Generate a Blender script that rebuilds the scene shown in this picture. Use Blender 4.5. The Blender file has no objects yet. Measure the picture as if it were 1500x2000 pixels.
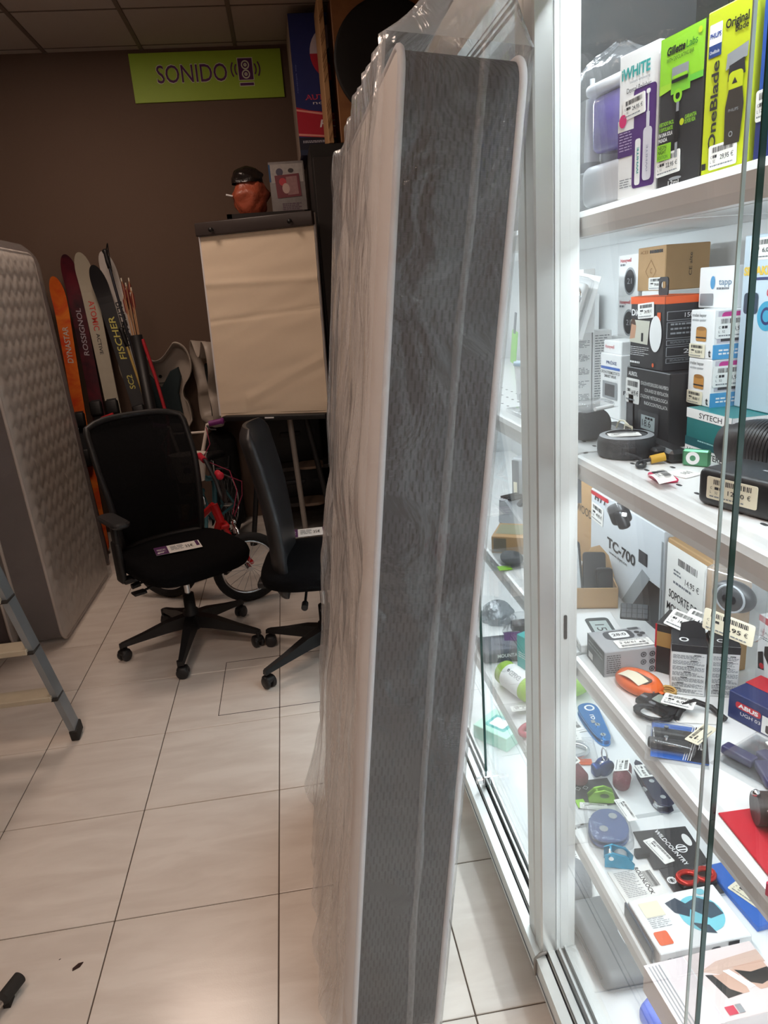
import bpy, bmesh, math, random
from mathutils import Vector, Matrix, Euler, noise

random.seed(7)
SC = bpy.context.scene
COL = SC.collection
R = math.radians

# ------------------------------------------------------------------ camera
# solved from the floor grid (450 mm tiles), the display case edges and its upright
F_PX, YAW, PITCH, ROLL = 1395.15, 0.1155, 0.2961, -0.0756
CAM = Vector((1.5375, -3.4536, 1.5927))
def _axes():
    cy, sy, cp, sp = math.cos(YAW), math.sin(YAW), math.cos(PITCH), math.sin(PITCH)
    f = Vector((sy*cp, cy*cp, -sp)); r = Vector((cy, -sy, 0)); u = r.cross(f)
    c, s = math.cos(ROLL), math.sin(ROLL)
    return c*r + s*u, -s*r + c*u, f
CR, CU, CF = _axes()
cam_d = bpy.data.cameras.new('camera'); cam = bpy.data.objects.new('camera', cam_d); COL.objects.link(cam)
m = Matrix((CR, CU, -CF)).transposed().to_4x4(); m.translation = CAM
cam.matrix_world = m
cam_d.sensor_fit = 'VERTICAL'; cam_d.sensor_height = 36; cam_d.sensor_width = 27
cam_d.lens = F_PX/2000*36; cam_d.clip_start = .02; cam_d.clip_end = 60
SC.camera = cam

# ------------------------------------------------------------------ world, exposure
SC.view_settings.view_transform = 'Standard'; SC.view_settings.look = 'None'
SC.view_settings.gamma = 1; SC.view_settings.use_curve_mapping = False
SC.view_settings.exposure = 0.0
W = bpy.data.worlds.new('world'); SC.world = W; W.use_nodes = True
W.node_tree.nodes['Background'].inputs[0].default_value = (1, .86, .76, 1)
W.node_tree.nodes['Background'].inputs[1].default_value = .05

WARM = (1.0, .765, .635); COOL = (.83, .95, 1.0)
SHOP_W, CASE_W = 15.5, 2.9          # strength of shop ceiling panels / of the case tubes
def area(name, loc, size, power, color, rot=(0, 0, 0), sy=None, spread=180):
    l = bpy.data.lights.new(name, 'AREA'); l.energy = power; l.color = color
    l.shape = 'RECTANGLE'; l.size = size; l.size_y = sy or size; l.spread = R(spread)
    o = bpy.data.objects.new(name, l); COL.objects.link(o); o.location = loc; o.rotation_euler = rot
    return o
CEIL = 3.215
SPOTS = [(.52, .43, 1.0), (.52, -2.57, 1.2), (1.12, -4.37, 1.0)]
for (x, y, k) in SPOTS:
    area('ceiling_panel_offscreen', (x, y, CEIL-.012), .55, SHOP_W*k, WARM)

# ------------------------------------------------------------------ measuring: a photo pixel on a known plane
def ray(x, y): return CF + CR*((x-750)/F_PX) - CU*((y-1000)/F_PX)
def _on(ax, v, x, y):
    d = ray(x, y); return CAM + d*((v-CAM[ax])/d[ax])
def onz(x, y, z=0): return _on(2, z, x, y)
def onx(x, y, v): return _on(0, v, x, y)
def ony(x, y, v): return _on(1, v, x, y)
def pix(p):
    d = Vector(p)-CAM; w = d.dot(CF); return 750+F_PX*d.dot(CR)/w, 1000-F_PX*d.dot(CU)/w
def rise(p, py):                      # height above p whose picture row is py
    lo, hi = 0, 3
    for _ in range(40):
        mid = (lo+hi)/2
        if pix((p[0], p[1], p[2]+mid))[1] > py: lo = mid
        else: hi = mid
    return lo

# ------------------------------------------------------------------ materials
def lin(c):
    c = c/255; return c/12.92 if c <= .04045 else ((c+.055)/1.055)**2.4
_mc = {}
def col(r, g, b, rough=.5, metal=0., var=.06, bump=0., bs=120., scale=30., coat=0., alpha=1., emit=0., trans=0., name=None, spec=.5):
    key = (r, g, b, rough, metal, var, bump, bs, scale, coat, alpha, emit, trans, spec)
    if key in _mc: return _mc[key]
    mt = bpy.data.materials.new(name or 'mat_%02x%02x%02x' % (r, g, b)); mt.use_nodes = True
    nt = mt.node_tree; N = nt.nodes; L = nt.links
    p = N['Principled BSDF']; p.inputs['Roughness'].default_value = rough; p.inputs['Metallic'].default_value = metal
    p.inputs['Specular IOR Level'].default_value = spec
    p.inputs['Coat Weight'].default_value = coat; p.inputs['Alpha'].default_value = alpha
    p.inputs['Transmission Weight'].default_value = trans
    c = (lin(r), lin(g), lin(b))
    tc = N.new('ShaderNodeTexCoord')
    nz = N.new('ShaderNodeTexNoise'); nz.inputs['Scale'].default_value = scale; nz.inputs['Detail'].default_value = 3
    L.new(tc.outputs['Object'], nz.inputs['Vector'])
    mx = N.new('ShaderNodeMix'); mx.data_type = 'RGBA'
    mx.inputs[6].default_value = (*[v*(1-var) for v in c], 1); mx.inputs[7].default_value = (*[min(1, v*(1+var)) for v in c], 1)
    L.new(nz.outputs['Fac'], mx.inputs[0]); L.new(mx.outputs[2], p.inputs['Base Color'])
    if emit:
        L.new(mx.outputs[2], p.inputs['Emission Color']); p.inputs['Emission Strength'].default_value = emit
    if bump:
        n2 = N.new('ShaderNodeTexNoise'); n2.inputs['Scale'].default_value = bs; n2.inputs['Detail'].default_value = 4
        L.new(tc.outputs['Object'], n2.inputs['Vector'])
        bp = N.new('ShaderNodeBump'); bp.inputs['Strength'].default_value = bump; bp.inputs['Distance'].default_value = .01
        L.new(n2.outputs['Fac'], bp.inputs['Height']); L.new(bp.outputs['Normal'], p.inputs['Normal'])
    _mc[key] = mt
    return mt
def film(name, tint=(255, 255, 255), opacity=.08, gloss=.12, rough=.12, bump=.3, bs=25., stretch=(1, 1, 1), fr=.9):
    """thin clear plastic or glass: lets light straight through, with a sheen and a little haze"""
    mt = bpy.data.materials.new(name); mt.use_nodes = True
    nt = mt.node_tree; N = nt.nodes; L = nt.links; N.remove(N['Principled BSDF'])
    out = N['Material Output']
    tr = N.new('ShaderNodeBsdfTransparent'); tr.inputs[0].default_value = (lin(tint[0]), lin(tint[1]), lin(tint[2]), 1)
    df = N.new('ShaderNodeBsdfDiffuse'); df.inputs[0].default_value = (.85, .86, .88, 1)
    gl = N.new('ShaderNodeBsdfGlossy'); gl.inputs['Roughness'].default_value = rough
    lw = N.new('ShaderNodeLayerWeight'); lw.inputs['Blend'].default_value = .5
    pw = N.new('ShaderNodeMath'); pw.operation = 'POWER'; pw.inputs[1].default_value = 4.5; L.new(lw.outputs['Facing'], pw.inputs[0])
    ma = N.new('ShaderNodeMath'); ma.operation = 'MULTIPLY_ADD'; ma.inputs[1].default_value = fr; ma.inputs[2].default_value = gloss
    ma.use_clamp = True
    L.new(pw.outputs[0], ma.inputs[0])
    m1 = N.new('ShaderNodeMixShader'); m1.inputs[0].default_value = opacity
    L.new(tr.outputs[0], m1.inputs[1]); L.new(df.outputs[0], m1.inputs[2])
    m2 = N.new('ShaderNodeMixShader'); L.new(ma.outputs[0], m2.inputs[0]); L.new(m1.outputs[0], m2.inputs[1]); L.new(gl.outputs[0], m2.inputs[2])
    L.new(m2.outputs[0], out.inputs[0])
    if bump:
        tc = N.new('ShaderNodeTexCoord'); mp = N.new('ShaderNodeMapping'); mp.inputs['Scale'].default_value = stretch
        nz = N.new('ShaderNodeTexNoise'); nz.inputs['Scale'].default_value = bs; nz.inputs['Detail'].default_value = 5; nz.inputs['Distortion'].default_value = .6
        L.new(tc.outputs['Object'], mp.inputs[0]); L.new(mp.outputs[0], nz.inputs['Vector'])
        bp = N.new('ShaderNodeBump'); bp.inputs['Strength'].default_value = bump; bp.inputs['Distance'].default_value = .02
        L.new(nz.outputs['Fac'], bp.inputs['Height'])
        for s in (df, gl, lw): L.new(bp.outputs['Normal'], s.inputs['Normal'])
    return mt
WHITE = col(242, 243, 243, .45, var=.015); PAPER = col(245, 244, 240, .6, var=.02); BLACK = col(20, 20, 22, .5); INK = col(38, 38, 42, .6)
GREYT = col(120, 124, 130, .6); ALU = col(214, 216, 214, .32, .55, var=.03); ALUW = col(226, 227, 224, .35, .1, var=.02)
SHELFW = col(240, 242, 242, .3, var=.015); CHROME = col(220, 222, 225, .15, 1); KRAFT = col(186, 150, 108, .8, var=.08); KRAFTD = col(150, 112, 74, .8)
CLEAR = film('clear_plastic', opacity=.07, gloss=.05, rough=.08, bump=.25, bs=40, fr=.8)
BLISTER = film('blister_plastic', opacity=.05, gloss=.06, rough=.06, bump=0, fr=.9)

# ------------------------------------------------------------------ geometry builder
class G:
    def __init__(self): self.v = []; self.f = []; self.mi = []; self.sm = []; self.mats = []; self.M = Matrix()
    def mid(self, m):
        if m not in self.mats: self.mats.append(m)
        return self.mats.index(m)
    def add(self, vs, fs, m, smooth=False):
        o = len(self.v); k = self.mid(m)
        self.v += [tuple(self.M @ Vector(p)) for p in vs]
        for f in fs: self.f.append(tuple(i+o for i in f)); self.mi.append(k); self.sm.append(smooth)
        return self
    def box(self, c, s, m, rot=None):
        x, y, z = s[0]/2, s[1]/2, s[2]/2
        q = Euler(rot).to_matrix() if rot else Matrix.Identity(3)
        vs = [Vector(c)+q @ Vector((a*x, b*y, d*z)) for d in (-1, 1) for b in (-1, 1) for a in (-1, 1)]
        return self.add(vs, [(0, 2, 3, 1), (4, 5, 7, 6), (0, 1, 5, 4), (2, 6, 7, 3), (0, 4, 6, 2), (1, 3, 7, 5)], m)
    def b2(self, p, q, m): # box from two corners
        return self.box([(a+b)/2 for a, b in zip(p, q)], [abs(b-a) for a, b in zip(p, q)], m)
    def rbox(self, c, s, m, r=.004, seg=2, rot=None, smooth=True):
        bm = bmesh.new(); bmesh.ops.create_cube(bm, size=1)
        bmesh.ops.scale(bm, vec=s, verts=bm.verts)
        r = min(r, min(s)*.48)
        bmesh.ops.bevel(bm, geom=list(bm.edges), offset=r, segments=seg, affect='EDGES', profile=.5)
        q = Euler(rot).to_matrix() if rot else Matrix.Identity(3)
        bm.verts.index_update()
        vs = [Vector(c)+q @ v.co for v in bm.verts]; fs = [[v.index for v in f.verts] for f in bm.faces]
        bm.free(); return self.add(vs, fs, m, smooth)
    def cyl(self, p, q, r0, m, r1=None, n=16, cap=True, smooth=True):
        p, q = Vector(p), Vector(q); r1 = r0 if r1 is None else r1
        d = (q-p).normalized(); a = d.orthogonal().normalized(); b = d.cross(a)
        ring = lambda c, r: [c+(a*math.cos(t)+b*math.sin(t))*r for t in [2*math.pi*i/n for i in range(n)]]
        vs = ring(p, r0)+ring(q, r1)
        self.add(vs, [(i, (i+1) % n, n+(i+1) % n, n+i) for i in range(n)], m, smooth)
        if cap: self.add(vs, [tuple(reversed(range(n))), tuple(range(n, 2*n))], m, False)
        return self
    def tube(self, pts, r, m, n=8, closed=False):
        pts = [Vector(p) for p in pts]; K = len(pts); vs = []
        rad = r if callable(r) else (lambda t: r)
        prev = None
        for i, p in enumerate(pts):
            t = (pts[(i+1) % K]-pts[i-1]) if closed else (pts[min(i+1, K-1)]-pts[max(i-1, 0)])
            t.normalize()
            a = t.orthogonal().normalized() if prev is None else (prev-t*prev.dot(t)).normalized()
            prev = a; b = t.cross(a); rr = rad(i/max(1, K-1))
            vs += [p+(a*math.cos(2*math.pi*j/n)+b*math.sin(2*math.pi*j/n))*rr for j in range(n)]
        fs = [(i*n+j, i*n+(j+1) % n, ((i+1) % K)*n+(j+1) % n, ((i+1) % K)*n+j) for i in range(K if closed else K-1) for j in range(n)]
        self.add(vs, fs, m, True)
        if not closed: self.add(vs, [tuple(reversed(range(n))), tuple(range((K-1)*n, K*n))], m, False)
        return self
    def lathe(self, prof, m, c=(0, 0, 0), n=24, ax='z', smooth=True, sx=1, sy=1):
        vs = []; K = len(prof)
        for r, h in prof:
            for j in range(n):
                t = 2*math.pi*j/n; a, b = r*math.cos(t)*sx, r*math.sin(t)*sy
                p = {'z': (a, b, h), 'y': (a, h, b), 'x': (h, a, b)}[ax]
                vs.append(Vector(c)+Vector(p))
        fs = [(i*n+j, i*n+(j+1) % n, (i+1)*n+(j+1) % n, (i+1)*n+j) for i in range(K-1) for j in range(n)]
        if ax == 'y': fs = [tuple(reversed(f)) for f in fs]
        return self.add(vs, fs, m, smooth)
    def ell(self, c, s, m, n=16, k=10):
        prof = [(math.sin(math.pi*i/k), -math.cos(math.pi*i/k)) for i in range(k+1)]
        o = self.M.copy(); self.M = o @ Matrix.Translation(c) @ Matrix.Diagonal((s[0], s[1], s[2], 1))
        self.lathe(prof, m, n=n); self.M = o; return self
    def prism(self, poly, z0, z1, m, ax='z', bev=0, smooth=False):
        """extrude a 2-D outline; ax names the axis it is extruded along"""
        P3 = {'z': lambda a, b, h: (a, b, h), 'y': lambda a, b, h: (a, h, b), 'x': lambda a, b, h: (h, a, b)}[ax]
        n = len(poly); cx = sum(p[0] for p in poly)/n; cy = sum(p[1] for p in poly)/n
        def ins(d):
            out = []
            for i in range(n):
                a, b, c = Vector(poly[i-1]), Vector(poly[i]), Vector(poly[(i+1) % n])
                e1, e2 = (b-a), (c-b)
                n1 = Vector((-e1.y, e1.x)); n2 = Vector((-e2.y, e2.x))
                if n1.length: n1.normalize()
                if n2.length: n2.normalize()
                nn = (n1+n2); nn = nn.normalized() if nn.length > 1e-9 else n1
                out.append((b.x+nn.x*d, b.y+nn.y*d))
            return out
        area_ = sum(poly[i-1][0]*poly[i][1]-poly[i][0]*poly[i-1][1] for i in range(n))
        sg = 1 if area_ > 0 else -1
        if bev:
            s = 1 if z1 > z0 else -1
            rings = [(ins(bev*sg), z0), (poly, z0+bev*s), (poly, z1-bev*s), (ins(bev*sg), z1)]
        else: rings = [(poly, z0), (poly, z1)]
        vs = []
        for pl, h in rings: vs += [P3(a, b, h) for a, b in pl]
        fs = [(k*n+i, k*n+(i+1) % n, (k+1)*n+(i+1) % n, (k+1)*n+i) for k in range(len(rings)-1) for i in range(n)]
        self.add(vs, fs, m, smooth)
        self.add(vs, [tuple(reversed(range(n))), tuple(range((len(rings)-1)*n, len(rings)*n))], m, False)
        return self
    def grid(self, fn, nu, nv, m, closed_u=False, smooth=True):
        vs = [fn(i/(nu if closed_u else nu-1), j/(nv-1)) for j in range(nv) for i in range(nu)]
        w = nu if closed_u else nu-1
        fs = [(j*nu+i, j*nu+(i+1) % nu, (j+1)*nu+(i+1) % nu, (j+1)*nu+i) for j in range(nv-1) for i in range(w)]
        return self.add(vs, fs, m, smooth)
    def mesh(self, name):
        me = bpy.data.meshes.new(name); me.from_pydata(self.v, [], self.f)
        for mt in self.mats: me.materials.append(mt)
        me.polygons.foreach_set('material_index', self.mi); me.polygons.foreach_set('use_smooth', self.sm)
        me.update(); return me
    def build(self, name, parent=None, loc=(0, 0, 0), rot=(0, 0, 0), fix=False):
        me = self.mesh(name)
        if fix:
            bm = bmesh.new(); bm.from_mesh(me); bmesh.ops.recalc_face_normals(bm, faces=bm.faces); bm.to_mesh(me); bm.free()
        o = bpy.data.objects.new(name, me); COL.objects.link(o); o.parent = parent
        o.location = loc; o.rotation_euler = rot
        return o
def rrect(w, h, r, n=4, cx=0, cy=0):
    r = min(r, w/2-1e-5, h/2-1e-5); out = []
    for (sx, sy, a0) in ((1, 1, 0), (-1, 1, 90), (-1, -1, 180), (1, -1, 270)):
        for i in range(n+1):
            a = R(a0+90*i/n); out.append((cx+sx*(w/2-r)+r*math.cos(a), cy+sy*(h/2-r)+r*math.sin(a)))
    return out
def ellipse(w, h, n=24, cx=0, cy=0, a0=0, a1=360):
    full = abs(a1-a0) >= 360; k = n if full else n+1
    return [(cx+w/2*math.cos(R(a0+(a1-a0)*i/n)), cy+h/2*math.sin(R(a0+(a1-a0)*i/n))) for i in range(k)]
def tag(o, label=None, cat=None, group=None, kind=None):
    if label: o['label'] = label
    if cat: o['category'] = cat
    if group: o['group'] = group
    if kind: o['kind'] = kind
    return o
def thing(name, label, cat, loc=(0, 0, 0), rz=0, group=None, rot=None):
    o = bpy.data.objects.new(name, None); COL.objects.link(o); o.empty_display_size = .05
    o.location = loc; o.rotation_euler = rot or (0, 0, rz)
    return tag(o, label, cat, group)
def struct(o): o['kind'] = 'structure'; return o

# ------------------------------------------------------------------ flat print: colours, words and bar codes on a face
_gl = {}
def glyphs(s, bold=0., shear=0.):
    k = (s, bold, shear)
    if k not in _gl:
        cu = bpy.data.curves.new('t', 'FONT'); cu.body = s; cu.size = 1; cu.resolution_u = 3; cu.offset = bold; cu.shear = shear
        ob = bpy.data.objects.new('t', cu); me = bpy.data.meshes.new_from_object(ob)
        vs = [tuple(v.co[:2]) for v in me.vertices]; fs = [tuple(p.vertices) for p in me.polygons]
        bpy.data.objects.remove(ob); bpy.data.curves.remove(cu); bpy.data.meshes.remove(me)
        _gl[k] = (vs, fs)
    return _gl[k]
class Face:
    """a W x H face in local coordinates; positions are fractions of W and H from its lower left corner"""
    def __init__(self, o, u, v, Wd, Hd, g=None):
        self.o, self.u, self.v = Vector(o), Vector(u).normalized(), Vector(v).normalized()
        self.n = self.u.cross(self.v); self.W, self.H = Wd, Hd; self.g = g or G(); self.k = 1
    def pt(self, a, b, e): return self.o+self.u*a+self.v*b+self.n*e
    def poly(self, pts, m, metric=False, lift=0):
        self.k += 1; e = .0003+.00012*self.k+lift
        q = pts if metric else [(a*self.W, b*self.H) for a, b in pts]
        ar = sum(q[i-1][0]*q[i][1]-q[i][0]*q[i-1][1] for i in range(len(q)))
        if ar < 0: q = q[::-1]
        self.g.add([self.pt(a, b, e) for a, b in q], [tuple(range(len(q)))], m); return self
    def rect(self, a0, b0, a1, b1, m): return self.poly([(a0, b0), (a1, b0), (a1, b1), (a0, b1)], m)
    def rr(self, a0, b0, a1, b1, m, r=.1):
        w, h = (a1-a0)*self.W, (b1-b0)*self.H
        return self.poly(rrect(w, h, r*min(w, h), 3, (a0+a1)/2*self.W, (b0+b1)/2*self.H), m, True)
    def ell(self, a, b, w, h, m, n=20):       # w,h are fractions of W
        return self.poly(ellipse(w*self.W, h*self.W, n, a*self.W, b*self.H), m, True)
    def ring(self, a, b, w, h, t, m, n=24, a0=0, a1=360):
        self.k += 1; e = .0003+.00012*self.k
        o = ellipse(w*self.W, h*self.W, n, a*self.W, b*self.H, a0, a1); i = ellipse((w-2*t)*self.W, (h-2*t)*self.W, n, a*self.W, b*self.H, a0, a1)
        k = len(o); cl = abs(a1-a0) >= 360
        self.g.add([self.pt(x, y, e) for x, y in o+i], [(j, (j+1) % k, k+(j+1) % k, k+j) for j in range(k if cl else k-1)], m); return self
    def text(self, s, a, b, size, m, rot=0, bold=0., fit=None, al='l', mirror=False, shear=0.):
        """size: capital height as a fraction of H (of W when rotated 90); fit: width limit in fraction of W"""
        vs, fs = glyphs(s, bold, shear)
        if not vs: return self
        self.k += 1; e = .0003+.00012*self.k
        x0 = min(v[0] for v in vs); x1 = max(v[0] for v in vs)
        hs = size*(self.H if rot in (0, 180) or rot not in (90, -90, 270) else self.W)/.72
        ws = hs
        if fit: ws = fit*(self.W if rot not in (90, -90, 270) else self.H)/(x1-x0)
        off = {'l': x0, 'c': (x0+x1)/2, 'r': x1}[al]
        c, s_ = math.cos(R(rot)), math.sin(R(rot)); out = []
        for x, y in vs:
            X, Y = (x-off)*ws*(-1 if mirror else 1), y*hs
            out.append(self.pt(a*self.W+X*c-Y*s_, b*self.H+X*s_+Y*c, e))
        self.g.add(out, [f[::-1] for f in fs] if mirror else fs, m); return self
    def lines(self, a0, b0, a1, b1, n, m, fill=.45, seed=1, word=.07):
        rn = random.Random(seed); self.k += 1; e = .0003+.00012*self.k
        for i in range(n):
            y1 = b1-(b1-b0)*i/n; y0 = y1-(b1-b0)/n*fill; x = a0
            end = a1-(a1-a0)*(rn.random()*.25 if rn.random() < .4 else 0)
            while x < end-1e-4:
                w = min(end-x, word*(.5+rn.random()))
                self.g.add([self.pt(p*self.W, q*self.H, e) for p, q in ((x, y0), (x+w, y0), (x+w, y1), (x, y1))], [(0, 1, 2, 3)], m)
                x += w+word*.22
        return self
    def bars(self, a0, b0, a1, b1, n=18, m=None, seed=3):
        rn = random.Random(seed); self.k += 1; e = .0003+.00012*self.k; st = (a1-a0)/n
        for i in range(n):
            w = st*(.3+.5*rn.random()); x = a0+i*st
            self.g.add([self.pt(p*self.W, q*self.H, e) for p, q in ((x, b0), (x+w, b0), (x+w, b1), (x, b1))], [(0, 1, 2, 3)], m or INK)
        return self
    def sub(self, a0, b0, a1, b1, rot=0, lift=.0006):
        """a smaller face lying on this one"""
        c, s = math.cos(R(rot)), math.sin(R(rot)); u = self.u*c+self.v*s; v = self.v*c-self.u*s
        return Face(self.pt(a0*self.W, b0*self.H, lift+.00012*self.k), u, v, (a1-a0)*self.W, (b1-b0)*self.H)
    def build(self, name, parent): return self.g.build(name, parent)
CREAM = col(238, 230, 205, .6)
def price(parent, f, text='14,95', rot=0, paper=None, seed=0):
    """a small white shelf-price sticker with bar code; f: Face to fill"""
    pm = paper or PAPER
    w, h = f.W, f.H; g = f.g
    pl = rrect(w, h, min(w, h)*.08, 2, w/2, h/2)
    g.add([f.pt(a, b, .0002) for a, b in pl]+[f.pt(a, b, .0009) for a, b in pl],
          [tuple(range(len(pl), 2*len(pl)))]+[(i, (i+1) % len(pl), len(pl)+(i+1) % len(pl), len(pl)+i) for i in range(len(pl))], pm)
    f.k = 6
    f.bars(.14, .68, .9, .9, 22, INK, seed)
    f.text('C', .08, .46, .11, INK); f.lines(.17, .46, .36, .58, 1, INK, 1, seed)
    f.text('L', .08, .27, .11, INK); f.text('52', .18, .27, .11, INK)
    if text: f.text(text, .44, .34, .2, INK, fit=.32, bold=.01); f.text('€', .82, .34, .2, INK)
    f.lines(.08, .1, .9, .17, 1, GREYT, .8, seed+1)
    return f.build('price_label', parent)

# ------------------------------------------------------------------ a carton set on a surface
class Carton:
    """front lower edge from pixel a to pixel b on height z; local x along the edge, y into the shelf, z up"""
    def __init__(self, name, label, cat, a, b, z, h, d, mats, group=None, bev=.0015, top_px=None, lift=0, w=None, xp=None, ztop=False):
        if xp is not None:                 # the front stands in the upright plane x = xp; only the y extent is read
            p, q = Vector((xp, a, z)), Vector((xp, b, z))
        elif ztop:                         # a, b mark the upper front edge
            p, q = onz(*a, z+h), onz(*b, z+h); p.z = q.z = z
        else: p, q = onz(*a, z), onz(*b, z)
        e = q-p; self.w = w or e.length; self.d = d
        self.h = rise(p, top_px) if top_px is not None else h
        rz = math.atan2(e.y, e.x)
        mid = p+e.normalized()*self.w/2
        self.root = thing(name, label, cat, (mid.x, mid.y, z+lift), rz, group)
        self.mats = mats if isinstance(mats, (list, tuple)) else [mats]*1
        self.bev = bev; self.name = name; self.label = label
        self.parts = []
    def body(self, m=None, name='carton'):
        g = G(); g.rbox((0, self.d/2, self.h/2), (self.w, self.d, self.h), m or self.mats[0], self.bev, 4 if self.bev > .008 else 1, smooth=self.bev > .008)
        return g.build(name, self.root)
    def front(self): return Face((-self.w/2, 0, 0), (1, 0, 0), (0, 0, 1), self.w, self.h)
    def right(self): return Face((self.w/2, 0, 0), (0, 1, 0), (0, 0, 1), self.d, self.h)
    def left(self): return Face((-self.w/2, self.d, 0), (0, -1, 0), (0, 0, 1), self.d, self.h)
    def top(self): return Face((-self.w/2, 0, self.h), (1, 0, 0), (0, 1, 0), self.w, self.d)
    @property
    def ztop(self): return self.root.location.z+self.h
def spot(name, label, cat, px, z, rz=0, group=None):
    p = onz(*px, z); return thing(name, label, cat, (p.x, p.y, z), rz, group)
# ================================================================== ROOM
X0, X1, Y0, Y1 = -.5, 2.62, -5.4, 2.0
def tile_mat(name, c1, c2, rough, scale, vein):
    mt = bpy.data.materials.new(name); mt.use_nodes = True; nt = mt.node_tree; N = nt.nodes; L = nt.links; p = N['Principled BSDF']
    p.inputs['Roughness'].default_value = rough; p.inputs['Specular IOR Level'].default_value = .45
    oi = N.new('ShaderNodeObjectInfo'); tc = N.new('ShaderNodeTexCoord')
    ad = N.new('ShaderNodeVectorMath'); ad.operation = 'MULTIPLY_ADD'
    cb = N.new('ShaderNodeCombineXYZ'); L.new(oi.outputs['Random'], cb.inputs[0]); L.new(oi.outputs['Random'], cb.inputs[1]); L.new(oi.outputs['Random'], cb.inputs[2])
    ad.inputs[1].default_value = (37, 19, 5); L.new(cb.outputs[0], ad.inputs[0]); L.new(tc.outputs['Object'], ad.inputs[2])
    mp = N.new('ShaderNodeMapping'); mp.inputs['Rotation'].default_value = (0, 0, R(25)); mp.inputs['Scale'].default_value = (1, vein, 1); L.new(ad.outputs[0], mp.inputs[0])
    nz = N.new('ShaderNodeTexNoise'); nz.inputs['Scale'].default_value = scale; nz.inputs['Detail'].default_value = 6; nz.inputs['Roughness'].default_value = .55; nz.inputs['Distortion'].default_value = .5
    L.new(mp.outputs[0], nz.inputs['Vector'])
    rp = N.new('ShaderNodeValToRGB'); rp.color_ramp.elements[0].position = .35; rp.color_ramp.elements[1].position = .65
    rp.color_ramp.elements[0].color = (*[lin(v) for v in c1], 1); rp.color_ramp.elements[1].color = (*[lin(v) for v in c2], 1)
    L.new(nz.outputs['Fac'], rp.inputs[0]); L.new(rp.outputs[0], p.inputs['Base Color'])
    n2 = N.new('ShaderNodeTexNoise'); n2.inputs['Scale'].default_value = 260; L.new(tc.outputs['Object'], n2.inputs['Vector'])
    bp = N.new('ShaderNodeBump'); bp.inputs['Strength'].default_value = .05; bp.inputs['Distance'].default_value = .002
    L.new(n2.outputs['Fac'], bp.inputs['Height']); L.new(bp.outputs[0], p.inputs['Normal'])
    return mt
TILE = tile_mat('floor_tile', (226, 216, 206), (240, 232, 223), .2, 3.2, 4)
GROUT = col(96, 82, 72, .9)
g = G(); g.b2((X0-.1, Y0-.1, -.08), (X1+.1, Y1+.1, -.0035), GROUT); floor = struct(g.build('floor'))
g = G(); g.rbox((0, 0, -.0055), (.4465, .4465, .011), TILE, .0012, 1, smooth=False); tme = g.mesh('tile')
ix0, ix1 = math.floor(X0/.45)-0, math.ceil(X1/.45)
for i in range(ix0, ix1):
    for j in range(math.floor(Y0/.45), math.ceil(Y1/.45)):
        o = bpy.data.objects.new('tile', tme); COL.objects.link(o); o.parent = floor; o.location = ((i+.5)*.45, (j+.5)*.45, 0)
# flush access cover let into the tiles
ha, hb = onz(444, 1294), onz(425, 1398)
hx, hy0, hy1 = (ha.x+hb.x)/2, hb.y, ha.y
g = G()
JOINT = col(70, 58, 50, .9)
for (p, q) in (((hx, hy0), (hx+.46, hy0)), ((hx, hy1), (hx+.46, hy1)), ((hx, hy0), (hx, hy1)), ((hx+.46, hy0), (hx+.46, hy1))):
    g.b2((p[0]-.0014, p[1]-.0014, -.002), (q[0]+.0014, q[1]+.0014, .0007), JOINT)
g.build('access_cover_joint', floor)
# walls
WALLC = col(110, 90, 77, .92, var=.05, bump=.12, bs=340, scale=90, name='wall_paint')
WALLL = col(150, 132, 116, .9, var=.04, bump=.1, bs=300, name='wall_paint_light')
def wall(name, p, q, m): g = G(); g.b2(p, q, m); return struct(g.build(name))
wall('wall_back', (X0-.1, Y1, -.05), (X1+.1, Y1+.1, CEIL+.2), WALLC)
wall('wall_left', (X0-.1, Y0, -.05), (X0, Y1, CEIL+.2), WALLC)
wall('wall_right', (X1, Y0, -.05), (X1+.1, Y1, CEIL+.2), WALLL)
wall('wall_front', (X0-.1, Y0-.1, -.05), (X1+.1, Y0, CEIL+.2), WALLL)
# suspended ceiling: 600 mm panels on bars
CT = col(188, 172, 158, .95, var=.05, bump=.25, bs=420, scale=160, name='ceiling_panel')
CB = col(120, 104, 92, .6, name='ceiling_bar')
g = G(); g.b2((X0-.1, Y0-.1, CEIL+.012), (X1+.1, Y1+.1, CEIL+.1), CT); ceiling = struct(g.build('ceiling'))
cx = [.22+.6*i for i in range(-2, 6)]; cyy = [1.33+.6*j for j in range(-12, 3)]
g = G(); g.rbox((0, 0, .006), (.578, .578, .012), CT, .004, 1, smooth=False); pme = g.mesh('panel')
lit = set()
for (sx, sy, k) in SPOTS: lit.add((min(range(len(cx)-1), key=lambda i: abs(cx[i]+.3-sx)), min(range(len(cyy)-1), key=lambda j: abs(cyy[j]+.3-sy))))
for i in range(len(cx)-1):
    for j in range(len(cyy)-1):
        x, y = cx[i]+.3, cyy[j]+.3
        if (i, j) in lit or x < X0-.2 or x > X1+.2 or y < Y0-.2 or y > Y1+.25: continue
        o = bpy.data.objects.new('panel', pme); COL.objects.link(o); o.parent = ceiling; o.location = (x, y, CEIL)
gb = G()
for x in cx: gb.b2((x-.012, Y0, CEIL-.006), (x+.012, Y1, CEIL+.002), CB)
for y in cyy:
    if Y0 < y < Y1: gb.b2((X0, y-.004, CEIL-.001), (X1, y+.004, CEIL+.003), CB)
gb.build('ceiling_bar', ceiling)
LAMP = col(255, 236, 214, .5, emit=2.2, name='lamp_diffuser')
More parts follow.
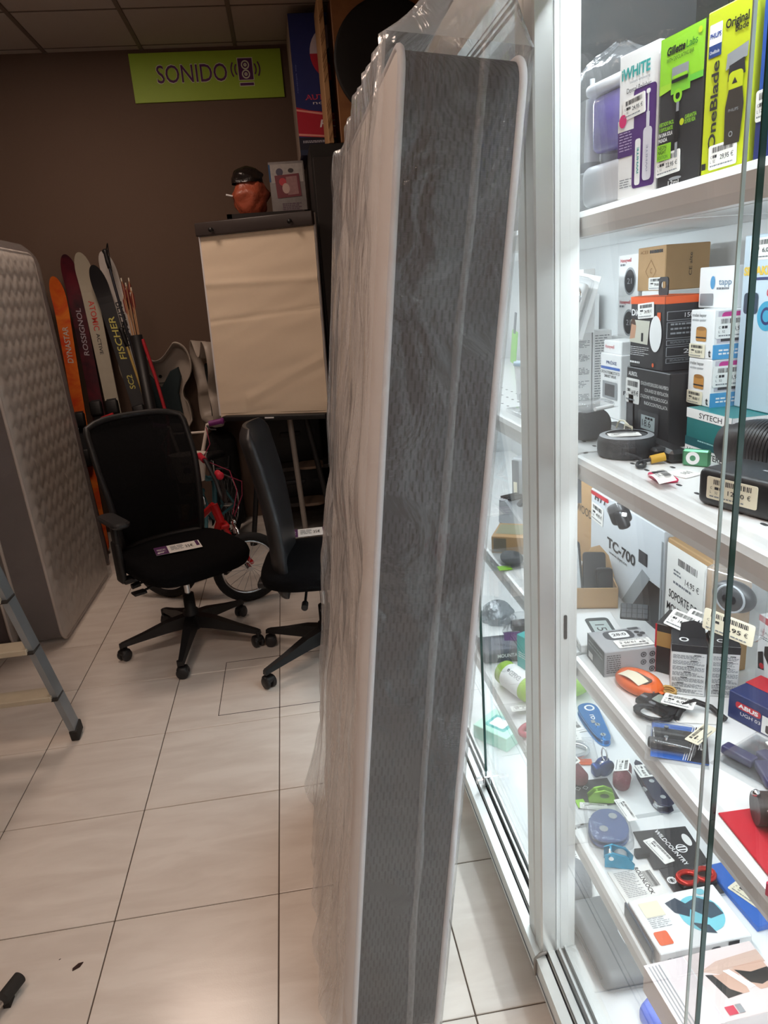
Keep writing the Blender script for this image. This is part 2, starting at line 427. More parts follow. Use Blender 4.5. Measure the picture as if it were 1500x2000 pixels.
for n, (sx, sy, k) in enumerate(SPOTS):
    i = min(range(len(cx)-1), key=lambda i: abs(cx[i]+.3-sx)); j = min(range(len(cyy)-1), key=lambda j: abs(cyy[j]+.3-sy))
    t = thing('ceiling_light_offscreen', ['square recessed ceiling light panel above the office chairs', 'square recessed ceiling light panel above the near end of the mattress', 'square recessed ceiling light panel near the shop front wall'][n], 'light', (cx[i]+.3, cyy[j]+.3, CEIL), 0, 'recessed ceiling lights')
    g = G(); g.b2((-.285, -.285, .0), (.285, .285, .01), LAMP); g.build('diffuser_offscreen', t)
    g = G()
    for s in (-1, 1): g.b2((s*.288-.01, -.298, -.004), (s*.288+.01, .298, .012), ALUW); g.b2((-.278, s*.288-.01, -.004), (.278, s*.288+.01, .012), ALUW)
    g.build('frame', t)
# scraps on the floor
def scrap(px, s, label):
    p = onz(*px); g = G()
    g.prism([(-.5*s, -.12*s), (.1*s, -.2*s), (.5*s, .05*s), (.15*s, .22*s), (-.4*s, .1*s)], 0, s*.08, col(58, 36, 30, .8))
    o = g.build('floor_scrap', None, (p.x, p.y, .0002), (0, 0, R(35))); return tag(o, label, 'scrap', None)
scrap((152, 1888), .03, 'dark curled brown scrap lying on a pale floor tile')
scrap((117, 1874), .006, 'tiny dark crumb beside the curled scrap on floor tile')
# ================================================================== MATTRESS IN PLASTIC (leans on the case)
def fabric_mat():
    mt = bpy.data.materials.new('grey_border_knit'); mt.use_nodes = True; nt = mt.node_tree; N = nt.nodes; L = nt.links; p = N['Principled BSDF']
    p.inputs['Roughness'].default_value = .85; p.inputs['Specular IOR Level'].default_value = .15
    tc = N.new('ShaderNodeTexCoord'); sp = N.new('ShaderNodeSeparateXYZ'); cb = N.new('ShaderNodeCombineXYZ')
    L.new(tc.outputs['Object'], sp.inputs[0])
    L.new(sp.outputs[2], cb.inputs[0])
    sm = N.new('ShaderNodeMath'); sm.operation = 'ADD'; L.new(sp.outputs[0], sm.inputs[0]); L.new(sp.outputs[1], sm.inputs[1]); L.new(sm.outputs[0], cb.inputs[1])
    def mth(op, x, y=None):
        n_ = N.new('ShaderNodeMath'); n_.operation = op
        for i_, q_ in enumerate((x, y)):
            if q_ is None: continue
            if isinstance(q_, (int, float)): n_.inputs[i_].default_value = q_
            else: L.new(q_, n_.inputs[i_])
        return n_.outputs[0]
    sepc = N.new('ShaderNodeSeparateXYZ'); L.new(cb.outputs[0], sepc.inputs[0])
    zc, xc = sepc.outputs[0], sepc.outputs[1]
    row = mth('FLOOR', mth('DIVIDE', zc, .019))
    xs = mth('ADD', mth('DIVIDE', xc, .0125), mth('MULTIPLY', mth('MODULO', row, 2.0), .5))
    ds = mth('LESS_THAN', mth('ABSOLUTE', mth('SUBTRACT', mth('FRACT', xs), .5)), .13)
    rib = mth('MULTIPLY', mth('ADD', mth('SINE', mth('MULTIPLY', zc, 2100.0)), 1.0), .5)
    nz = N.new('ShaderNodeTexNoise'); nz.inputs['Scale'].default_value = 14; L.new(tc.outputs['Object'], nz.inputs['Vector'])
    hgt_ = mth('SUBTRACT', mth('MULTIPLY', rib, .3), ds)
    val = mth('ADD', mth('MULTIPLY', hgt_, .34), mth('MULTIPLY', nz.outputs['Fac'], .5))
    rp = N.new('ShaderNodeValToRGB'); rp.color_ramp.elements[0].position = -.0; rp.color_ramp.elements[1].position = .55
    rp.color_ramp.elements[0].color = (lin(46), lin(46), lin(49), 1); rp.color_ramp.elements[1].color = (lin(80), lin(80), lin(84), 1)
    L.new(val, rp.inputs[0]); L.new(rp.outputs[0], p.inputs['Base Color'])
    bp = N.new('ShaderNodeBump'); bp.inputs['Strength'].default_value = .3; bp.inputs['Distance'].default_value = .001
    L.new(hgt_, bp.inputs['Height']); L.new(bp.outputs[0], p.inputs['Normal'])
    return mt
KNIT = fabric_mat()
TICK = col(240, 232, 226, .75, var=.02, bump=.15, bs=60, name='mattress_ticking')
PIPE = col(226, 224, 226, .6, var=.02)
EMB = col(52, 52, 55, .9, var=.03)
MT, MW, ML = .216, .9, 1.935
th = math.atan(.1236)
mroot = thing('mattress', 'white mattress with grey border in clear plastic, leaning on the glass display case', 'mattress', (1.716, -1.83, .0), rot=(0, th, 0))
# local: x from -MT (shop side) to 0 (case side), y +-MW/2, z 0..ML
g = G()
g.prism(rrect(MW-.004, ML-.004, .05, 6, 0, ML/2), -MT+.012, -.012, KNIT, 'x', smooth=True); g.build('border', mroot)
def panel(x, bulge):
    g = G()
    def fn(u, v):
        y = (u-.5)*MW; z = v*ML
        eu = min(u, 1-u)*MW; ev = min(v, 1-v)*ML; e = min(eu, ev, .05)/.05
        d = (1-(1-e)**2)*.012
        q = .004*abs(math.sin(z*math.pi/.16))**.5*e
        rr = .05; dy = abs(y)-(MW/2-rr); dz = abs(z-ML/2)-(ML/2-rr)
        if dy > 0 and dz > 0:
            l = math.hypot(dy, dz)
            if l > rr: y -= math.copysign(dy*(1-rr/l), y); z -= math.copysign(dz*(1-rr/l), z-ML/2)
        return (x+(d+q)*bulge, y, z)
    g.grid(fn, 30, 90, TICK)
    return g
panel(-MT+.014, -1).build('top_panel', mroot)
panel(-.014, 1).build('base_panel', mroot)
def outline(x, off=0):
    return [(x, a, b+ML/2) for a, b in rrect(MW+off, ML+off, .05, 6)]
for x in (-MT+.015, -.015):
    g = G(); g.tube(outline(x), .0065, PIPE, 8, True); g.build('piping', mroot)
# words and swooshes knitted into the border
def knit(name, fn):
    f = Face((-MT, -MW/2+.002, 0), (1, 0, 0), (0, 0, 1), MT, ML); fn(f); f.g.build(name, mroot)
for (t, a, b, w, mi) in (('comfort', .26, .865, .6, 0), ('vicconfo', .1, .846, .62, 0), ('med co', .88, .575, .62, 1), ('comfo', .62, .555, .5, 1),
                         ('comfor', .2, .425, .6, 0), ('nicom', .12, .405, .5, 0), ('comfor', .3, .25, .6, 0), ('med co', .85, .06, .62, 1)):
    knit('knitted_word', lambda f: f.text(t, a, b, .0115, EMB, fit=w, mirror=bool(mi)))
for cyv, fl in ((.765, 0), (.62, 1), (.36, 0), (.2, 1)):
    o = [(.93, .026), (.7, .022), (.5, .012), (.42, -.004), (.5, -.02), (.6, -.03), (.58, -.012), (.68, .002), (.93, .01)]
    knit('knitted_swoosh', lambda f: f.poly([((1-p) if fl else p, cyv+q) for p, q in o], EMB))
# --- plastic sleeve
WRAP = film('mattress_wrap', opacity=.1, gloss=.07, rough=.1, bump=.8, bs=9, stretch=(1, 2.6, .8), fr=.7)
SEAM = film('wrap_seam', opacity=.1, gloss=.05, rough=.2, bump=.3, bs=14, fr=.5)
NU, NV = 132, 150
def sleeve(u, v):
    s = u*2*(MT+MW); e = .012
    # walk the outline from the front left corner: front face, case side, far end, shop side
    cx_, cy_ = -MT/2-.009, 0; hx_, hy_ = MT/2+e-.009, MW/2+e
    per = 4*(hx_+hy_); s = u*per
    if s < 2*hx_: x, y, nx, ny = cx_-hx_+s, -hy_, 0, -1
    elif s < 2*hx_+2*hy_: x, y, nx, ny = cx_+hx_, -hy_+(s-2*hx_), 1, 0
    elif s < 4*hx_+2*hy_: x, y, nx, ny = cx_+hx_-(s-2*hx_-2*hy_), hy_, 0, 1
    else: x, y, nx, ny = cx_-hx_, hy_-(s-4*hx_-2*hy_), -1, 0
    top = .9
    if v < top:
        z = v/top*ML; w = 1
        wz = z+.25*noise.noise(Vector((y*3, z*2, 7))); n1 = noise.noise(Vector((x*5, y*6+.8*noise.noise(Vector((y*2, z*3, 1))), wz*1.9)))*.55+noise.noise(Vector((x*9+4, y*15+1.2*wz, wz*4.6)))*.34+noise.noise(Vector((x*9, y*34-4*wz, wz*8+3)))*.16
        amp = {(-1, 0): .034, (0, -1): .004, (1, 0): .003, (0, 1): .012}[(nx, ny)]
        flare = .05*max(0, 1-z/.35)**2 if nx < 0 else 0
        d = amp*max(-.1, n1+.18)+flare*(.7+.6*noise.noise(Vector((y*8, z*3, 2))))
        if nx > 0: d = min(d, .002)
        return (x+nx*d, y+ny*d, z+.004)
    w = (v-top)/(1-top)                      # gathered tent over the top end
    front = (hy_-y)/(2*hy_)                  # 1 at the near end
    peak = .035+.115*front**1.2
    k = w**.8
    tgt = -MT/2+.03*front
    x2 = x*(1-k)+(tgt+(x-tgt)*.06)*k
    y2 = y*(1-.1*k*(1-front))+k*.02*front
    n1 = noise.noise(Vector((x*14, y*9, w*4+1)))
    return (x2+n1*.008*math.sin(math.pi*min(1, w+.1)), y2+n1*.006, ML+.004+peak*w**.9+n1*.006*w)
g = G(); g.grid(sleeve, NU, NV, WRAP, closed_u=True)
WRAPS = film('mattress_wrap_loose', opacity=.34, gloss=.1, rough=.14, bump=.7, bs=7, stretch=(1, 3, .7), fr=.6)
WRAPT = film('mattress_wrap_tent', opacity=.3, gloss=.07, rough=.15, bump=.7, bs=12, fr=.6)
ks, kt = g.mid(WRAPS), g.mid(WRAPT)
u_side = (4*(MT/2+.012)+2*(MW/2+.012))/(4*(MT/2+MW/2+.024))
for fi in range(len(g.f)):
    i_, j_ = fi % NU, fi//NU
    if j_/(NV-1) > .893: g.mi[fi] = kt
    elif i_/NU >= u_side: g.mi[fi] = ks
wrap = g.build('plastic_wrap', mroot)
wrap['label'] = 'clear crinkled plastic sleeve gathered over the top'
# welded seam strip running down the near end
g = G(); pts = []
def seam(u, v):
    z = -.0+v*(ML+.19); x = -MT+MT*(.575+.045*((z-.95)/.95)**2)+.004*noise.noise(Vector((0, 1, z*5)))+.006*max(0, z-1.6)
    y = -MW/2-.0185-.004*math.sin(u*math.pi)+ (max(0, z-ML)*.35)
    return (x+(u-.5)*(.014+.006*noise.noise(Vector((3, 0, z*9)))), y, z+.004)
g.grid(seam, 4, 60, SEAM); g.build('wrap_seam', mroot)
# ================================================================== GLASS DISPLAY CASE
CASE_X, BACK_X, CY0, CY1 = 1.94, 2.5, -3.75, -.35
ZS = {'top': 1.70, 'mid': 1.285, 'low': .872, 'four': .45, 'base': .15}
case = thing('display_case', 'tall aluminium and glass display case with lit white shelves full of packaged goods', 'display case', (2.2, -2.05, 0))
def cpart(g, name, parent=None): o = g.build(name, parent or case, (-2.2, 2.05, 0) if parent is None else (0, 0, 0)); return o
GLASS = film('case_glass', opacity=.012, gloss=.0, rough=.0, bump=0, fr=1.0)
GEDGE = col(12, 62, 56, .15, var=.1, spec=.8); TRACK = col(28, 28, 30, .6)
DARKP = col(104, 104, 104, .6); SIDEW = col(232, 235, 236, .45, var=.015)
g = G(); g.b2((2.02, CY0+.05, 0), (2.46, CY1-.05, .1), col(64, 64, 66, .7)); cpart(g, 'plinth')
g = G(); g.b2((1.99, CY0, .1), (2.04, CY1, .146), SIDEW); g.b2((2.04, CY0, .1), (BACK_X+.02, CY1, .1562), SIDEW); cpart(g, 'base_panel')
g = G(); g.b2((BACK_X, CY0, .1), (BACK_X+.02, CY1, 1.69), SIDEW); cpart(g, 'back_panel')
g = G(); g.b2((BACK_X, CY0, 1.69), (BACK_X+.02, CY1, 2.12), DARKP); cpart(g, 'back_panel')
g = G(); g.b2((1.97, CY0, 2.1), (BACK_X+.02, CY1, 2.13), DARKP); cpart(g, 'top_panel')
for y in (CY0, CY1-.02):
    g = G(); g.b2((1.97, y, .1), (BACK_X+.02, y+.02, 2.12), SIDEW); cpart(g, 'end_panel')
# bottom rail: stepped sliding-door track
rg = G()
rg.b2((CASE_X, CY0, .098), (1.962, CY1, .156), ALU); rg.b2((1.962, CY0, .098), (2.04, CY1, .15), ALU)
rg.b2((1.94, CY0, .112), (1.9385, CY1, .116), GREYT)
for (a, b, z, mm) in ((1.9635, 1.9675, .1507, TRACK), (1.969, 1.984, .163, ALU), (1.9845, 1.9935, .1512, TRACK), (1.994, 1.999, .165, ALU), (2.0, 2.008, .1512, TRACK), (2.0085, 2.013, .165, ALU), (2.014, 2.04, .156, ALUW)):
    rg.b2((a, CY0, .148), (b, CY1, z), mm)
rail = cpart(rg, 'bottom_rail')
tg = G(); tg.b2((CASE_X+.01, CY0, 2.05), (1.972, CY1, 2.15), ALU)
for (a, b, z, mm) in ((1.9725, 1.98, 2.062, TRACK), (1.98, 1.986, 2.055, ALU), (1.986, 1.994, 2.066, TRACK), (1.994, 1.999, 2.055, ALU), (1.999, 2.007, 2.066, TRACK), (2.007, 2.03, 2.055, ALU)):
    tg.b2((a, CY0, z), (b, CY1, 2.12), mm)
cpart(tg, 'top_rail')
def post(y0, y1):
    g = G(); ym = (y0+y1)/2
    g.rbox((1.972, ym-.022, 1.105), (.034, .042, 1.9), ALU, .003, 1, smooth=False)
    g.rbox((1.972, ym+.0225, 1.105), (.034, .042, 1.9), ALU, .003, 1, smooth=False)
    g.b2((1.96, ym-.002, .16), (1.985, ym+.002, 2.05), TRACK)
    # inner face with its door guide grooves
    for k, (a, b) in enumerate(((1.99, 1.9985), (2.0005, 2.018), (2.0195, 2.034))): g.b2((a, ym-.04+.002*k, .158), (b, ym+.04, 2.06), ALUW)
    g.b2((1.9895, ym-.036, .16), (2.02, ym-.03, 2.05), ALUW)
    return cpart(g, 'post')
PY = -2.218
post(PY-.045, PY+.045)
post(-3.71, -3.62); post(-.45, -.36)
# finger pull on the post
g = G(); g.prism(rrect(.006, .05, .002), 0, .002, TRACK, 'y'); g.build('finger_pull', case, (2.01-2.2, PY-.0405+2.05, .955))
# shelves with rounded price rails and a lamp under each
LIPM = col(232, 233, 232, .3, .15, var=.02)
TUBE = col(250, 254, 255, .4, emit=5.0, name='lamp_tube')
def shelf(z, xf, depth, y0, y1, holes=False, lamp=True):
    s = G(); s.b2((xf+.012, y0, z-.022), (xf+depth, y1, z), SHELFW); so = cpart(s, 'shelf')
    pr = [(0, -.044), (-.010, -.042), (-.013, -.03), (-.013, -.012), (-.009, -.003), (-.002, -.0008), (.006, .0002), (.02, .0003), (.02, -.003), (.004, -.006), (-.002, -.014), (-.002, -.044)]
    l = G(); l.prism([(xf+a, z+b) for a, b in pr], y0, y1, LIPM, 'y'); l.build('shelf_lip', so)
    if lamp:
        # slim strip light tucked behind the lip, turned in towards the goods
        h = G(); h.M = Matrix.Translation((xf+.015, 0, z-.032)) @ Matrix.Rotation(R(-28), 4, 'Y')
        h.b2((-.011, y0+.05, -.002), (.013, y1-.05, .008), SHELFW); h.build('lamp_housing', so)
        t = G(); t.M = h.M; t.b2((-.009, y0+.06, -.0034), (.011, y1-.06, -.0022), TUBE); t.build('lamp_tube', so)
        area('shelf_lamp', (xf+.014, (y0+y1)/2, z-.037), .02, CASE_W*(y1-y0)/1.4, COOL, (0, R(-28), 0), sy=y1-y0-.14)
    if holes:
        h = G(); dk = col(60, 62, 64, .8)
        for i in range(int((y1-y0)/.05)):
            for k in range(3):
                h.prism(rrect(.006, .013, .003, 2, xf+.05+.045*k, y0+.04+.05*i), z, z+.0004, dk)
        h.build('perforation', so)['kind'] = 'stuff'
    return so
for (y0, y1) in ((CY0+.03, -2.226), (-2.214, CY1-.03)):
    for k, z in ZS.items():
        if k == 'base': continue
        shelf(z, 2.05, .44, y0, y1, holes=(k == 'mid'))
    t = G(); t.M = Matrix.Translation((2.038, 0, 2.085)) @ Matrix.Rotation(R(-28), 4, 'Y')
    t.b2((-.014, y0+.05, -.004), (.016, y1-.05, .012), SHELFW); cpart(t, 'lamp_housing')
    t2 = G(); t2.M = t.M; t2.b2((-.012, y0+.06, -.0056), (.014, y1-.06, -.0043), TUBE); cpart(t2, 'lamp_tube')
    area('top_lamp' if y1 > -1 else 'top_lamp_offscreen', (2.036, (y0+y1)/2, 2.076), .024, CASE_W*4.3*(y1-y0)/1.4, COOL, (0, R(-6), 0), sy=y1-y0-.14)
# little joint clips where two bays of rail meet
CLIP = col(150, 146, 140, .5, .3)
for z, x in ((1.70, 2.05), (1.285, 2.05), (.872, 2.05), (.45, 2.05)):
    g = G(); g.tube([(x-.001, -2.22, z-.0045), (x-.009, -2.221, z-.0055), (x-.015, -2.223, z-.014), (x-.014, -2.224, z-.03), (x-.006, -2.224, z-.043)], .004, CLIP, 6); cpart(g, 'joint_clip')
g = G(); g.tube([(1.965, -2.262, .162), (1.95, -2.264, .161), (1.938, -2.266, .152), (1.9365, -2.267, .13), (1.937, -2.267, .11)], .004, CLIP, 6); cpart(g, 'joint_clip')
# sliding glass doors
def door(x, y0, y1, edge, lock=False, em=None, th=.003):
    g = G(); g.b2((x-th, y0, .154), (x+th, y1, 2.075), GLASS); d = cpart(g, 'glass_door')
    ye = y0 if edge < 0 else y1
    e = G(); e.b2((x-th-.0001, ye-.0012, .154), (x+th+.0001, ye+.0012, 2.075), em or GEDGE); e.build('glass_edge', d)
    if lock:
        k = G(); k.rbox((x, ye-.002, .185), (.02, .026, .032), CHROME, .002, 1, smooth=False); k.rbox((x-.02, ye-.004, .183), (.022, .016, .018), CHROME, .003, 1, smooth=False)
        k.build('door_lock', d)
    return d
door(1.989, -2.785, -2.26, -1); door(2.0045, -3.6, -2.735, 1, em=col(168, 184, 180, .2), th=.0018)
door(1.989, -1.685, -.5, -1, True); door(2.0045, -2.17, -1.63, 1)
# ================================================================== BACK OF THE SHOP
def place(root, o, x, z):
    """orient a root by its x and z axes"""
    z = Vector(z).normalized(); x = Vector(x); x = (x-z*x.dot(z)).normalized(); y = z.cross(x)
    mm = Matrix((x, y, z)).transposed().to_4x4(); mm.translation = o; root.matrix_world = mm
    return root
# ---- hanging sign
a, b = ony(250, 100, 1.975), ony(262, 195, 1.975); c = ony(556, 188, 1.975)
SW, SH = c.x-(a.x+b.x)/2, .285
LIME = col(168, 200, 56, .5, var=.03); PURP = col(92, 36, 96, .6)
sg = thing('wall_sign', 'lime green wall sign with purple lettering and a loudspeaker symbol', 'sign', ((a.x+b.x)/2, 1.985, (a.z+ony(548, 97, 1.975).z)/2-SH))
g = G(); g.b2((0, 0, 0), (SW, .015, SH), LIME); g.build('board', sg)
f = Face((0, 0, 0), (1, 0, 0), (0, 0, 1), SW, SH)
edge = col(226, 226, 200, .6)
f.text('SONIDO', .162, .375, .39, edge, fit=.47, bold=.016); f.text('SONIDO', .166, .385, .37, PURP, fit=.464, bold=.004); f.g.build('lettering', sg)
f = Face((0, 0, 0), (1, 0, 0), (0, 0, 1), SW, SH); f.k = 4
cx0 = .755
f.rect(cx0-.052, .37, cx0+.052, .84, edge); f.rect(cx0-.048, .385, cx0+.048, .825, PURP)
for yy, rr in ((.69, .055), (.5, .055)): f.ring(cx0, yy, rr, rr, .008, edge); f.ring(cx0, yy, rr*.4, rr*.4, .008, edge)
f.rect(cx0-.05, .25, cx0+.05, .335, edge); f.rect(cx0-.046, .265, cx0+.046, .32, PURP)
for s in (-1, 1):
    for rr in (.15, .2): f.ring(cx0, .61, rr, rr, .008, PURP, 12, 0 if s > 0 else 180, 0) if False else f.ring(cx0, .6, rr, rr*.9, .009, PURP, 10, -30 if s > 0 else 150, 30 if s > 0 else 210)
f.g.build('speaker_symbol', sg)

# ---- skis leaning on the wall
def ski(tip_px, low_px, wd, mats, label, words=(), yt=1.9, tipw=1.25, bind=True, group='skis leaning on the wall'):
    T = ony(*tip_px, yt); Lw = ony(*low_px, yt-.18)
    d = (T-Lw); k = (Lw.z-.01)/d.z; B = Lw-d*k
    root = thing('ski', label, 'ski', (0, 0, 0), group=group); place(root, B, (1, 0, 0), T-B)
    Ln = (T-B).length; base, face = mats
    def prof(t):
        w = wd*(.86+.5*(2*t-1)**2*.5)
        if t > .93: w *= math.sqrt(max(0, 1-((t-.93)/.07)**2))*.98+.02
        if t < .03: w *= .6+.4*t/.03
        return w
    def lift(t): return -.075*max(0, (t-.86)/.14)**2
    g = G(); n = 40; tv = [i/n*.9 for i in range(n)]+[.9+.1*math.sin(i/20*math.pi/2) for i in range(21)]
    tv = sorted(set(round(t, 4) for t in tv))
    vs = []
    for t in tv:
        w = prof(t)/2; y = lift(t)
        vs += [(-w, y-.006, t*Ln), (w, y-.006, t*Ln), (w, y+.006, t*Ln), (-w, y+.006, t*Ln)]
    K = len(tv)
    g.add(vs, [(4*i, 4*i+1, 4*i+5, 4*i+4) for i in range(K-1)], face)
    g.add(vs, [(4*i+a, 4*i+(a+1) % 4, 4*i+4+(a+1) % 4, 4*i+4+a) for i in range(K-1) for a in (1, 2, 3)], base)
    g.add(vs, [(0, 3, 2, 1), tuple(4*K-4+a for a in range(4))], base)
    g.build('ski_board', root, fix=False)
    for (s, t0, size, m_, rot, w_) in words:
        f = Face((-wd/2, -.0065, 0), (1, 0, 0), (0, 0, 1), wd, Ln)
        if rot == 90: f.text(s, .5+size/2, t0, size, m_, rot=90, fit=w_, bold=.01, shear=.15)
        else: f.text(s, .5-size/2, t0, size, m_, rot=-90, fit=w_, bold=.01)
        f.g.build('lettering', root)
    if bind:
        g = G(); bz = Ln*.43
        g.rbox((0, -.028, bz+.12), (wd*.8, .05, .1), BLACK, .012, 2); g.rbox((0, -.04, bz-.14), (wd*.85, .07, .12), BLACK, .015, 2); g.b2((-wd*.3, -.014, bz-.2), (wd*.3, -.005, bz+.18), INK)
        g.build('binding', root)
    return root, Ln
WH = col(205, 200, 190, .4); BLK = col(24, 25, 30, .35)
ski((74, 546), (108, 690), .07, (BLK, col(70, 44, 40, .4)), 'narrow dark brown ski half hidden behind the quilted mattress', bind=False)
ski((111, 546), (150, 775), .092, (BLK, tile_mat('ski_orange', (205, 70, 34), (232, 128, 46), .3, 9, .2)), 'orange and red ski with white lettering', [('DYNASTAR', .7, .4, WH, 90, .13)], yt=1.87)
ski((133, 503), (183, 760), .1, (BLK, tile_mat('ski_maroon', (44, 26, 34), (98, 30, 42), .3, 7, .3)), 'black and maroon ski with pale italic lettering', [('ROSSIGNOL', .67, .34, col(170, 160, 168, .4), 90, .16)], yt=1.93)
ski((160, 499), (214, 760), .105, (WH, col(176, 168, 150, .4)), 'pale grey ski with red lettering', [('ATOMIC', .85, .36, col(198, 52, 40, .5), -90, .1), ('ACTIVE', .74, .22, INK, -90, .07)], yt=1.9)
ski((187, 524), (262, 765), .1, (WH, BLK), 'black ski with yellow lettering', [('FISCHER', .68, .42, col(206, 196, 96, .5), 90, .15), ('SC2', .575, .36, col(206, 196, 96, .5), 90, .05)], yt=1.82)
ski((205, 497), (276, 745), .1, (WH, col(208, 202, 196, .4)), 'white ski with dark blocky lettering and a hooked tip', [('BLIZZARD', .84, .42, INK, -90, .15)], yt=1.935)
# small hook on the white ski tip is part of a strap: keep it as a pole strap
def pole(px, low, label, m_, yt, yl):
    T = ony(*px, yt); Lw = ony(*low, yl); d = T-Lw; B = Lw-d*((Lw.z-.01)/d.z)
    root = thing('ski_pole', label, 'ski pole', (0, 0, 0), group='ski poles'); place(root, B, (1, 0, 0), d); Ln = (T-B).length
    g = G(); g.cyl((0, 0, .02), (0, 0, Ln-.12), .007, m_, .009, 10); g.build('shaft', root)
    g = G(); g.lathe([(.0, Ln-.13), (.013, Ln-.125), (.016, Ln-.08), (.014, Ln-.03), (.02, Ln-.01), (.012, Ln), (0, Ln+.002)], BLACK, n=12); g.build('grip', root)
    g = G(); g.tube([(.01, 0, Ln-.005), (.03, -.01, Ln+.03), (.02, -.015, Ln-.06), (.012, -.012, Ln-.15), (.0, -.012, Ln-.06)], .004, BLACK, 6); g.build('strap', root)
    g = G(); g.lathe([(.0, .055), (.026, .06), (.028, .066), (0, .072)], BLACK, n=14); g.build('basket', root)
pole((204, 487), (283, 770), 'black gripped ski pole standing behind the white ski', col(60, 62, 70, .3, .6), 1.76, 1.565)
pole((236, 640), (300, 830), 'ski pole with a pale yellow shaft beside the quiver', col(190, 160, 90, .4), 1.56, 1.45)
# ---- quiver with arrows
qb, qt = ony(300, 830, 1.38), ony(266, 655, 1.44)
dq = (qt-qb).normalized(); q0 = qb-dq*((qb.z-.004)/dq.z)
qr = thing('quiver', 'black quiver with a red strap holding a bundle of arrows', 'quiver'); place(qr, q0, (1, 0, 0), dq); ql = (qt-q0).length
g = G(); g.lathe([(0, 0), (.03, 0), (.034, ql*.3), (.038, ql), (.035, ql), (.033, ql-.5), (0, ql-.5)], BLACK, n=16); g.build('tube', qr)
g = G(); g.tube([(.036, -.01, ql*.98), (.075, -.02, ql*.8), (.1, -.02, ql*.62), (.075, -.02, ql*.5), (.05, -.01, ql*.42)], .012, col(180, 34, 46, .6), 6); g.build('strap', qr)
for i in range(8):
    ax, ay = .013*math.cos(i*2.4)*(.15+i/8)**.5, .013*math.sin(i*2.4)*(.15+i/8)**.5
    ar = thing('arrow', 'slim arrow with dark red fletching standing in the black quiver', 'arrow', group='arrows in the quiver')
    bp_ = qt-dq*.494+Vector((ax, ay, 0)); tp = qt+dq*(.26+.03*((i*5) % 4))+Vector((ax*2.9, ay*2.9, 0))
    place(ar, bp_, (1, 0, 0), tp-bp_); al = (tp-bp_).length
    g = G(); g.cyl((0, 0, 0), (0, 0, al), .0035, col(196, 150, 110, .5), n=6); g.build('shaft', ar)
    for k in range(3):
        g = G(); g.M = Matrix.Rotation(R(120*k+20*i), 4, 'Z'); g.prism([(.003, al-.13), (.0105, al-.11), (.011, al-.04), (.003, al-.02)], -.0006, .0006, col(112, 34, 32, .7), 'y'); g.build('fletching', ar)
    g = G(); g.cyl((0, 0, al-.015), (0, 0, al+.006), .0045, col(220, 210, 190, .5), n=6); g.build('nock', ar)
# ---- child bicycle seats
SHELL = col(178, 166, 154, .45, var=.03); PAD = col(38, 52, 56, .85, bump=.2, bs=80)
def child_seat(px, y, rz, label, sc=1.0):
    base = ony(*px, y)
    r = thing('child_bike_seat', label, 'child seat', (base.x, base.y, base.z), rz, 'child bicycle seats')
    out = [(-.17, 0), (.17, 0), (.165, .16), (.135, .2), (.14, .26), (.2, .33), (.215, .42), (.19, .5), (.13, .535), (.1, .5), (.045, .44), (0, .425), (-.045, .44), (-.1, .5), (-.13, .535), (-.19, .5), (-.215, .42), (-.2, .33), (-.14, .26), (-.135, .2), (-.165, .16)]
    out = [(a*sc, b*sc) for a, b in out]
    # smooth the outline
    for _ in range(2): out = [q for i in range(len(out)) for q in ((out[i][0]*.75+out[(i+1) % len(out)][0]*.25, out[i][1]*.75+out[(i+1) % len(out)][1]*.25), (out[i][0]*.25+out[(i+1) % len(out)][0]*.75, out[i][1]*.25+out[(i+1) % len(out)][1]*.75))]
    n = len(out)
    def ring(s, y_): return [(a*s, y_, .27*sc+(b-.27*sc)*s) for a, b in out]
    g = G(); rings = [ring(.9, .02), ring(.97, .0), ring(1.0, -.06), ring(1.03, -.1), ring(1.0, -.102), ring(.95, -.07), ring(.9, -.0)]
    vs = [p for rr in rings for p in rr]
    g.add(vs, [(k*n+i, k*n+(i+1) % n, (k+1)*n+(i+1) % n, (k+1)*n+i) for k in range(len(rings)-1) for i in range(n)], SHELL, True)
    g.add(vs, [tuple(range(n))], SHELL); g.add(vs, [tuple((len(rings)-1)*n+i for i in range(n))][0:1], SHELL); g.build('shell', r, fix=True)
    g = G(); pp = [(-.11, .02), (.11, .02), (.1, .22), (.13, .32), (.12, .38), (.07, .36), (0, .26), (-.07, .36), (-.12, .38), (-.13, .32), (-.1, .22)]
    g.prism([(a*sc, b*sc) for a, b in pp], -.035, .005, PAD, 'y', .008); g.build('pad', r, fix=True)
    g = G(); g.cyl((0, -.008, .33*sc), (0, .01, .33*sc), .012, INK, n=10); g.build('strap_slot', r)
    g = G(); g.rbox((0, -.06, .02), (.28*sc, .09, .05), SHELL, .02, 2); g.build('seat_pan', r)
    g = G(); g.b2((-.03, .0, .3), (.03, .09, .34), INK); g.build('wall_hook', r)
child_seat((330, 838), 1.91, R(-4), 'light grey child bicycle seat with dark teal padding, next to the skis', 1.16)
child_seat((433, 826), 1.76, R(-70), 'light grey child bicycle seat turned sideways behind the flip chart', 1.1)

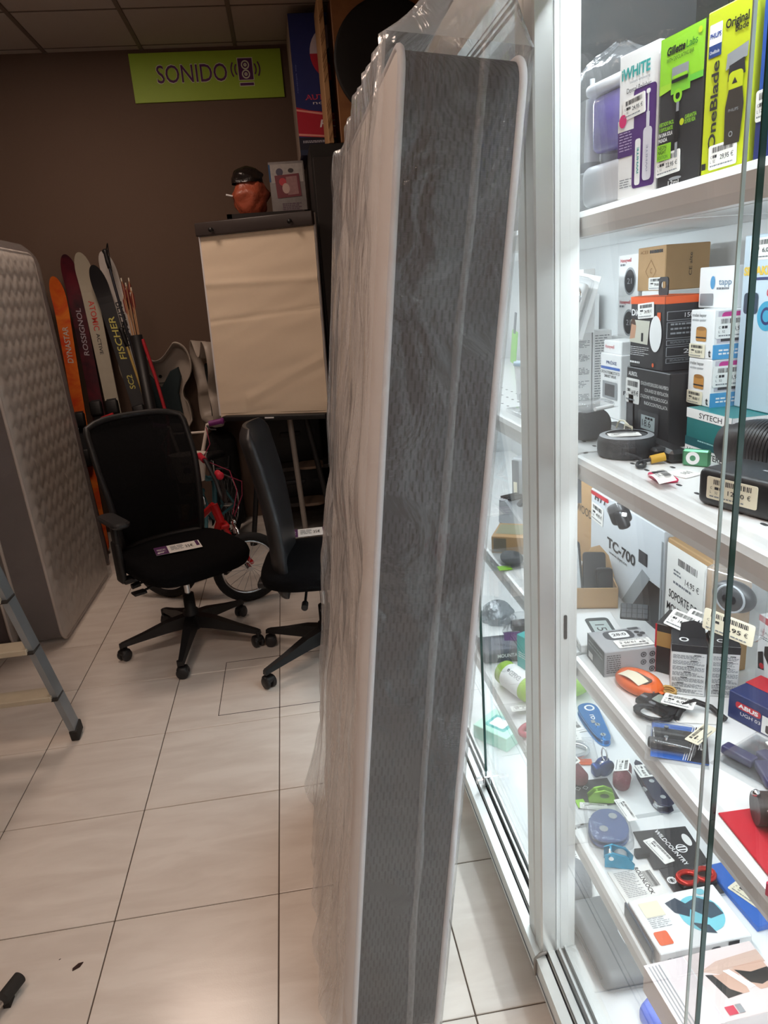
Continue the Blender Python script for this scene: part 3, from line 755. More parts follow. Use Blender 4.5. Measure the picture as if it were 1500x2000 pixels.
# ---- flip chart
fl, fr_ = ony(385, 440, 1.2), ony(622, 412, .9)
ex = Vector((fr_.x-fl.x, fr_.y-fl.y, 0)); FW = .74; frz = math.atan2(ex.y, ex.x)
fc = thing('flip_chart', 'flip chart easel with blank creased paper on a tripod stand', 'flip chart', (fl.x, fl.y, 0), frz)
lean = R(3); tz = 2.06; FH = 1.13
def fp(x, y, z): return (x, y+(tz-z)*-.045, z)      # board leans back at the top
BARM = col(62, 54, 52, .4); PAPERF = col(238, 218, 192, .75, var=.02)
g = G()
q = [(0, .0, tz), (FW, .0, tz), (FW, .0, tz-FH), (0, .0, tz-FH)]
vs = [fp(*p) for p in q]+[(p[0], p[1]+.02, p[2]) for p in [fp(*p) for p in q]]
g.add(vs, [(3, 2, 1, 0), (4, 5, 6, 7), (0, 1, 5, 4), (1, 2, 6, 5), (2, 3, 7, 6), (3, 0, 4, 7)], col(226, 224, 226, .4)); g.build('board', fc)
g = G(); g.rbox((FW/2, -.018, tz-.03), (FW, .04, .075), BARM, .006, 2); bar = g.build('clamp_bar', fc)
for kx in (.115, FW-.13):
    g = G(); g.lathe([(.0, -.03), (.013, -.028), (.014, -.018), (.008, -.01), (.008, 0)], BLACK, (kx, -.038, tz-.04), 14, 'y'); g.build('knob', fc)
g = G()
def sheet(u, v):
    x = .016+u*(FW-.022); z = tz-.07-v*(FH-.085)
    n1 = noise.noise(Vector((x*1.2, z*9, 0)))*.5+noise.noise(Vector((x*3+z*4, z*14-x*5, 4)))*.28+.5*math.exp(-((z-1.72+.02*x)/.02)**2)-.4*math.exp(-((z-1.5-.06*x)/.012)**2)
    crease = .5*max(0, 1-abs((z-1.02)-(x-.2)*.45)/.05) if x > .2 else 0
    p = fp(x, 0, z); return (p[0], p[1]-.007-.011*max(-.3, n1+crease)*min(1, v*6), p[2])
g.grid(sheet, 60, 110, PAPERF); g.build('paper', fc)
g = G()
def sheet2(u, v):
    x = .012+u*(FW-.02); z = tz-.07-v*(FH-.06); p = fp(x, 0, z); return (p[0], p[1]-.003-.002*noise.noise(Vector((x*5, z*5, 9))), p[2])
g.grid(sheet2, 12, 20, PAPERF); g.build('paper', fc)
g = G(); p = fp(FW/2, 0, tz-FH); g.rbox((FW/2+.02, p[1]-.03, tz-FH-.012), (FW-.05, .07, .03), BLACK, .006, 2); tr = g.build('pen_tray', fc)
g = G(); g.b2((FW/2-.03, p[1]-.0665, tz-FH-.014), (FW/2+.03, p[1]-.065, tz-FH-.006), WHITE); g.build('tray_badge', fc)
GP = col(150, 142, 134, .4, .2)
top0 = Vector((FW/2+.03, .045, tz-.3))
for (bx, by) in ((FW/2+.11, .01), (FW/2-.34, .12), (FW/2+.31, .06)):
    g = G(); g.cyl(top0+Vector((0, 0, 0)), (bx, by, .012), .019, GP if by < .05 else BLACK, .017, 14); g.build('leg', fc)
    g = G(); g.cyl((bx, by, .0), (bx, by, .03), .024, BLACK, n=12); g.build('foot', fc)

# ---- dark storage behind the flip chart
RK = col(30, 27, 26, .6); RKB = col(42, 36, 34, .7)
rk = thing('shelving_unit', 'dark metal shelving unit standing against the wall behind the flip chart', 'shelves', (1.52, 1.58, 0))
for sx in (-1, 1):
    for sy in (-1, 1):
        g = G(); g.b2((sx*.235-.015, sy*.3-.015, 0), (sx*.235+.015, sy*.3+.015, 2.115), RK); g.build('upright', rk)
for z in (.25, .5, 1.05, 1.55, 2.09):
    g = G(); g.b2((-.25, -.315, z), (.25, .315, z+.025), RKB); g.build('shelf_board', rk)
g = G(); g.b2((-.25, .3, .1), (.25, .312, 2.1), RK); g.build('back_panel', rk)
for k, (z, w, h, lab) in enumerate(((.2756, .4, .2, 'black equipment case on the lowest board of the dark shelving'), (.5256, .42, .36, 'black equipment case on the second board of the dark shelving'), (1.0756, .4, .34, 'black equipment case on the middle board of the dark shelving'), (1.5756, .42, .3, 'black equipment case on the fourth board of the dark shelving'))):
    t = thing('equipment_case', lab, 'case', (1.5, 1.62, z), 0, 'black equipment cases')
    g = G(); g.rbox((0, 0, h/2), (w, .4, h), col(24, 22, 22, .45), .012, 2); g.build('shell', t)
    g = G(); g.rbox((0, -.205, h*.55), (.14, .02, .03), INK, .006, 2); g.build('handle', t)
    for s in (-1, 1): g = G(); g.b2((s*w*.36-.02, -.206, h*.5), (s*w*.36+.02, -.199, h*.62), INK); g.build('latch', t)
for px, z0 in (((590, 913), .5), ((594, 985), .3)):
    pb = ony(*px, 1.16)
    t = G(); t.prism(rrect(.17, .2, .06, 6), 0, .018, col(120, 100, 84, .5), bev=.003)
    o = t.build('wooden_board', None, (pb.x+.06, 1.25, .5256 if z0 == .5 else .2756), (0, 0, 0))
    tag(o, 'pale rounded wooden board lying on the dark shelving, ' + ('upper one' if z0 == .5 else 'lower one'), 'board', 'wooden boards by the flip chart')
cab = thing('storage_cabinet', 'tall black storage cabinet between flip chart and display case', 'cabinet', (2.19, 1.44, 0))
g = G(); g.b2((-.4, -.45, .0), (.4, .45, 2.42), RK); g.build('carcass', cab)
for s in (-1, 1):
    g = G(); g.rbox((s*.198, -.462, 1.2), (.385, .022, 2.3), RKB, .003, 1, smooth=False); d_ = g.build('cabinet_door', cab)
    g = G(); g.cyl((s*.03, -.49, 1.1), (s*.03, -.49, 1.25), .006, CHROME, n=8); g.build('handle', d_)
# goods on top
def orange_bag():
    p = ony(500, 418, 1.42); t = thing('orange_bag', 'bright orange stuff bag knotted in clear plastic on top of dark shelves', 'bag', (p.x-.02, 1.45, 2.115))
    g = G()
    def fn(u, v):
        a = u*2*math.pi; r = .104*math.sin(math.pi*min(.97, v*.86+.12))**.6; n1 = noise.noise(Vector((math.cos(a)*2.2, math.sin(a)*2.2, v*5)))
        r *= 1+.22*n1; return (r*math.cos(a)*1.05, r*math.sin(a)*.8, .002+v*.25)
    g.grid(fn, 28, 18, col(176, 88, 62, .35, bump=.6, bs=30), closed_u=True); g.add([(0, 0, .002)]+[fn(i/28, 0) for i in range(28)], [(0, 1+(i+1) % 28, 1+i) for i in range(28)], KRAFT); g.build('sack', t)
    g = G()
    def fn2(u, v):
        a = u*2*math.pi; r = .098*(1-v**4*.9)*(1+.25*noise.noise(Vector((math.cos(a)*2, math.sin(a)*2, v*3+7)))); return (r*math.cos(a)-.01, r*math.sin(a)*.8, .19+v*.1)
    g.grid(fn2, 22, 10, col(34, 28, 26, .25, bump=.6, bs=30), closed_u=True); g.build('black_top', t)
    g = G(); g.cyl((-.15, -.02, .13), (-.11, -.02, .12), .006, WHITE, n=6); g.build('drawcord_end', t)
orange_bag()
p = ony(575, 412, 1.4)
t = thing('game_box', 'grey plastic-wrapped boxed game with small red card taped on its front', 'box', (1.657, 1.42, 2.1155), R(-2))
g = G(); g.rbox((0, .05, .1495), (.22, .1, .299), col(120, 114, 112, .2, var=.25, scale=22), .003, 1, smooth=False); g.build('carton', t)
f = Face((-.11, 0, 0), (1, 0, 0), (0, 0, 1), .22, .299); f.rect(.05, .6, .95, .95, col(168, 162, 158, .3, var=.3, scale=40)); f.rect(0, .62, .05, .95, col(40, 84, 130, .4)); f.ell(.3, .8, .2, .2, col(78, 74, 92, .4)); f.ell(.62, .82, .16, .12, col(60, 56, 58, .4)); f.g.build('front_print', t)
f = Face((-.11, 0, 0), (1, 0, 0), (0, 0, 1), .22, .299); f.lines(.3, .03, .85, .2, 5, col(90, 66, 84, .5), .6, 4); f.g.build('caption_print', t)
f = Face((-.07, -.003, .09), (1, 0, .05), (-.05, 0, 1), .15, .13); f.rect(0, 0, 1, 1, col(118, 52, 62, .4)); f.rect(.45, .1, .9, .9, col(160, 120, 120, .5, var=.3, scale=60)); f.ell(.3, .7, .3, .3, col(190, 60, 70, .4)); f.ell(.4, .4, .3, .4, col(200, 170, 160, .4)); f.g.build('taped_card', t)
# blue toy box
bl = ony(592, 284, .98); NAVY = col(28, 40, 104, .4, var=.12, scale=9); REDB = col(176, 26, 52, .4, var=.08)
t = thing('racing_set_box', 'large blue and red racing set box on top of the black cabinet', 'box', (1.75, 1.3, 2.4205), R(0))
BW, BH, BD = .36, .74, .5
g = G(); g.rbox((BW/2, BD/2, BH/2), (BW, BD, BH), NAVY, .003, 1, smooth=False); g.build('carton', t)
f = Face((0, 0, 0), (1, 0, 0), (0, 0, 1), BW, BH)
f.rect(0, .0, 1, .04, col(30, 42, 70, .6)); f.rect(0, .04, 1, .13, col(20, 22, 44, .4))
f.poly([(0, .14), (1, .1), (1, .3), (.6, .3), (.2, .325), (0, .35)], REDB); f.poly([(0, .145), (1, .105), (1, .115), (0, .16)], col(226, 150, 140, .4)); f.poly([(0, .322), (.4, .29), (1, .27), (1, .28), (.4, .305), (0, .335)], col(226, 150, 140, .4))
f.ell(.7, .72, .8, .8, REDB, 32); f.poly([(.7+.4*math.cos(R(a)), .72+.2*math.sin(R(a))) for a in range(60, 181, 10)]+[(.7, .72)], col(190, 180, 190, .4)); f.ell(.7, .7, .3, .3, NAVY)
f.text('AUTO', .16, .4, .035, col(214, 60, 84, .4), fit=.42, bold=.03); f.text('AUTO', .162, .402, .03, NAVY, fit=.4, bold=-.01); f.text('non incl', .28, .365, .025, col(220, 220, 230, .4), fit=.6); f.text('HOT', .36, .2, .055, col(232, 226, 232, .4), fit=.5, bold=.02, shear=.2)
f.lines(.06, .085, .7, .105, 2, col(200, 200, 215, .4), .5, 8, .04); f.text('racetrack toy', .06, .45, .02, col(120, 130, 190, .4), rot=90, fit=.2)
f.g.build('front_print', t)
f = Face((0, BD, 0), (0, -1, 0), (0, 0, 1), BD, BH); f.rect(0, 0, 1, 1, col(150, 132, 120, .7, var=.3, scale=14)); f.g.build('side_panel', t)
# cardboard speaker box with a big black disc
t = thing('subwoofer_box', 'brown loudspeaker box with one large black disc on the black cabinet', 'speaker', (1.9, .985, 2.4205), R(0))
WOOD = tile_mat('speaker_wood', (128, 84, 50), (158, 108, 66), .55, 6, 9); LTAN = col(182, 140, 96, .7, var=.1)
cab2 = .68
g = G(); g.rbox((cab2/2+.035, .15, .36), (cab2-.07, .3, .72), WOOD, .004, 1, smooth=False); g.build('cabinet', t)
g = G(); g.rbox((.015, .15, .36), (.03, .3, .72), LTAN, .003, 1, smooth=False); sd = g.build('side_board', t)
g = G(); g.lathe([(0, -.004), (.2, -.006), (.29, -.008), (.305, -.004), (.305, .004)], col(16, 14, 14, .6), (cab2/2+.03, -.0015, .4), 48, 'y'); g.build('disc', t)
f = Face((0, .0, 0), (1, 0, 0), (0, 0, 1), .03, .72)
rn = random.Random(5)
for k in range(26):
    z_ = rn.random()*.9; f.poly([(.1, z_), (.2, z_), (.9, z_+.06), (.8, z_+.06)], col(120, 80, 48, .7))
f.g.build('side_scuffs', sd)['kind'] = 'stuff'

# ---- black bags standing in front of the skis
def soft_bag(name, label, loc, sx, sy, h, m_, rz=0, seed=0):
    t = thing(name, label, 'bag', loc, rz)
    g = G()
    def fn(u, v):
        a = u*2*math.pi; ca, sa = math.cos(a), math.sin(a); e = 3.2; rr = (abs(ca)**e+abs(sa)**e)**(-1/e)
        n1 = noise.noise(Vector((ca*1.6+seed, sa*1.6, v*3))); k = min(1, (v*8)**.5+.75)*(1 if v < .86 else max(.02, 1-((v-.86)/.14)**2))
        return (sx/2*rr*ca*k*(1+.1*n1), sy/2*rr*sa*k*(1+.1*n1), .001+v*h+.01*n1*v)
    g.grid(fn, 40, 30, m_, closed_u=True); g.build('sack', t)
    g = G(); g.tube([(-.06, -sy*.45, h*.72), (-.05, -sy*.62, h*.6), (.05, -sy*.62, h*.6), (.06, -sy*.45, h*.72)], .012, INK, 8); g.build('handle', t)
    g = G(); g.tube([(0, -sy*.5, h*(.2+.05*k)) for k in range(9)], .004, col(120, 120, 122, .4, .5), 6); g.build('zip', t)
    return t
BAGB = col(20, 19, 20, .8, bump=.4, bs=40)
soft_bag('ski_bag', 'tall black ski boot bag standing before the orange and maroon skis', (.5, 1.15, 0), .36, .22, .98, BAGB, R(4), 1)
soft_bag('ski_bag', 'black equipment bag standing below the child bicycle seats', (.98, 1.9, 0), .22, .14, .74, BAGB, R(-6), 5)
p = ony(207, 818, 1.31)
t = thing('walking_stick', 'black stick with red grip standing behind the mesh-backed chair', 'stick', (p.x, 1.315, 0))
g = G(); g.cyl((0, 0, 0), (0, 0, p.z-.02), .01, INK, n=10); g.build('stick', t)
g = G(); g.tube([(-.07, 0, p.z-.03), (-.02, 0, p.z), (.05, 0, p.z+.02)], .016, col(190, 36, 44, .4), 10); g.build('grip', t)
# ================================================================== OFFICE CHAIRS
CHB = col(26, 26, 28, .5); CHF = col(14, 14, 16, .95, bump=.25, bs=300, spec=.1); CHP = col(40, 40, 42, .45)
def caster(parent, x, y, a):
    g = G(); g.M = Matrix.Translation((x, y, 0)) @ Matrix.Rotation(a, 4, 'Z')
    for s in (-1, 1): g.lathe([(0, s*.006), (.024, s*.006), (.028, s*.01), (.028, s*.021), (.022, s*.026), (0, s*.027)], CHP, (0, 0, .028), 18, 'y')
    g.rbox((.0, 0, .042), (.05, .05, .03), CHB, .012, 2); g.cyl((-.012, 0, .05), (-.012, 0, .085), .009, CHB, n=10)
    return g.build('caster', parent)
def base(root, a0, r=.335):
    for k in range(5):
        a = R(a0+72*k); c, s = math.cos(a), math.sin(a)
        g = G(); g.M = Matrix.Rotation(a, 4, 'Z')
        P = [(.02, .035, .105, .165), (.12, .03, .1, .15), (.24, .022, .085, .115), (.335, .016, .072, .092), (.352, .013, .066, .086)]
        vs = []
        for x, w, z0, z1 in P: vs += [(x, -w, z0), (x, w, z0), (x, w*.7, z1), (x, -w*.7, z1)]
        n = len(P); g.add(vs, [(4*i+j, 4*i+(j+1) % 4, 4*i+4+(j+1) % 4, 4*i+4+j) for i in range(n-1) for j in range(4)]+[(3, 2, 1, 0), (4*n-4, 4*n-3, 4*n-2, 4*n-1)], CHB)
        lg = g.build('base_leg', root, fix=True)
        caster(lg, r*c, r*s, a+R(40+50*k))
    g = G(); g.lathe([(0, .085), (.038, .085), (.042, .12), (.036, .185), (.028, .19), (.027, .27), (0, .27)], CHB, n=20); g.build('hub', root)
    g = G(); g.cyl((0, 0, .26), (0, 0, .4), .014, CHROME, n=14); g.build('gas_lift', root)
def chair(loc, heading, a0, label, seat_z=.475, arms=True, mesh_back=True):
    """heading: direction the sitter faces, degrees from +x"""
    root = thing('office_chair', label, 'chair', (loc[0], loc[1], 0), 0, 'black office swivel chairs')
    base(root, a0)
    H = Matrix.Rotation(R(heading), 4, 'Z')     # local +x is forward
    g = G(); g.M = H; g.rbox((0, 0, .395), (.2, .16, .04), CHB, .01, 2); g.rbox((-.16, 0, .405), (.2, .07, .03), CHB, .008, 2)
    g.tube([(.02, -.07, .39), (.03, -.16, .375), (.03, -.22, .365)], .006, CHB, 8); g.rbox((.03, -.24, .362), (.05, .06, .012), CHB, .004, 2)
    g.tube([(-.06, -.07, .39), (-.06, -.2, .37)], .006, CHB, 8); g.cyl((-.06, -.2, .37), (-.06, -.24, .366), .014, CHB, n=12)
    g.build('mechanism', root)
    g = G(); g.M = H
    def seat(u, v):
        a = u*2*math.pi; ca, sa = math.cos(a), math.sin(a); e = 4.0
        rr = (abs(ca)**e+abs(sa)**e)**(-1/e)
        k = math.sin(math.pi*v/2)
        prof = [(0, -.042), (.9, -.045), (.98, -.03), (1, -.008), (.985, .012), (.94, .024), (.8, .028), (.5, .022), (0, .018)]
        t = v*(len(prof)-1); i = min(int(t), len(prof)-2); w = t-i; r = prof[i][0]*(1-w)+prof[i+1][0]*w; z = prof[i][1]*(1-w)+prof[i+1][1]*w
        x, y = .268*rr*ca*r, .272*rr*sa*r
        if x > .12 and r > .3: z -= (x-.12)**2*1.4
        return (x+.02, y, seat_z+z-.005)
    g.grid(seat, 48, 25, CHF, closed_u=True); g.build('seat', root)
    # backrest
    bz0, bz1, bw = seat_z+.02, seat_z+.625, .24
    def back(v, s):                       # outline: width and fore-aft position at height v 0..1
        w = bw*(.84+.16*min(1, v*1.6)) if v < .9 else bw*(1-.6*(v-.9)**1.2)
        x = -.235-.11*v+.07*math.sin(math.pi*v)*.6-.02*v*v if mesh_back else -.175-.075*v+.03*math.sin(math.pi*v)
        return x, w
    def bpt(u, v, off):
        x, w = back(v, 0); y = (u-.5)*2*w; x += .05*(abs(u-.5)*2)**2; z = bz0+v*(bz1-bz0)
        if v > .92: z -= .03*(abs(u-.5)*2)**4*(v-.92)/.08
        return (x+off, y, z)
    if mesh_back:
        MESHM = mesh_fabric()
        g = G(); g.M = H; g.grid(lambda u, v: bpt(u, v, 0), 18, 24, MESHM); g.build('mesh_back', root)
        fr = [bpt(0, v/20, 0) for v in range(21)]+[bpt(u/10, 1, 0) for u in range(1, 11)]+[bpt(1, 1-v/20, 0) for v in range(1, 21)]+[bpt(1-u/10, 0, 0) for u in range(1, 10)]
        g = G(); g.M = H; g.tube(fr, .016, CHB, 8, True); g.build('back_frame', root)
        g = G(); g.M = H; g.rbox((-.29, 0, seat_z+.22), (.02, .3, .12), CHP, .008, 2); g.build('lumbar_pad', root)
    else:
        g = G(); g.M = H
        def shell(u, v):
            a = u*2*math.pi; x, w = back(v, 0); ca, sa = math.cos(a), math.sin(a)
            e = 3.0; rr = (abs(ca)**e+abs(sa)**e)**(-1/e)
            k = min(1, 12*v, 14*(1-v)+.05)**.5
            return (x+.034*ca*rr*k+.04*(sa*rr)**2, w*sa*rr*k**.3, bz0-.15+v*(bz1-bz0+.15))
        g.grid(shell, 36, 30, CHP, closed_u=True); n = 36
        g.add([shell(i/36, 1) for i in range(36)], [tuple(range(36))], CHP); g.build('backrest', root)
    if mesh_back: g = G(); g.M = H; g.tube([(-.2, 0, .405), (-.31, 0, .42), (-.33, 0, .5), (-.325, 0, .62), (-.33, 0, .75)], lambda t: .03-.008*t, CHB, 10); g.build('back_support', root)
    else: g = G(); g.M = H; g.rbox((-.2, 0, .4), (.16, .09, .03), CHB, .008, 2); g.build('back_support', root)
    if arms:
        for s in (-1,):
            g = G(); g.M = H; g.rbox((-.02, s*.2, .42), (.07, .18, .022), CHB, .006, 2); g.rbox((-.03, s*.285, .51), (.075, .03, .2), CHB, .012, 2); g.rbox((-.02, s*.285, .64), (.05, .022, .13), CHB, .008, 2)
            o_ = g.build('arm_support', root)
            g = G(); g.M = H; g.prism(rrect(.24, .085, .038, 5, -.0, s*.285), .7, .726, CHP, bev=.008); g.build('arm_pad', root)
    return root
def mesh_fabric():
    mt = bpy.data.materials.get('chair_mesh_fabric')
    if mt: return mt
    mt = bpy.data.materials.new('chair_mesh_fabric'); mt.use_nodes = True; nt = mt.node_tree; N = nt.nodes; L = nt.links; p = N['Principled BSDF']
    p.inputs['Base Color'].default_value = (.005, .005, .006, 1); p.inputs['Roughness'].default_value = .8; p.inputs['Specular IOR Level'].default_value = .15
    tc = N.new('ShaderNodeTexCoord'); ck = N.new('ShaderNodeTexNoise'); ck.inputs['Scale'].default_value = 900
    L.new(tc.outputs['Object'], ck.inputs['Vector'])
    mr = N.new('ShaderNodeMapRange'); mr.inputs[1].default_value = .5; mr.inputs[2].default_value = .62; mr.inputs[3].default_value = 1; mr.inputs[4].default_value = .93
    L.new(ck.outputs['Fac'], mr.inputs[0]); L.new(mr.outputs[0], p.inputs['Alpha'])
    return mt
c1 = chair((.935, -.13), -58, 195, 'black mesh-backed office chair beside the quilted mattress', seat_z=.49)
c2 = chair((1.58, -.46), -6, 143.5, 'black solid-backed office chair half behind the wrapped mattress', seat_z=.49, arms=False, mesh_back=False)
PURPT = col(84, 34, 92, .6)
def ticket(a, b, z, label, depth=.12):
    c = Carton('price_ticket', label, 'price ticket', a, b, z, .0012, depth, [PAPER], 'price tickets on the chairs')
    c.body(name='card'); f = c.top(); f.rect(0, 0, .28, 1, PURPT); f.text('PRECIO', .05, .5, .2, PAPER, fit=.18); f.lines(.05, .15, .23, .35, 2, PAPER, .5, 2, .1)
    f.ell(.06, .2, .06, .06, PAPER); f.lines(.34, .2, .62, .8, 4, GREYT, .35, 5, .1); f.text('35€', .66, .3, .34, INK, fit=.17); f.rect(.9, .3, .97, .95, PURPT)
    f.g.build('print', c.root); return c
ticket((306, 1086), (396, 1068), .513, 'white and purple price ticket on the mesh-backed chair seat')
ticket((560, 1052), (640, 1043), .513, 'white and purple price ticket on the solid-backed chair seat')
# ================================================================== CHILDREN'S BICYCLES
TYRE = col(28, 26, 26, .8, bump=.3, bs=200); SPK = col(190, 190, 192, .3, .8)
def wheel(root, c, r, axis_z, tyre, label=None, rim=None, knob=False):
    """upright wheel, centre c, turned axis_z about z; axle along local y before turning"""
    M_ = Matrix.Translation(c) @ Matrix.Rotation(axis_z, 4, 'Z')
    g = G(); g.M = M_; n = 40; tr = .024
    g.tube([((r-tr)*math.cos(2*math.pi*i/n), 0, (r-tr)*math.sin(2*math.pi*i/n)) for i in range(n)], tr, tyre, 10, True)
    if knob:
        for i in range(56):
            a = 2*math.pi*i/56
            for s in (-1, 1): g.box((( r)*math.cos(a+s*.02), s*.009, (r)*math.sin(a+s*.02)), (.008, .013, .014), tyre, (0, -a, 0))
    w = g.build('tyre', root)
    g = G(); g.M = M_; rr = r-.05
    g.tube([(rr*math.cos(2*math.pi*i/n), 0, rr*math.sin(2*math.pi*i/n)) for i in range(n)], .009, rim or CHROME, 6, True); g.build('rim', root)
    g = G(); g.M = M_
    for i in range(20):
        a = 2*math.pi*i/20; s = 1 if i % 2 else -1
        g.cyl((.015*math.cos(a+.6), s*.02, .015*math.sin(a+.6)), (rr*math.cos(a), 0, rr*math.sin(a)), .0012, SPK, n=4, cap=False)
    sp_ = g.build('spokes', root); sp_['kind'] = 'stuff'
    g = G(); g.M = M_; g.cyl((0, -.04, 0), (0, .04, 0), .014, CHROME, n=12); g.build('hub', root)
def bike(loc, heading, r, wb, cols, label, steer=0, bar_h=.42, knob=False, basket=False, tyre=None, flat=False, bw=.27):
    """origin below the front axle; heading: direction the bicycle points (degrees from +x)"""
    frame_c, fork_c, grip_c, bar_c, sad_c = cols
    root = thing('bicycle', label, 'bicycle', (loc[0], loc[1], .004 if knob else 0), R(heading), "children's bicycles")
    st = R(steer)
    wheel(root, (0, 0, r), r, st, tyre or TYRE, knob=knob); wheel(root, (-wb, 0, r), r, 0, TYRE)
    hd = Vector((-.13, 0, r+.26)); ht = Vector((-.16, 0, r+.36)); bb = Vector((-wb*.56, 0, r*.95)); sc = Vector((-wb*.72, 0, r+.28)); ra = Vector((-wb, 0, r))
    g = G(); g.tube([hd+Vector((0, 0, .02)), (hd+bb)/2+Vector((0, 0, -.03)), bb], .021, frame_c, 10); g.build('down_tube', root)
    g = G(); g.tube([ht, (ht+sc)/2+Vector((0, 0, -.05)), sc+Vector((0, 0, -.04))], .018, frame_c, 10); g.build('top_tube', root)
    g = G(); g.cyl(bb, sc, .017, frame_c, n=12); g.build('seat_tube', root)
    for s in (-1, 1):
        g = G(); g.tube([bb+Vector((0, s*.02, 0)), ra+Vector((0, s*.045, 0))], .01, frame_c, 8); g.build('chain_stay', root)
        g = G(); g.tube([sc+Vector((0, s*.015, -.05)), ra+Vector((0, s*.045, 0))], .009, frame_c, 8); g.build('seat_stay', root)
    g = G(); g.cyl(hd, ht, .024, frame_c, n=14); g.build('head_tube', root)
    S = Matrix.Translation(ht) @ Matrix.Rotation(st, 4, 'Z') @ Matrix.Translation(-ht)
    g = G(); g.M = S
    for s in (-1, 1): g.tube([hd+Vector((.01, s*.03, -.03)), hd+Vector((.05, s*.05, -.14)), Vector((0, s*.052, r))], .012, fork_c, 8)
    g.rbox(hd+Vector((.01, 0, -.025)), (.05, .09, .03), fork_c, .01, 2); g.build('fork', root)
    g = G(); g.M = S
    for s in (-1, 1): g.tube([hd+Vector((.06, s*.008, -.02)), hd+Vector((.07, s*.05, -.05)), hd+Vector((.075, s*.055, -.1))], .009, CHROME, 8)
    g.rbox(hd+Vector((.065, 0, -.012)), (.02, .06, .025), CHROME, .006, 2); g.build('brake_arch', root)
    bt = ht+Vector((.02, 0, .02)); bh = bar_h-(ht.z-r)
    g = G(); g.M = S; g.tube([bt+Vector((-.01, -bw, bh)), bt+Vector((.0, -bw*.63, bh*.95)), bt+Vector((.03, -bw*.4, bh*.4)), bt+Vector((.035, -.05, .01)), bt+Vector((.035, .05, .01)), bt+Vector((.03, bw*.4, bh*.4)), bt+Vector((0, bw*.63, bh*.95)), bt+Vector((-.01, bw, bh))], .011, bar_c, 10)
    if not flat: g.cyl(bt+Vector((.01, -bw*.55, bh*.8)), bt+Vector((.01, bw*.55, bh*.8)), .007, bar_c, n=8)
    g.build('handlebar', root)
    for s in (-1, 1):
        g = G(); g.M = S; g.cyl(bt+Vector((-.004, s*bw*.68, bh*.96)), bt+Vector((-.012, s*(bw+.02), bh)), .017, grip_c, n=12); g.ell(bt+Vector((-.012, s*(bw+.022), bh)), (.021, .012, .021), grip_c, 12, 6); g.build('grip', root)
        g = G(); g.M = S; g.tube([bt+Vector((.01, s*bw*.62, bh*.93)), bt+Vector((.04, s*bw*.75, bh*.86)), bt+Vector((.045, s*bw*.96, bh*.85))], .005, INK, 6); g.build('brake_lever', root)
        g = G(); g.M = S; g.tube([bt+Vector((.02, s*bw*.6, bh*.9)), bt+Vector((.12, s*.15, bh*.6)), bt+Vector((.13, s*.06, bh*.1)), hd+Vector((.07, s*.02, .02))], .003, col(150, 40, 70, .5), 6); g.build('brake_cable', root)
    g = G(); sd = sc+Vector((0, 0, .07)); g.cyl(sc+Vector((0, 0, -.02)), sd+Vector((0, 0, .03)), .012, CHROME, n=10); g.build('seat_post', root)
    g = G()
    def sad(u, v):
        a = u*2*math.pi; x = .115*math.cos(a); w = .03+.05*max(0, (-math.cos(a)+.25))
        k = [(0, 0), (1, 0), (1.05, .018), (.9, .036), (0, .042)]; t = v*4; i = min(int(t), 3); q = t-i
        rr = k[i][0]*(1-q)+k[i+1][0]*q; z = k[i][1]*(1-q)+k[i+1][1]*q
        return (sd.x+x*rr, sd.y+w*math.sin(a)*rr*1.1, sd.z+.02+z)
    g.grid(sad, 28, 9, sad_c, closed_u=True); g.build('saddle', root)
    g = G(); g.lathe([(0, -.03), (.055, -.03), (.058, -.026), (.055, -.022), (0, -.022)], CHROME, bb, 24, 'y'); g.build('chainring', root)
    for s in (-1, 1):
        g = G(); q = bb+Vector((s*.09, -s*.05*-1, -s*.06)); g.tube([bb+Vector((0, s*.03, 0)), bb+Vector((s*.09, s*.05, -s*.06))], .008, CHROME, 8); ca = g.build('crank', root)
        g = G(); g.rbox(bb+Vector((s*.09, s*.09, -s*.06)), (.06, .07, .018), BLACK, .005, 2); g.build('pedal', root)
    if basket:
        g = G(); g.M = S @ Matrix.Translation(bt+Vector((.1, 0, bh*.05+.015)))
        g.lathe([(.07, -.085), (.1, .085), (.105, .088), (.1, .08), (.068, -.078), (0, -.078)], col(232, 222, 210, .5), n=28, sx=.7, sy=1.15); bk = g.build('basket', root)
        f = Face(S @ (bt+Vector((.162, .06, bh*.05-.045))), (0, -1, 0), (.16, 0, 1), .12, .12)
        f.ell(.5, .5, .4, .32, col(70, 52, 120, .5), 7); f.ell(.62, .42, .22, .3, col(52, 40, 70, .5), 6); f.ell(.4, .4, .24, .2, col(96, 70, 150, .5), 5); f.lines(.3, .72, .75, .9, 2, INK, .4, 5, .1); f.g.build('basket_print', bk)
    return root
TAN = col(176, 146, 100, .85)
RED = col(190, 24, 28, .3); TEAL = col(70, 120, 130, .4); OFFW = col(222, 210, 200, .4)
bike((.845, .92), -106, .245, .62, (TEAL, TEAL, col(122, 40, 120, .5), OFFW, BLACK), "child's bicycle with white handlebar, basket and tan knobbly front tyre", steer=8, bw=.19, bar_h=.645, knob=True, basket=True, tyre=TAN)
bike((1.2, .33), -22, .2, .52, (RED, RED, col(210, 36, 60, .45), INK, col(58, 44, 38, .5)), "child's red bicycle with red grips, in front of the flip chart", steer=38, bar_h=.56, flat=True)
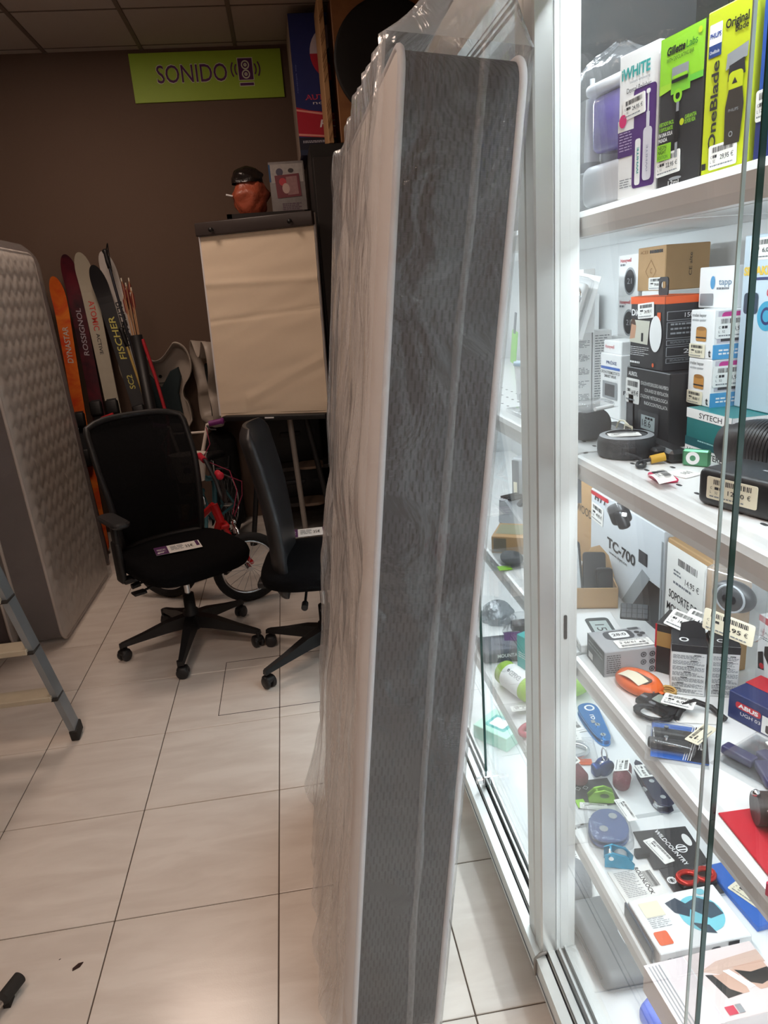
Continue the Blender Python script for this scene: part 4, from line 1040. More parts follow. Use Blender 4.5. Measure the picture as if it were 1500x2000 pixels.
# ================================================================== QUILTED MATTRESSES, LADDER, STAND
QT = col(196, 188, 180, .55, var=.03, bump=.1, bs=40, name='quilted_cover')
KN2 = col(92, 84, 84, .9, var=.1, scale=60, bump=.2, bs=300)
def quilt(x, lean, label, ln=1.93, wd=.96, tk=.2):
    r = thing('mattress', label, 'mattress', (x, .53, .0125), rot=(0, -math.atan(lean), 0), group='mattresses standing along the side wall')
    g = G(); g.prism(rrect(wd-.004, ln-.004, .07, 6, 0, ln/2), -tk+.012, -.012, KN2, 'x', smooth=True); g.build('border', r)
    def fn(u, v):
        y = (u-.5)*wd; z = v*ln; e = min(min(u, 1-u)*wd, min(v, 1-v)*ln, .07)/.07; e = 1-(1-e)**2
        row = z/.078; sh = .5*(int(row) % 2)
        q = abs(math.sin(math.pi*(row+.2*math.sin(2*math.pi*(y/.1)))))**.6*(.72+.28*abs(math.sin(math.pi*(y/.1+sh))))
        rr = .07; dy = abs(y)-(wd/2-rr); dz = abs(z-ln/2)-(ln/2-rr)
        if dy > 0 and dz > 0:
            l = math.hypot(dy, dz)
            if l > rr: y -= math.copysign(dy*(1-rr/l), y); z -= math.copysign(dz*(1-rr/l), z-ln/2)
        return (-.012+.012*e+.009*q*e, y, z)
    g = G(); g.grid(fn, 90, 170, QT); g.build('quilted_panel', r)
    g = G(); g.grid(lambda u, v: (-tk+.012-.008*math.sin(math.pi*u)*math.sin(math.pi*v), (.5-u)*(wd-.03), .015+v*(ln-.03)), 6, 8, QT); g.build('back_panel', r)
    for xx in (-.012, -tk+.012):
        g = G(); g.tube([(xx, a, b+ln/2) for a, b in rrect(wd, ln, .07, 6)], .008, col(196, 186, 178, .6), 8, True); g.build('piping', r)
    return r
m1 = quilt(.265, .033, 'quilted white mattress wrapped in plastic, standing beside the skis')
WR2 = film('left_wrap', opacity=.1, gloss=.04, rough=.2, bump=.5, bs=8, stretch=(1, 2, 1), fr=.5)
g = G()
def sl2(u, v):
    hx, hy = .114, .494; per = 4*(hx+hy); s = u*per
    if s < 2*hx: x, y, nx, ny = -.1-hx+s, -hy, 0, -1
    elif s < 2*hx+2*hy: x, y, nx, ny = -.1+hx, -hy+(s-2*hx), 1, 0
    elif s < 4*hx+2*hy: x, y, nx, ny = -.1+hx-(s-2*hx-2*hy), hy, 0, 1
    else: x, y, nx, ny = -.1-hx, hy-(s-4*hx-2*hy), -1, 0
    d = .01*noise.noise(Vector((x*6, y*6, v*5))); k = max(0, (v-.95)/.05)
    x = x*(1-.5*k**2)-.05*k**2; y = y*(1-.12*k**2)
    return (x+nx*d, y+ny*d+.0, .004+v*1.95+.03*(k**.5))
g.grid(sl2, 90, 70, WR2, closed_u=True); g.build('plastic_wrap', m1)['label'] = 'clear plastic sleeve'
quilt(.02, .033, 'second quilted mattress, pressed behind the plastic-wrapped quilted one', ln=1.9)
# ---- step ladder
LAD = col(150, 158, 164, .38, .45, var=.1, scale=12); LADY = col(196, 186, 164, .5, var=.08); RUB = col(46, 44, 42, .8)
foot = Vector((.55, -.838, 0)); up = ony(2, 1146, -.985)
dl = (up-foot).normalized()
lad = thing('step_ladder', 'aluminium step ladder with flat treads, paint spots and black rubber feet', 'ladder', (foot.x-.2, foot.y, 0))
o0 = Vector((foot.x-.2, foot.y, 0)); hgt = 1.45
apex = foot+dl*(hgt/dl.z)
def stile(a, b, name):
    a, b = a-o0, b-o0; d = (b-a); g = G()
    zx = d.normalized(); xx = Vector((1, 0, 0)); xx = (xx-zx*xx.dot(zx)).normalized(); yy = zx.cross(xx)
    for (cx_, w, t_) in ((0, .022, .062),):
        vs = [p+xx*i*w/2+yy*j*t_/2 for p in (a+Vector((0, 0, .03)), b) for i, j in ((-1, -1), (1, -1), (1, 1), (-1, 1))]
        g.add(vs, [(0, 1, 2, 3), (7, 6, 5, 4)]+[(i, (i+1) % 4, 4+(i+1) % 4, 4+i) for i in range(4)], LAD)
    s = g.build(name, lad, fix=True)
    g = G(); an = abs(math.atan2(zx.y, zx.z)); q = a+Vector((0, 0, .025*math.cos(an)+.037*math.sin(an)-.001)); g.rbox(q, (.032, .074, .05), RUB, .006, 2, rot=(-math.atan2(zx.y, zx.z)*1.0, 0, 0)); g.build('rubber_foot', s)
    return s
wL = .44
ft2 = Vector((foot.x-wL-.0, foot.y, 0)); ap2 = Vector((apex.x-wL+.14, apex.y, apex.z))
stile(foot, apex, 'stile'); stile(ft2, ap2, 'stile')
rear = Vector((foot.x-.09, apex.y-.78, 0)); rear2 = Vector((ft2.x+.03, apex.y-.78, 0))
stile(rear, apex+Vector((0, -.04, -.05)), 'rear_stile'); stile(rear2, ap2+Vector((0, -.04, -.05)), 'rear_stile')
for k in range(1, 6):
    z = .225*k; a = foot+dl*(z/dl.z)-o0; b = ft2+(ap2-ft2).normalized()*(z/(ap2-ft2).normalized().z)-o0
    g = G(); g.rbox(((a.x+b.x)/2, (a.y+b.y)/2, z), (a.x-b.x-.01, .085, .022), LADY, .003, 1, smooth=False)
    g.b2((b.x, a.y+.036, z-.03), (a.x, a.y+.04, z), LADY); td = g.build('tread', lad)
    for e in (a, b): g = G(); g.rbox((e.x+.001, e.y, z-.008), (.03, .076, .012), RUB, .003, 1); g.build('tread_clip', lad)
g = G(); g.rbox(((apex.x+ap2.x)/2-o0.x, apex.y-.05-o0.y, apex.z+.01), (apex.x-ap2.x+.05, .2, .04), LAD, .008, 2); g.build('top_platform', lad)
# ---- chrome stand, only one foot of it shows
sp = onz(20, 1958, 0)
std = thing('garment_stand', 'chrome tube stand with black rubber end caps on the floor', 'stand', (sp.x, sp.y, 0))
CHR = col(190, 186, 180, .2, .9)
a1, a2 = Vector((-.002, .0, .028)), Vector((-.2, -.5, .028))
g = G(); g.cyl(a1, a2, .0105, CHR, n=16); g.build('base_tube', std)
for (p_, q_) in ((a1, a1+(a1-a2).normalized()*.055), (a2, a2+(a2-a1).normalized()*.05)):
    g = G(); d_ = (q_-p_).normalized(); g.cyl(p_-d_*.012, q_-d_*.01, .0165, RUB, n=18); g.cyl(p_-d_*.022, p_-d_*.012, .012, RUB, .0165, 18); g.box((p_.x+.0, p_.y, .01), (.016, .03, .02), RUB); g.build('end_cap', std)
mdl = (a1+a2)/2
g = G(); g.cyl(mdl, mdl+Vector((0, 0, 1.4)), .012, CHR, n=14); g.build('upright_pole', std)
g = G(); g.tube([mdl+Vector((-.28, .1, 1.4)), mdl+Vector((0, 0, 1.4)), mdl+Vector((.05, -.02, 1.4))], .011, CHR, 10); g.build('hanging_bar', std)
g = G(); g.cyl(mdl+Vector((-.22, .09, 0)) + Vector((0, 0, .014)), mdl+Vector((0, 0, 0)), .012, CHR, n=12); g.build('cross_tube', std)
# ================================================================== GOODS IN THE CASE
def box(name, label, a, b, z, d, m_, top=None, h=.1, cat='box', group=None, w=None, bev=.0015, part='carton', xp=None, ztop=False):
    c = Carton(name, label, cat, a, b, z, h, d, [m_], group, bev, top, 0, w, xp, ztop); c.body(name=part); return c
def T(r, g, b): return col(r, g, b, .4, var=.03)
PUR = T(86, 52, 120); TEALP = T(56, 164, 160); LIMEP = T(150, 214, 52); ORNG = T(228, 96, 44); BLUEP = T(52, 104, 190); NAVYP = T(34, 48, 104); REDP = T(200, 36, 52); GRYP = T(150, 154, 158); DKG = T(66, 66, 70); YEL = T(196, 208, 40); MAG = T(200, 52, 140); SKY = T(74, 158, 210)
zt, zm, zl, z4, zb = ZS['top']+.0012, ZS['mid']+.0006, ZS['low']+.0006, ZS['four']+.0006, .1565
# ---- top shelf
c = box('toothbrush_box', 'white and purple dental polisher carton on the top shelf', (1205, 392), (1279, 376), zt, .055, WHITE, top=112)
f = c.front(); f.rect(0, .3, .5, .5, PUR); f.rr(.4, .06, .97, .74, PUR, .12); f.rect(.0, .48, .42, .56, WHITE)
f.text('iWHITE', .08, .83, .075, TEALP, fit=.72, bold=.03); f.text('instant whitening', .3, .79, .018, GREYT, fit=.5); f.text('Dental Polisher', .22, .73, .035, INK, fit=.62); f.lines(.05, .33, .38, .47, 7, T(190, 170, 210), .35, 3, .1); f.lines(.08, .07, .4, .14, 4, GREYT, .35, 6, .1)
f.rr(.48, .08, .62, .4, WHITE, .3); f.rr(.68, .1, .9, .46, T(214, 212, 222), .3); f.rect(.75, .46, .83, .56, T(214, 212, 222)); f.rect(.77, .56, .81, .68, T(214, 212, 222)); f.rr(.74, .68, .84, .71, WHITE, .4)
f.text('iWHITE', .585, .16, .05, TEALP, rot=90, fit=.18, bold=.02); f.text('iWHITE', .82, .16, .05, T(150, 150, 170), rot=90, fit=.18); f.ell(.15, .55, .2, .22, T(214, 40, 110), 14); f.g.build('front_print', c.root)
price(c.root, c.front().sub(.15, .55, .72, .69, 4), '24,95', seed=2)
c = box('shaver_box', 'bright green and black razor carton with black hanging tab', (1282, 374), (1364, 355), zt, .05, T(56, 56, 58), top=80)
f = c.front(); f.rect(0, .7, 1, 1, LIMEP); f.poly([(0, .64), (.3, .66), (.3, .7), (0, .7)], T(170, 220, 60)); f.rect(.28, .62, .72, .72, T(130, 206, 60)); f.rect(.7, .66, 1, .7, T(110, 200, 70))
f.text('Gillette', .16, .88, .05, BLACK, fit=.42, bold=.04, shear=.15); f.text('Labs', .6, .88, .05, T(40, 120, 50), fit=.25, shear=.1); f.text('WITH EXFOLIATING BAR', .16, .835, .026, BLACK, fit=.62); f.ell(.9, .95, .09, .09, YEL)
f.rr(.3, .72, .68, .79, GRYP, .1); f.rect(.32, .715, .66, .735, LIMEP); f.rr(.3, .69, .68, .712, BLACK, .3); f.ring(.46, .6, .2, .2, .05, LIMEP); f.rect(.44, .2, .5, .56, GRYP); f.rr(.42, .3, .52, .5, BLACK, .3)
f.text('AFEITADO FACIL', .04, .43, .026, LIMEP, fit=.36, bold=.02); f.text('Y EXFOLIANTE', .04, .395, .026, LIMEP, fit=.34, bold=.02); f.text('EN UNA SOLA', .04, .36, .026, WHITE, fit=.34, bold=.02); f.text('PASADA', .04, .325, .026, WHITE, fit=.22, bold=.02)
f.rect(.02, .2, .36, .31, LIMEP); f.text('NEON', .05, .275, .027, BLACK, fit=.2); f.text('NIGHT', .05, .245, .027, BLACK, fit=.2); f.text('EDITION', .05, .212, .024, T(70, 130, 40), fit=.24)
f.ell(.6, .42, .1, .1, YEL); f.text('GARANTIA', .67, .43, .026, LIMEP, fit=.26, bold=.02); f.text('DE POR VIDA', .67, .4, .026, LIMEP, fit=.24, bold=.02); f.ell(.5, .06, .3, .05, GRYP); f.text('12ml', .34, .02, .03, WHITE, fit=.25); f.g.build('front_print', c.root)
f = c.top(); f.rect(0, 0, 1, 1, LIMEP); f.g.build('top_print', c.root)
price(c.root, c.front().sub(.0, .09, .58, .24, 3), '22,95', seed=5)
g = G(); g.prism(rrect(.055, .05, .012, 4, .02, .02), 0, .002, BLACK, 'y'); g.build('hanging_tab', c.root, (.0, .025, c.h))
c = box('trimmer_box', 'yellow-green beard trimmer carton with large black upright lettering', (1364, 355), (1447, 336), zt, .06, YEL, top=30)
f = c.front(); f.rr(.07, .74, .36, .92, WHITE, .06); f.rect(.07, .73, .36, .8, T(40, 70, 130)); f.text('PHILIPS', .09, .84, .028, T(40, 70, 150), fit=.25, bold=.03); f.text('OneBlade', .1, .75, .02, WHITE, fit=.22)
f.text('Original', .44, .86, .05, BLACK, fit=.5, bold=.03); f.text('blade', .66, .82, .035, BLACK, fit=.28, bold=.02); f.text('OneBlade', .34, .17, .17, INK, rot=90, fit=.53, bold=.02)
f.poly([(.5, .62), (.96, .66), (.97, .74), (.52, .71)], GRYP); f.poly([(.56, .55), (.94, .57), (.9, .66), (.58, .64)], INK); f.rr(.58, .48, .9, .6, YEL, .25); f.poly([(.66, .53), (.78, .53), (.72, .565)], INK)
f.poly([(.56, .18), (.9, .18), (.95, .4), (.9, .5), (.6, .5), (.54, .4)], T(60, 56, 52)); f.ring(.7, .24, .09, .09, .015, GRYP); f.text('PHILIPS', .62, .37, .018, GRYP, fit=.22); f.rect(.06, .06, .16, .1, INK); f.g.build('front_print', c.root)
price(c.root, c.front().sub(.22, .05, .86, .2, 2), '29,95', seed=8)
c = box('appliance_box', 'deep blue carton at the end of the top shelf row', (1470, 331), (1570, 306), zt, .07, T(36, 84, 170), top=-20)
f = c.front(); f.rect(0, 0, 1, .36, NAVYP); f.g.build('front_print', c.root); price(c.root, c.front().sub(.0, .27, .5, .45, 2), '39,95', seed=9)
c = box('care_box', 'navy and white carton partly hidden by the bagged water flosser', -2.02, -2.13, zt, .08, NAVYP, h=.16, xp=2.24)
f = c.front(); f.rect(0, .7, 1, 1, WHITE); f.text('ORAL', .2, .5, .08, WHITE, fit=.6, bold=.03); f.text('PRO', .2, .38, .06, SKY, fit=.4); f.rect(0, .28, 1, .31, SKY); f.g.build('front_print', c.root)
# water flosser inside a clear bag
p = onz(1163, 405, zt); fw = thing('water_flosser', 'white and purple water flosser inside a clear plastic bag', 'flosser', (p.x+.05, p.y+.016, zt), R(-78))
WF = col(226, 228, 232, .35, var=.02)
g = G(); g.rbox((0, 0, .035), (.11, .085, .066), WF, .016, 3); g.rbox((-.03, .015, .11), (.045, .05, .1), WF, .014, 3); g.build('base', fw)
g = G(); g.rbox((.014, -.0, .125), (.09, .078, .085), col(112, 96, 186, .2, var=.1, coat=.5), .012, 3); g.build('water_tank', fw)
g = G(); g.rbox((.01, 0, .176), (.1, .088, .018), WF, .007, 3); g.build('lid', fw)
g = G(); g.cyl((-.052, -.02, .07), (-.052, -.02, .17), .013, WF, .01, 14); g.cyl((-.052, -.02, .17), (-.052, -.02, .2), .004, WF, n=8); g.build('handle', fw)
g = G(); g.cyl((-.056, -.02, .06), (-.056, -.02, .075), .018, GRYP, n=14); g.build('handle_rest', fw)
bg = thing('plastic_bag', 'clear crinkled plastic bag over the water flosser', 'bag', (p.x+.05, p.y+.016, zt), R(-78))
g = G()
def bagf(u, v):
    a = u*2*math.pi; ca, sa = math.cos(a), math.sin(a); rr = (abs(ca)**3+abs(sa)**3)**(-1/3)
    n1 = noise.noise(Vector((ca*2.5, sa*2.5, v*4)))+.5*noise.noise(Vector((ca*6, sa*6, v*9)))
    k = 1 if v < .82 else max(.12, 1-((v-.82)/.18)**1.6)
    return (.073*rr*ca*k*(1+.09*n1)-.004, .058*rr*sa*k*(1+.1*n1), .002+v*.235+.006*n1)
g.grid(bagf, 40, 30, CLEAR, closed_u=True); g.build('bag_film', bg)
# ---- middle shelf, back row
c = box('manual_box', 'tall white carton printed with columns of small text', (1090, 797), (1155, 791), zm, .05, WHITE, h=.182)
f = c.front(); f.ring(.5, .5, .0, .0, .0, GREYT) if False else None
for k in range(5):
    b0 = .06+.18*k; f.lines(.1, b0, .92, b0+.1, 5, GREYT, .4, 11+k, .16); f.rect(.1, b0+.115, .25, b0+.13, INK)
f.g.build('front_print', c.root); z_mb = c.ztop
c = box('manual_box', 'second white text-printed carton tucked behind the first', (1157, 791), (1192, 788), zm, .05, WHITE, h=.182)
f = c.front(); f.lines(.1, .06, .9, .94, 26, GREYT, .35, 31, .2); f.g.build('front_print', c.root)
c = box('thermostat_box', 'white and blue smart thermostat carton standing on the middle shelf', -1.86, -1.965, zm, .06, WHITE, h=.142, xp=2.25)
f = c.front(); f.text('PRÓXE', .3, .84, .05, T(60, 80, 130), fit=.5, bold=.02); f.rect(.04, .76, .96, .8, BLUEP); f.text('CRONOTERMOSTATO', .05, .69, .045, INK, fit=.9, bold=.01); f.text('SMART WI-FI', .22, .63, .045, INK, fit=.56, bold=.02)
f.rr(.14, .3, .86, .57, GRYP, .06); f.rr(.26, .34, .74, .53, DKG, .04); f.lines(.25, .22, .75, .27, 2, GREYT, .4, 4, .1); f.g.build('front_print', c.root)
f = c.right(); f.text('PRÓXE', .1, .4, .06, INK, fit=.8, bold=.02); f.g.build('side_print', c.root); z_pr = c.ztop
c = box('thermostat_box', 'small white carton lying on the blue-striped thermostat carton', -1.865, -1.955, z_pr, .05, WHITE, h=.028, xp=2.255)
f = c.front(); f.text('Honeywell', .1, .4, .3, REDP, fit=.5); f.g.build('front_print', c.root)
# white carton behind carrying two small ones
c = box('white_carton', 'plain white carton behind the text-printed cartons', -1.7, -1.858, zm, .13, WHITE, h=.165, xp=2.348)
z_wc = c.ztop
zc = z_wc
for k, lab in ((0, 'lower white carton with round black thermostat dial'), (1, 'upper white carton with round black thermostat dial and red logo')):
    c = box('dial_thermostat_box', lab, -1.735, -1.835, zc, .09, WHITE, h=.094, group='dial thermostat cartons', xp=2.348)
    f = c.front(); f.text('Honeywell', .1, .82, .09, REDP, fit=.55, bold=.02); f.lines(.1, .72, .4, .78, 1, GREYT, .8, 3, .1); f.ell(.6, .36, .58, .62, GRYP, 24); f.ell(.6, .36, .5, .52, INK, 24); f.text('21', .48, .3, .14, GRYP, fit=.22); f.g.build('front_print', c.root)
    f = c.right(); f.lines(.1, .2, .3, .9, 8, GREYT, .4, 5, .1); f.text('home', .6, .25, .08, REDP, rot=90, fit=.5); f.g.build('side_print', c.root); zc = c.ztop
# timer plug in blister, leaning on a white carton, on top of the text cartons
c = box('timer_box', 'white carton leaning behind the dial timer on the text cartons', -1.66, -1.79, z_mb+.0005, .03, WHITE, h=.145, xp=2.235)
f = c.front(); f.rect(.78, .25, .95, .55, BLUEP); f.rr(.62, .2, .76, .5, INK, .1); f.lines(.7, .62, .95, .75, 2, GREYT, .4, 4, .05); f.rect(.82, .78, .92, .9, ORNG); f.g.build('front_print', c.root)
price(c.root, c.front().sub(.45, .72, .78, .92, 4), '7,95', seed=3)
p0 = Vector((2.205, -1.775, z_mb)); tp = thing('plug_timer', 'white plug-in timer with a big chrome-rimmed dial in clear blister', 'timer', (p0.x, p0.y, z_mb+.0005), 0, None, rot=(R(-10), R(14), R(-42)))
g = G(); g.rbox((0, -.012, .062), (.058, .03, .12), WHITE, .008, 2); g.build('body', tp)
g = G(); g.lathe([(0, -.01), (.021, -.01), (.022, -.007)], INK, (-.002, -.026, .088), 24, 'y'); g.lathe([(.022, -.004), (.025, -.013), (.028, -.011), (.029, 0)], CHROME, (-.002, -.026, .088), 28, 'y'); g.build('dial', tp)
g = G(); g.lathe([(0, -.002), (.02, -.002), (.021, .003)], GRYP, (-.004, -.026, .034), 22, 'y'); g.build('socket', tp)
g = G(); g.b2((.014, -.0285, .084), (.021, -.027, .094), REDP); g.build('switch', tp)
g = G(); g.rbox((0, -.01, .066), (.074, .044, .138), BLISTER, .01, 2); g.b2((-.045, .013, 0), (.045, .0145, .145), WHITE); g.build('blister', tp)
# brown carton on top of white carton behind the black-orange box
cw = box('white_carton', 'plain white carton supporting the brown carton', -1.86, -1.975, zm, .1, WHITE, h=.27, xp=2.345); zw = cw.ztop
c = box('brown_carton', 'plain brown cardboard carton with printed symbols and a price label', -1.838, -1.96, zw, .1, KRAFT, h=.092, xp=2.345)
f = c.front(); f.ring(.5, .45, .4, .4, .02, KRAFTD, 4); f.text('ICEI', .12, .85, .08, KRAFTD, fit=.25); f.lines(.45, .84, .92, .92, 1, INK, .9, 4, .06); f.text('C', .48, .4, .12, KRAFTD); f.g.build('front_print', c.root)
price(c.root, c.front().sub(.45, .02, .95, .3, 0), '29,00', seed=4)
f = c.right(); f.text('CE alte', .6, .3, .07, INK, rot=90, fit=.5); f.g.build('side_print', c.root)
# weather station carton and black-orange carton on it
c = box('weather_station_box', 'black weather station carton under the black and orange carton', -2.085, -2.252, zm, .08, T(40, 40, 44), h=.134, xp=2.205)
f = c.front(); f.text('AURIOL', .05, .88, .06, WHITE, fit=.22, bold=.02)
for k, s in enumerate(('ESTACIÓN METEOROLÓGICA INALÁMBRICA', 'CON AVISO DE VENTILACIÓN', 'STAZIONE METEOROLOGICA', 'RADIOCONTROLLATA')): f.text(s, .98, .78-.09*k, .05, WHITE, fit=.62-.1*(k % 2), al='r')
f.rr(.32, .1, .8, .42, DKG, .15); f.rect(.4, .16, .72, .36, T(190, 204, 206)); f.text('18.6', .43, .2, .1, INK, fit=.2); f.lines(.5, .3, .7, .34, 1, INK, .8, 3, .05); f.rect(.08, .05, .2, .6, DKG); f.g.build('front_print', c.root)
price(c.root, c.front().sub(.0, .48, .34, .84, 0), '14,95', seed=7); zws = c.ztop
c = box('smoke_alarm_box', 'black carton with orange top and white disc, hung with a black tab', -2.085, -2.215, zws, .075, T(48, 48, 52), h=.132, xp=2.21)
f = c.front(); f.rect(0, .9, 1, 1, ORNG); f.text('DiO', .04, .74, .09, WHITE, fit=.3, bold=.02); f.rr(.8, .68, .9, .79, ORNG, .1); f.poly([(0, .36), (.55, .34), (.6, .67), (.03, .68)], T(206, 204, 190)); f.ell(.1, .57, .18, .26, T(86, 60, 48), 14); f.poly([(0, .4), (.16, .42), (.2, .6), (.05, .62)], T(196, 150, 122)); f.rect(.36, .38, .42, .5, INK)
f.ell(.78, .5, .34, .5, WHITE, 28); f.lines(.04, .16, .6, .3, 5, WHITE, .3, 5, .06); f.lines(.04, .05, .4, .09, 1, WHITE, .7, 3, .06); f.ell(.74, .07, .06, .06, ORNG); f.g.build('front_print', c.root)
price(c.root, c.front().sub(.25, .69, .72, .9, 4), '24,95', seed=6)
f = c.right(); f.rect(0, .9, 1, 1, ORNG)
for (b0, b1, s) in ((.68, .8, '150m'), (.44, .66, ''), (.35, .42, ''), (.2, .33, '2'), (.11, .18, '')):
    f.rect(.05, b0, .95, b1, GRYP); f.rect(.07, b0+.008, .93, b1-.008, T(48, 48, 52))
    if s: f.text(s, .5, b0+.035, .06, WHITE, fit=.35 if len(s) > 1 else .14)
    else: f.lines(.15, b0+.02, .85, b1-.02, 3, GRYP, .4, 4, .1)
f.g.build('side_print', c.root)
f = c.top(); f.rect(0, 0, 1, 1, ORNG); f.g.build('top_print', c.root)
g = G(); o_ = rrect(.034, .034, .007, 4); i_ = rrect(.02, .012, .005, 4, 0, .003); n = len(o_)
for y_ in (0, .002): g.add([(a, y_, b) for a, b in o_+i_], [(k, (k+1) % n, n+(k+1) % n, n+k) for k in range(n)], INK)
g.add([(a, y_, b) for y_ in (0, .002) for a, b in o_], [(k, n+k, n+(k+1) % n, (k+1) % n) for k in range(n)], INK); g.build('hanging_tab', c.root, (.0, .03, c.h+.016))
# long carton under the speakers
c = box('headset_box', 'teal and white audio carton under the pink speaker boxes', -2.3, -2.43, zm, .14, T(28, 120, 122), h=.082, xp=2.212)
f = c.front(); f.rect(0, .8, 1, 1, WHITE); f.text('SYTECH', .3, .84, .11, INK, fit=.5, bold=.01); f.rect(0, 0, 1, .22, WHITE); f.text('VOCES·STEREO', .05, .05, .12, INK, fit=.92, bold=.02); f.rect(0, .22, 1, .4, T(20, 92, 100)); f.lines(.3, .34, .9, .38, 1, T(160, 214, 214), .7, 3, .04); f.g.build('front_print', c.root)
f = c.right(); f.rect(0, .5, 1, 1, WHITE); f.rect(0, .4, 1, .5, SKY); f.rect(0, .28, 1, .4, PUR); f.rect(0, .18, 1, .28, WHITE); f.rect(0, 0, 1, .18, MAG); f.poly([(.1, .6), (.5, .7), (.9, .9), (.9, .85), (.5, .62), (.1, .55)], INK); f.g.build('side_print', c.root); zsy = c.ztop
zz = zsy
for k, lab in ((0, 'lower white speaker carton with window showing a pink speaker'), (1, 'upper white speaker carton with window showing a pink speaker')):
    c = box('speaker_box', lab, -2.258, -2.328, zz, .13, WHITE, h=.08, group='pink speaker cartons', xp=2.235)
    f = c.front(); f.text('tradan hepter', .08, .86, .07, INK, fit=.6); f.text('wireless speaker', .08, .77, .06, GREYT, fit=.6); f.rr(.28, .36, .72, .62, T(196, 140, 70), .12); f.ell(.5, .62, .42, .1, T(160, 110, 54)); f.rect(.28, .42, .72, .45, INK); f.text('t', .85, .06, .16, INK, bold=.03); f.g.build('front_print', c.root)
    price(c.root, c.front().sub(.02, .02, .7, .3, 0), '8,00', paper=CREAM, seed=2)
    f = c.right(); f.rect(.0, .0, 1, .3, SKY); f.rect(.05, .33, .95, .97, T(196, 190, 200)); f.rr(.1, .36, .92, .95, MAG, .12); f.rect(.1, .36, .92, .48, T(60, 56, 60)); f.rect(.55, .1, .75, .22, T(190, 204, 214)); f.lines(.08, .06, .4, .2, 2, WHITE, .5, 3, .06); f.rect(.62, 0, .65, .98, WHITE); f.g.build('side_print', c.root)
    price(c.root, c.right().sub(.02, .42, .5, .86, 0), '14,95', seed=3); zz = c.ztop
# box with blue drop picture on top
c = box('tracker_box', 'white carton with a blue drop and a hanging tab', -2.219, -2.319, zz, .05, WHITE, h=.068, xp=2.27)
f = c.front(); f.poly([(.42+.07*math.cos(R(a)), .62+.16*math.sin(R(a))) for a in range(0, 360, 20)]+[], SKY); f.text('tapp', .6, .56, .16, T(90, 130, 160), fit=.36); f.rr(.06, .06, .46, .36, GRYP, .12); f.lines(.55, .44, .95, .5, 1, GREYT, .8, 3, .06); f.g.build('front_print', c.root)
# cartons beyond the glass edge
c = box('speaker_box', 'pale blue carton with SPEAKER lettering and a blue speaker picture', -2.335, -2.425, zm+.0825, .04, T(196, 214, 226), h=.27, xp=2.275)
f = c.front(); f.text('SPEAKER', .04, .78, .045, T(228, 190, 60), fit=.9, bold=.05); f.ell(.75, .55, .5, .5, T(60, 160, 196)); f.ring(.75, .55, .3, .3, .05, NAVYP); f.rr(.1, .56, .5, .68, T(40, 60, 80), .2); f.text('&', .72, .66, .09, REDP, fit=.14); f.rect(.3, .75, .9, .765, NAVYP); f.g.build('front_print', c.root)
price(c.root, c.front().sub(.2, .86, .95, .98, 0), '6,00', seed=3)
c = box('speaker_box', 'white carton with a purple speaker picture behind the glass edge', -2.435, -2.53, zm, .1, WHITE, h=.27, xp=2.24)
f = c.front(); f.ell(.5, .3, .5, .4, PUR); f.ell(.5, .3, .25, .2, INK); f.text('SPEAKER', .1, .6, .05, YEL, fit=.8, bold=.04); f.rect(.1, .8, .9, .97, CREAM); f.g.build('front_print', c.root)
# ---- middle shelf, front row
DK = col(44, 46, 50, .55, bump=.3, bs=500); DKB = col(24, 25, 28, .4)
p = onz(1130, 864, zm); s1 = thing('round_speaker', 'dark grey rounded barrel speaker under a clear blister pack', 'speaker', (p.x+.03, p.y+.012, zm), R(20))
g = G(); g.lathe([(0, -.033), (.02, -.033), (.027, -.028), (.03, -.015), (.03, .015), (.027, .028), (.02, .033), (0, .033)], DK, (0, 0, .0302), 28, 'x'); g.build('body', s1)
g = G(); g.lathe([(.0, .034), (.019, .034), (.02, .0335)], INK, (0, 0, .0302), 24, 'x'); g.cyl((.033, 0, .03), (.037, 0, .03), .002, CHROME, n=8); g.build('end_cap', s1)
p = onz(1125, 822, zm+.061)
pk = thing('blister_pack', 'small clear blister pack resting on the barrel speaker', 'pack', (s1.location.x+.004, s1.location.y+.01, zm+.0605), R(25))
g = G(); g.rbox((0, 0, .008), (.075, .05, .015), BLISTER, .006, 2); g.b2((-.045, -.03, 0), (.045, .03, .001), BLISTER); g.build('shell', pk)
g = G(); g.cyl((-.02, -.028, .004), (.03, -.028, .004), .004, WHITE, n=8); g.build('rolled_slip', pk)
p = onz(1188, 893, zm); s2 = thing('puck_speaker', 'black round puck speaker with paper label on top', 'speaker', (p.x+.036, p.y+.006, zm), R(-20))
g = G(); g.lathe([(0, 0), (.044, 0), (.049, .004), (.05, .012), (.05, .028), (.046, .036), (.04, .038), (.036, .036), (0, .036)], DK, n=36); g.build('body', s2)
g = G(); g.lathe([(.036, .0385), (.044, .0375), (.0465, .0362)], GRYP, n=36); g.build('top_ring', s2)
f = Face((-.03, -.02, .0365), (1, .1, 0), (-.1, 1, 0), .055, .03); f.k = 1; price(s2, f, '', seed=4)
g = G(); g.rbox((0, -.0495, .017), (.024, .004, .014), INK, .003, 2); g.build('port_cover', s2)
c = box('soundbar', 'long black soundbar lying along the middle shelf with a string tag', (1190, 843), (1326, 904), zm, .034, DKB, top=822, cat='speaker', part='body', bev=.006)
g = G(); g.tube([(-.07+.012*k, -.002-.003*math.sin(k), c.h+.02*math.sin(k*.6)+.002) for k in range(7)]+[(.005, -.012, c.h*.7), (.002, -.013, c.h*.55)], .0018, CREAM, 6); g.build('tag_string', c.root)
f = Face((-.012, -.014, .008), (1, 0, 0), (0, .1, 1), .036, .036); price(c.root, f, '15,00', paper=CREAM, seed=5)
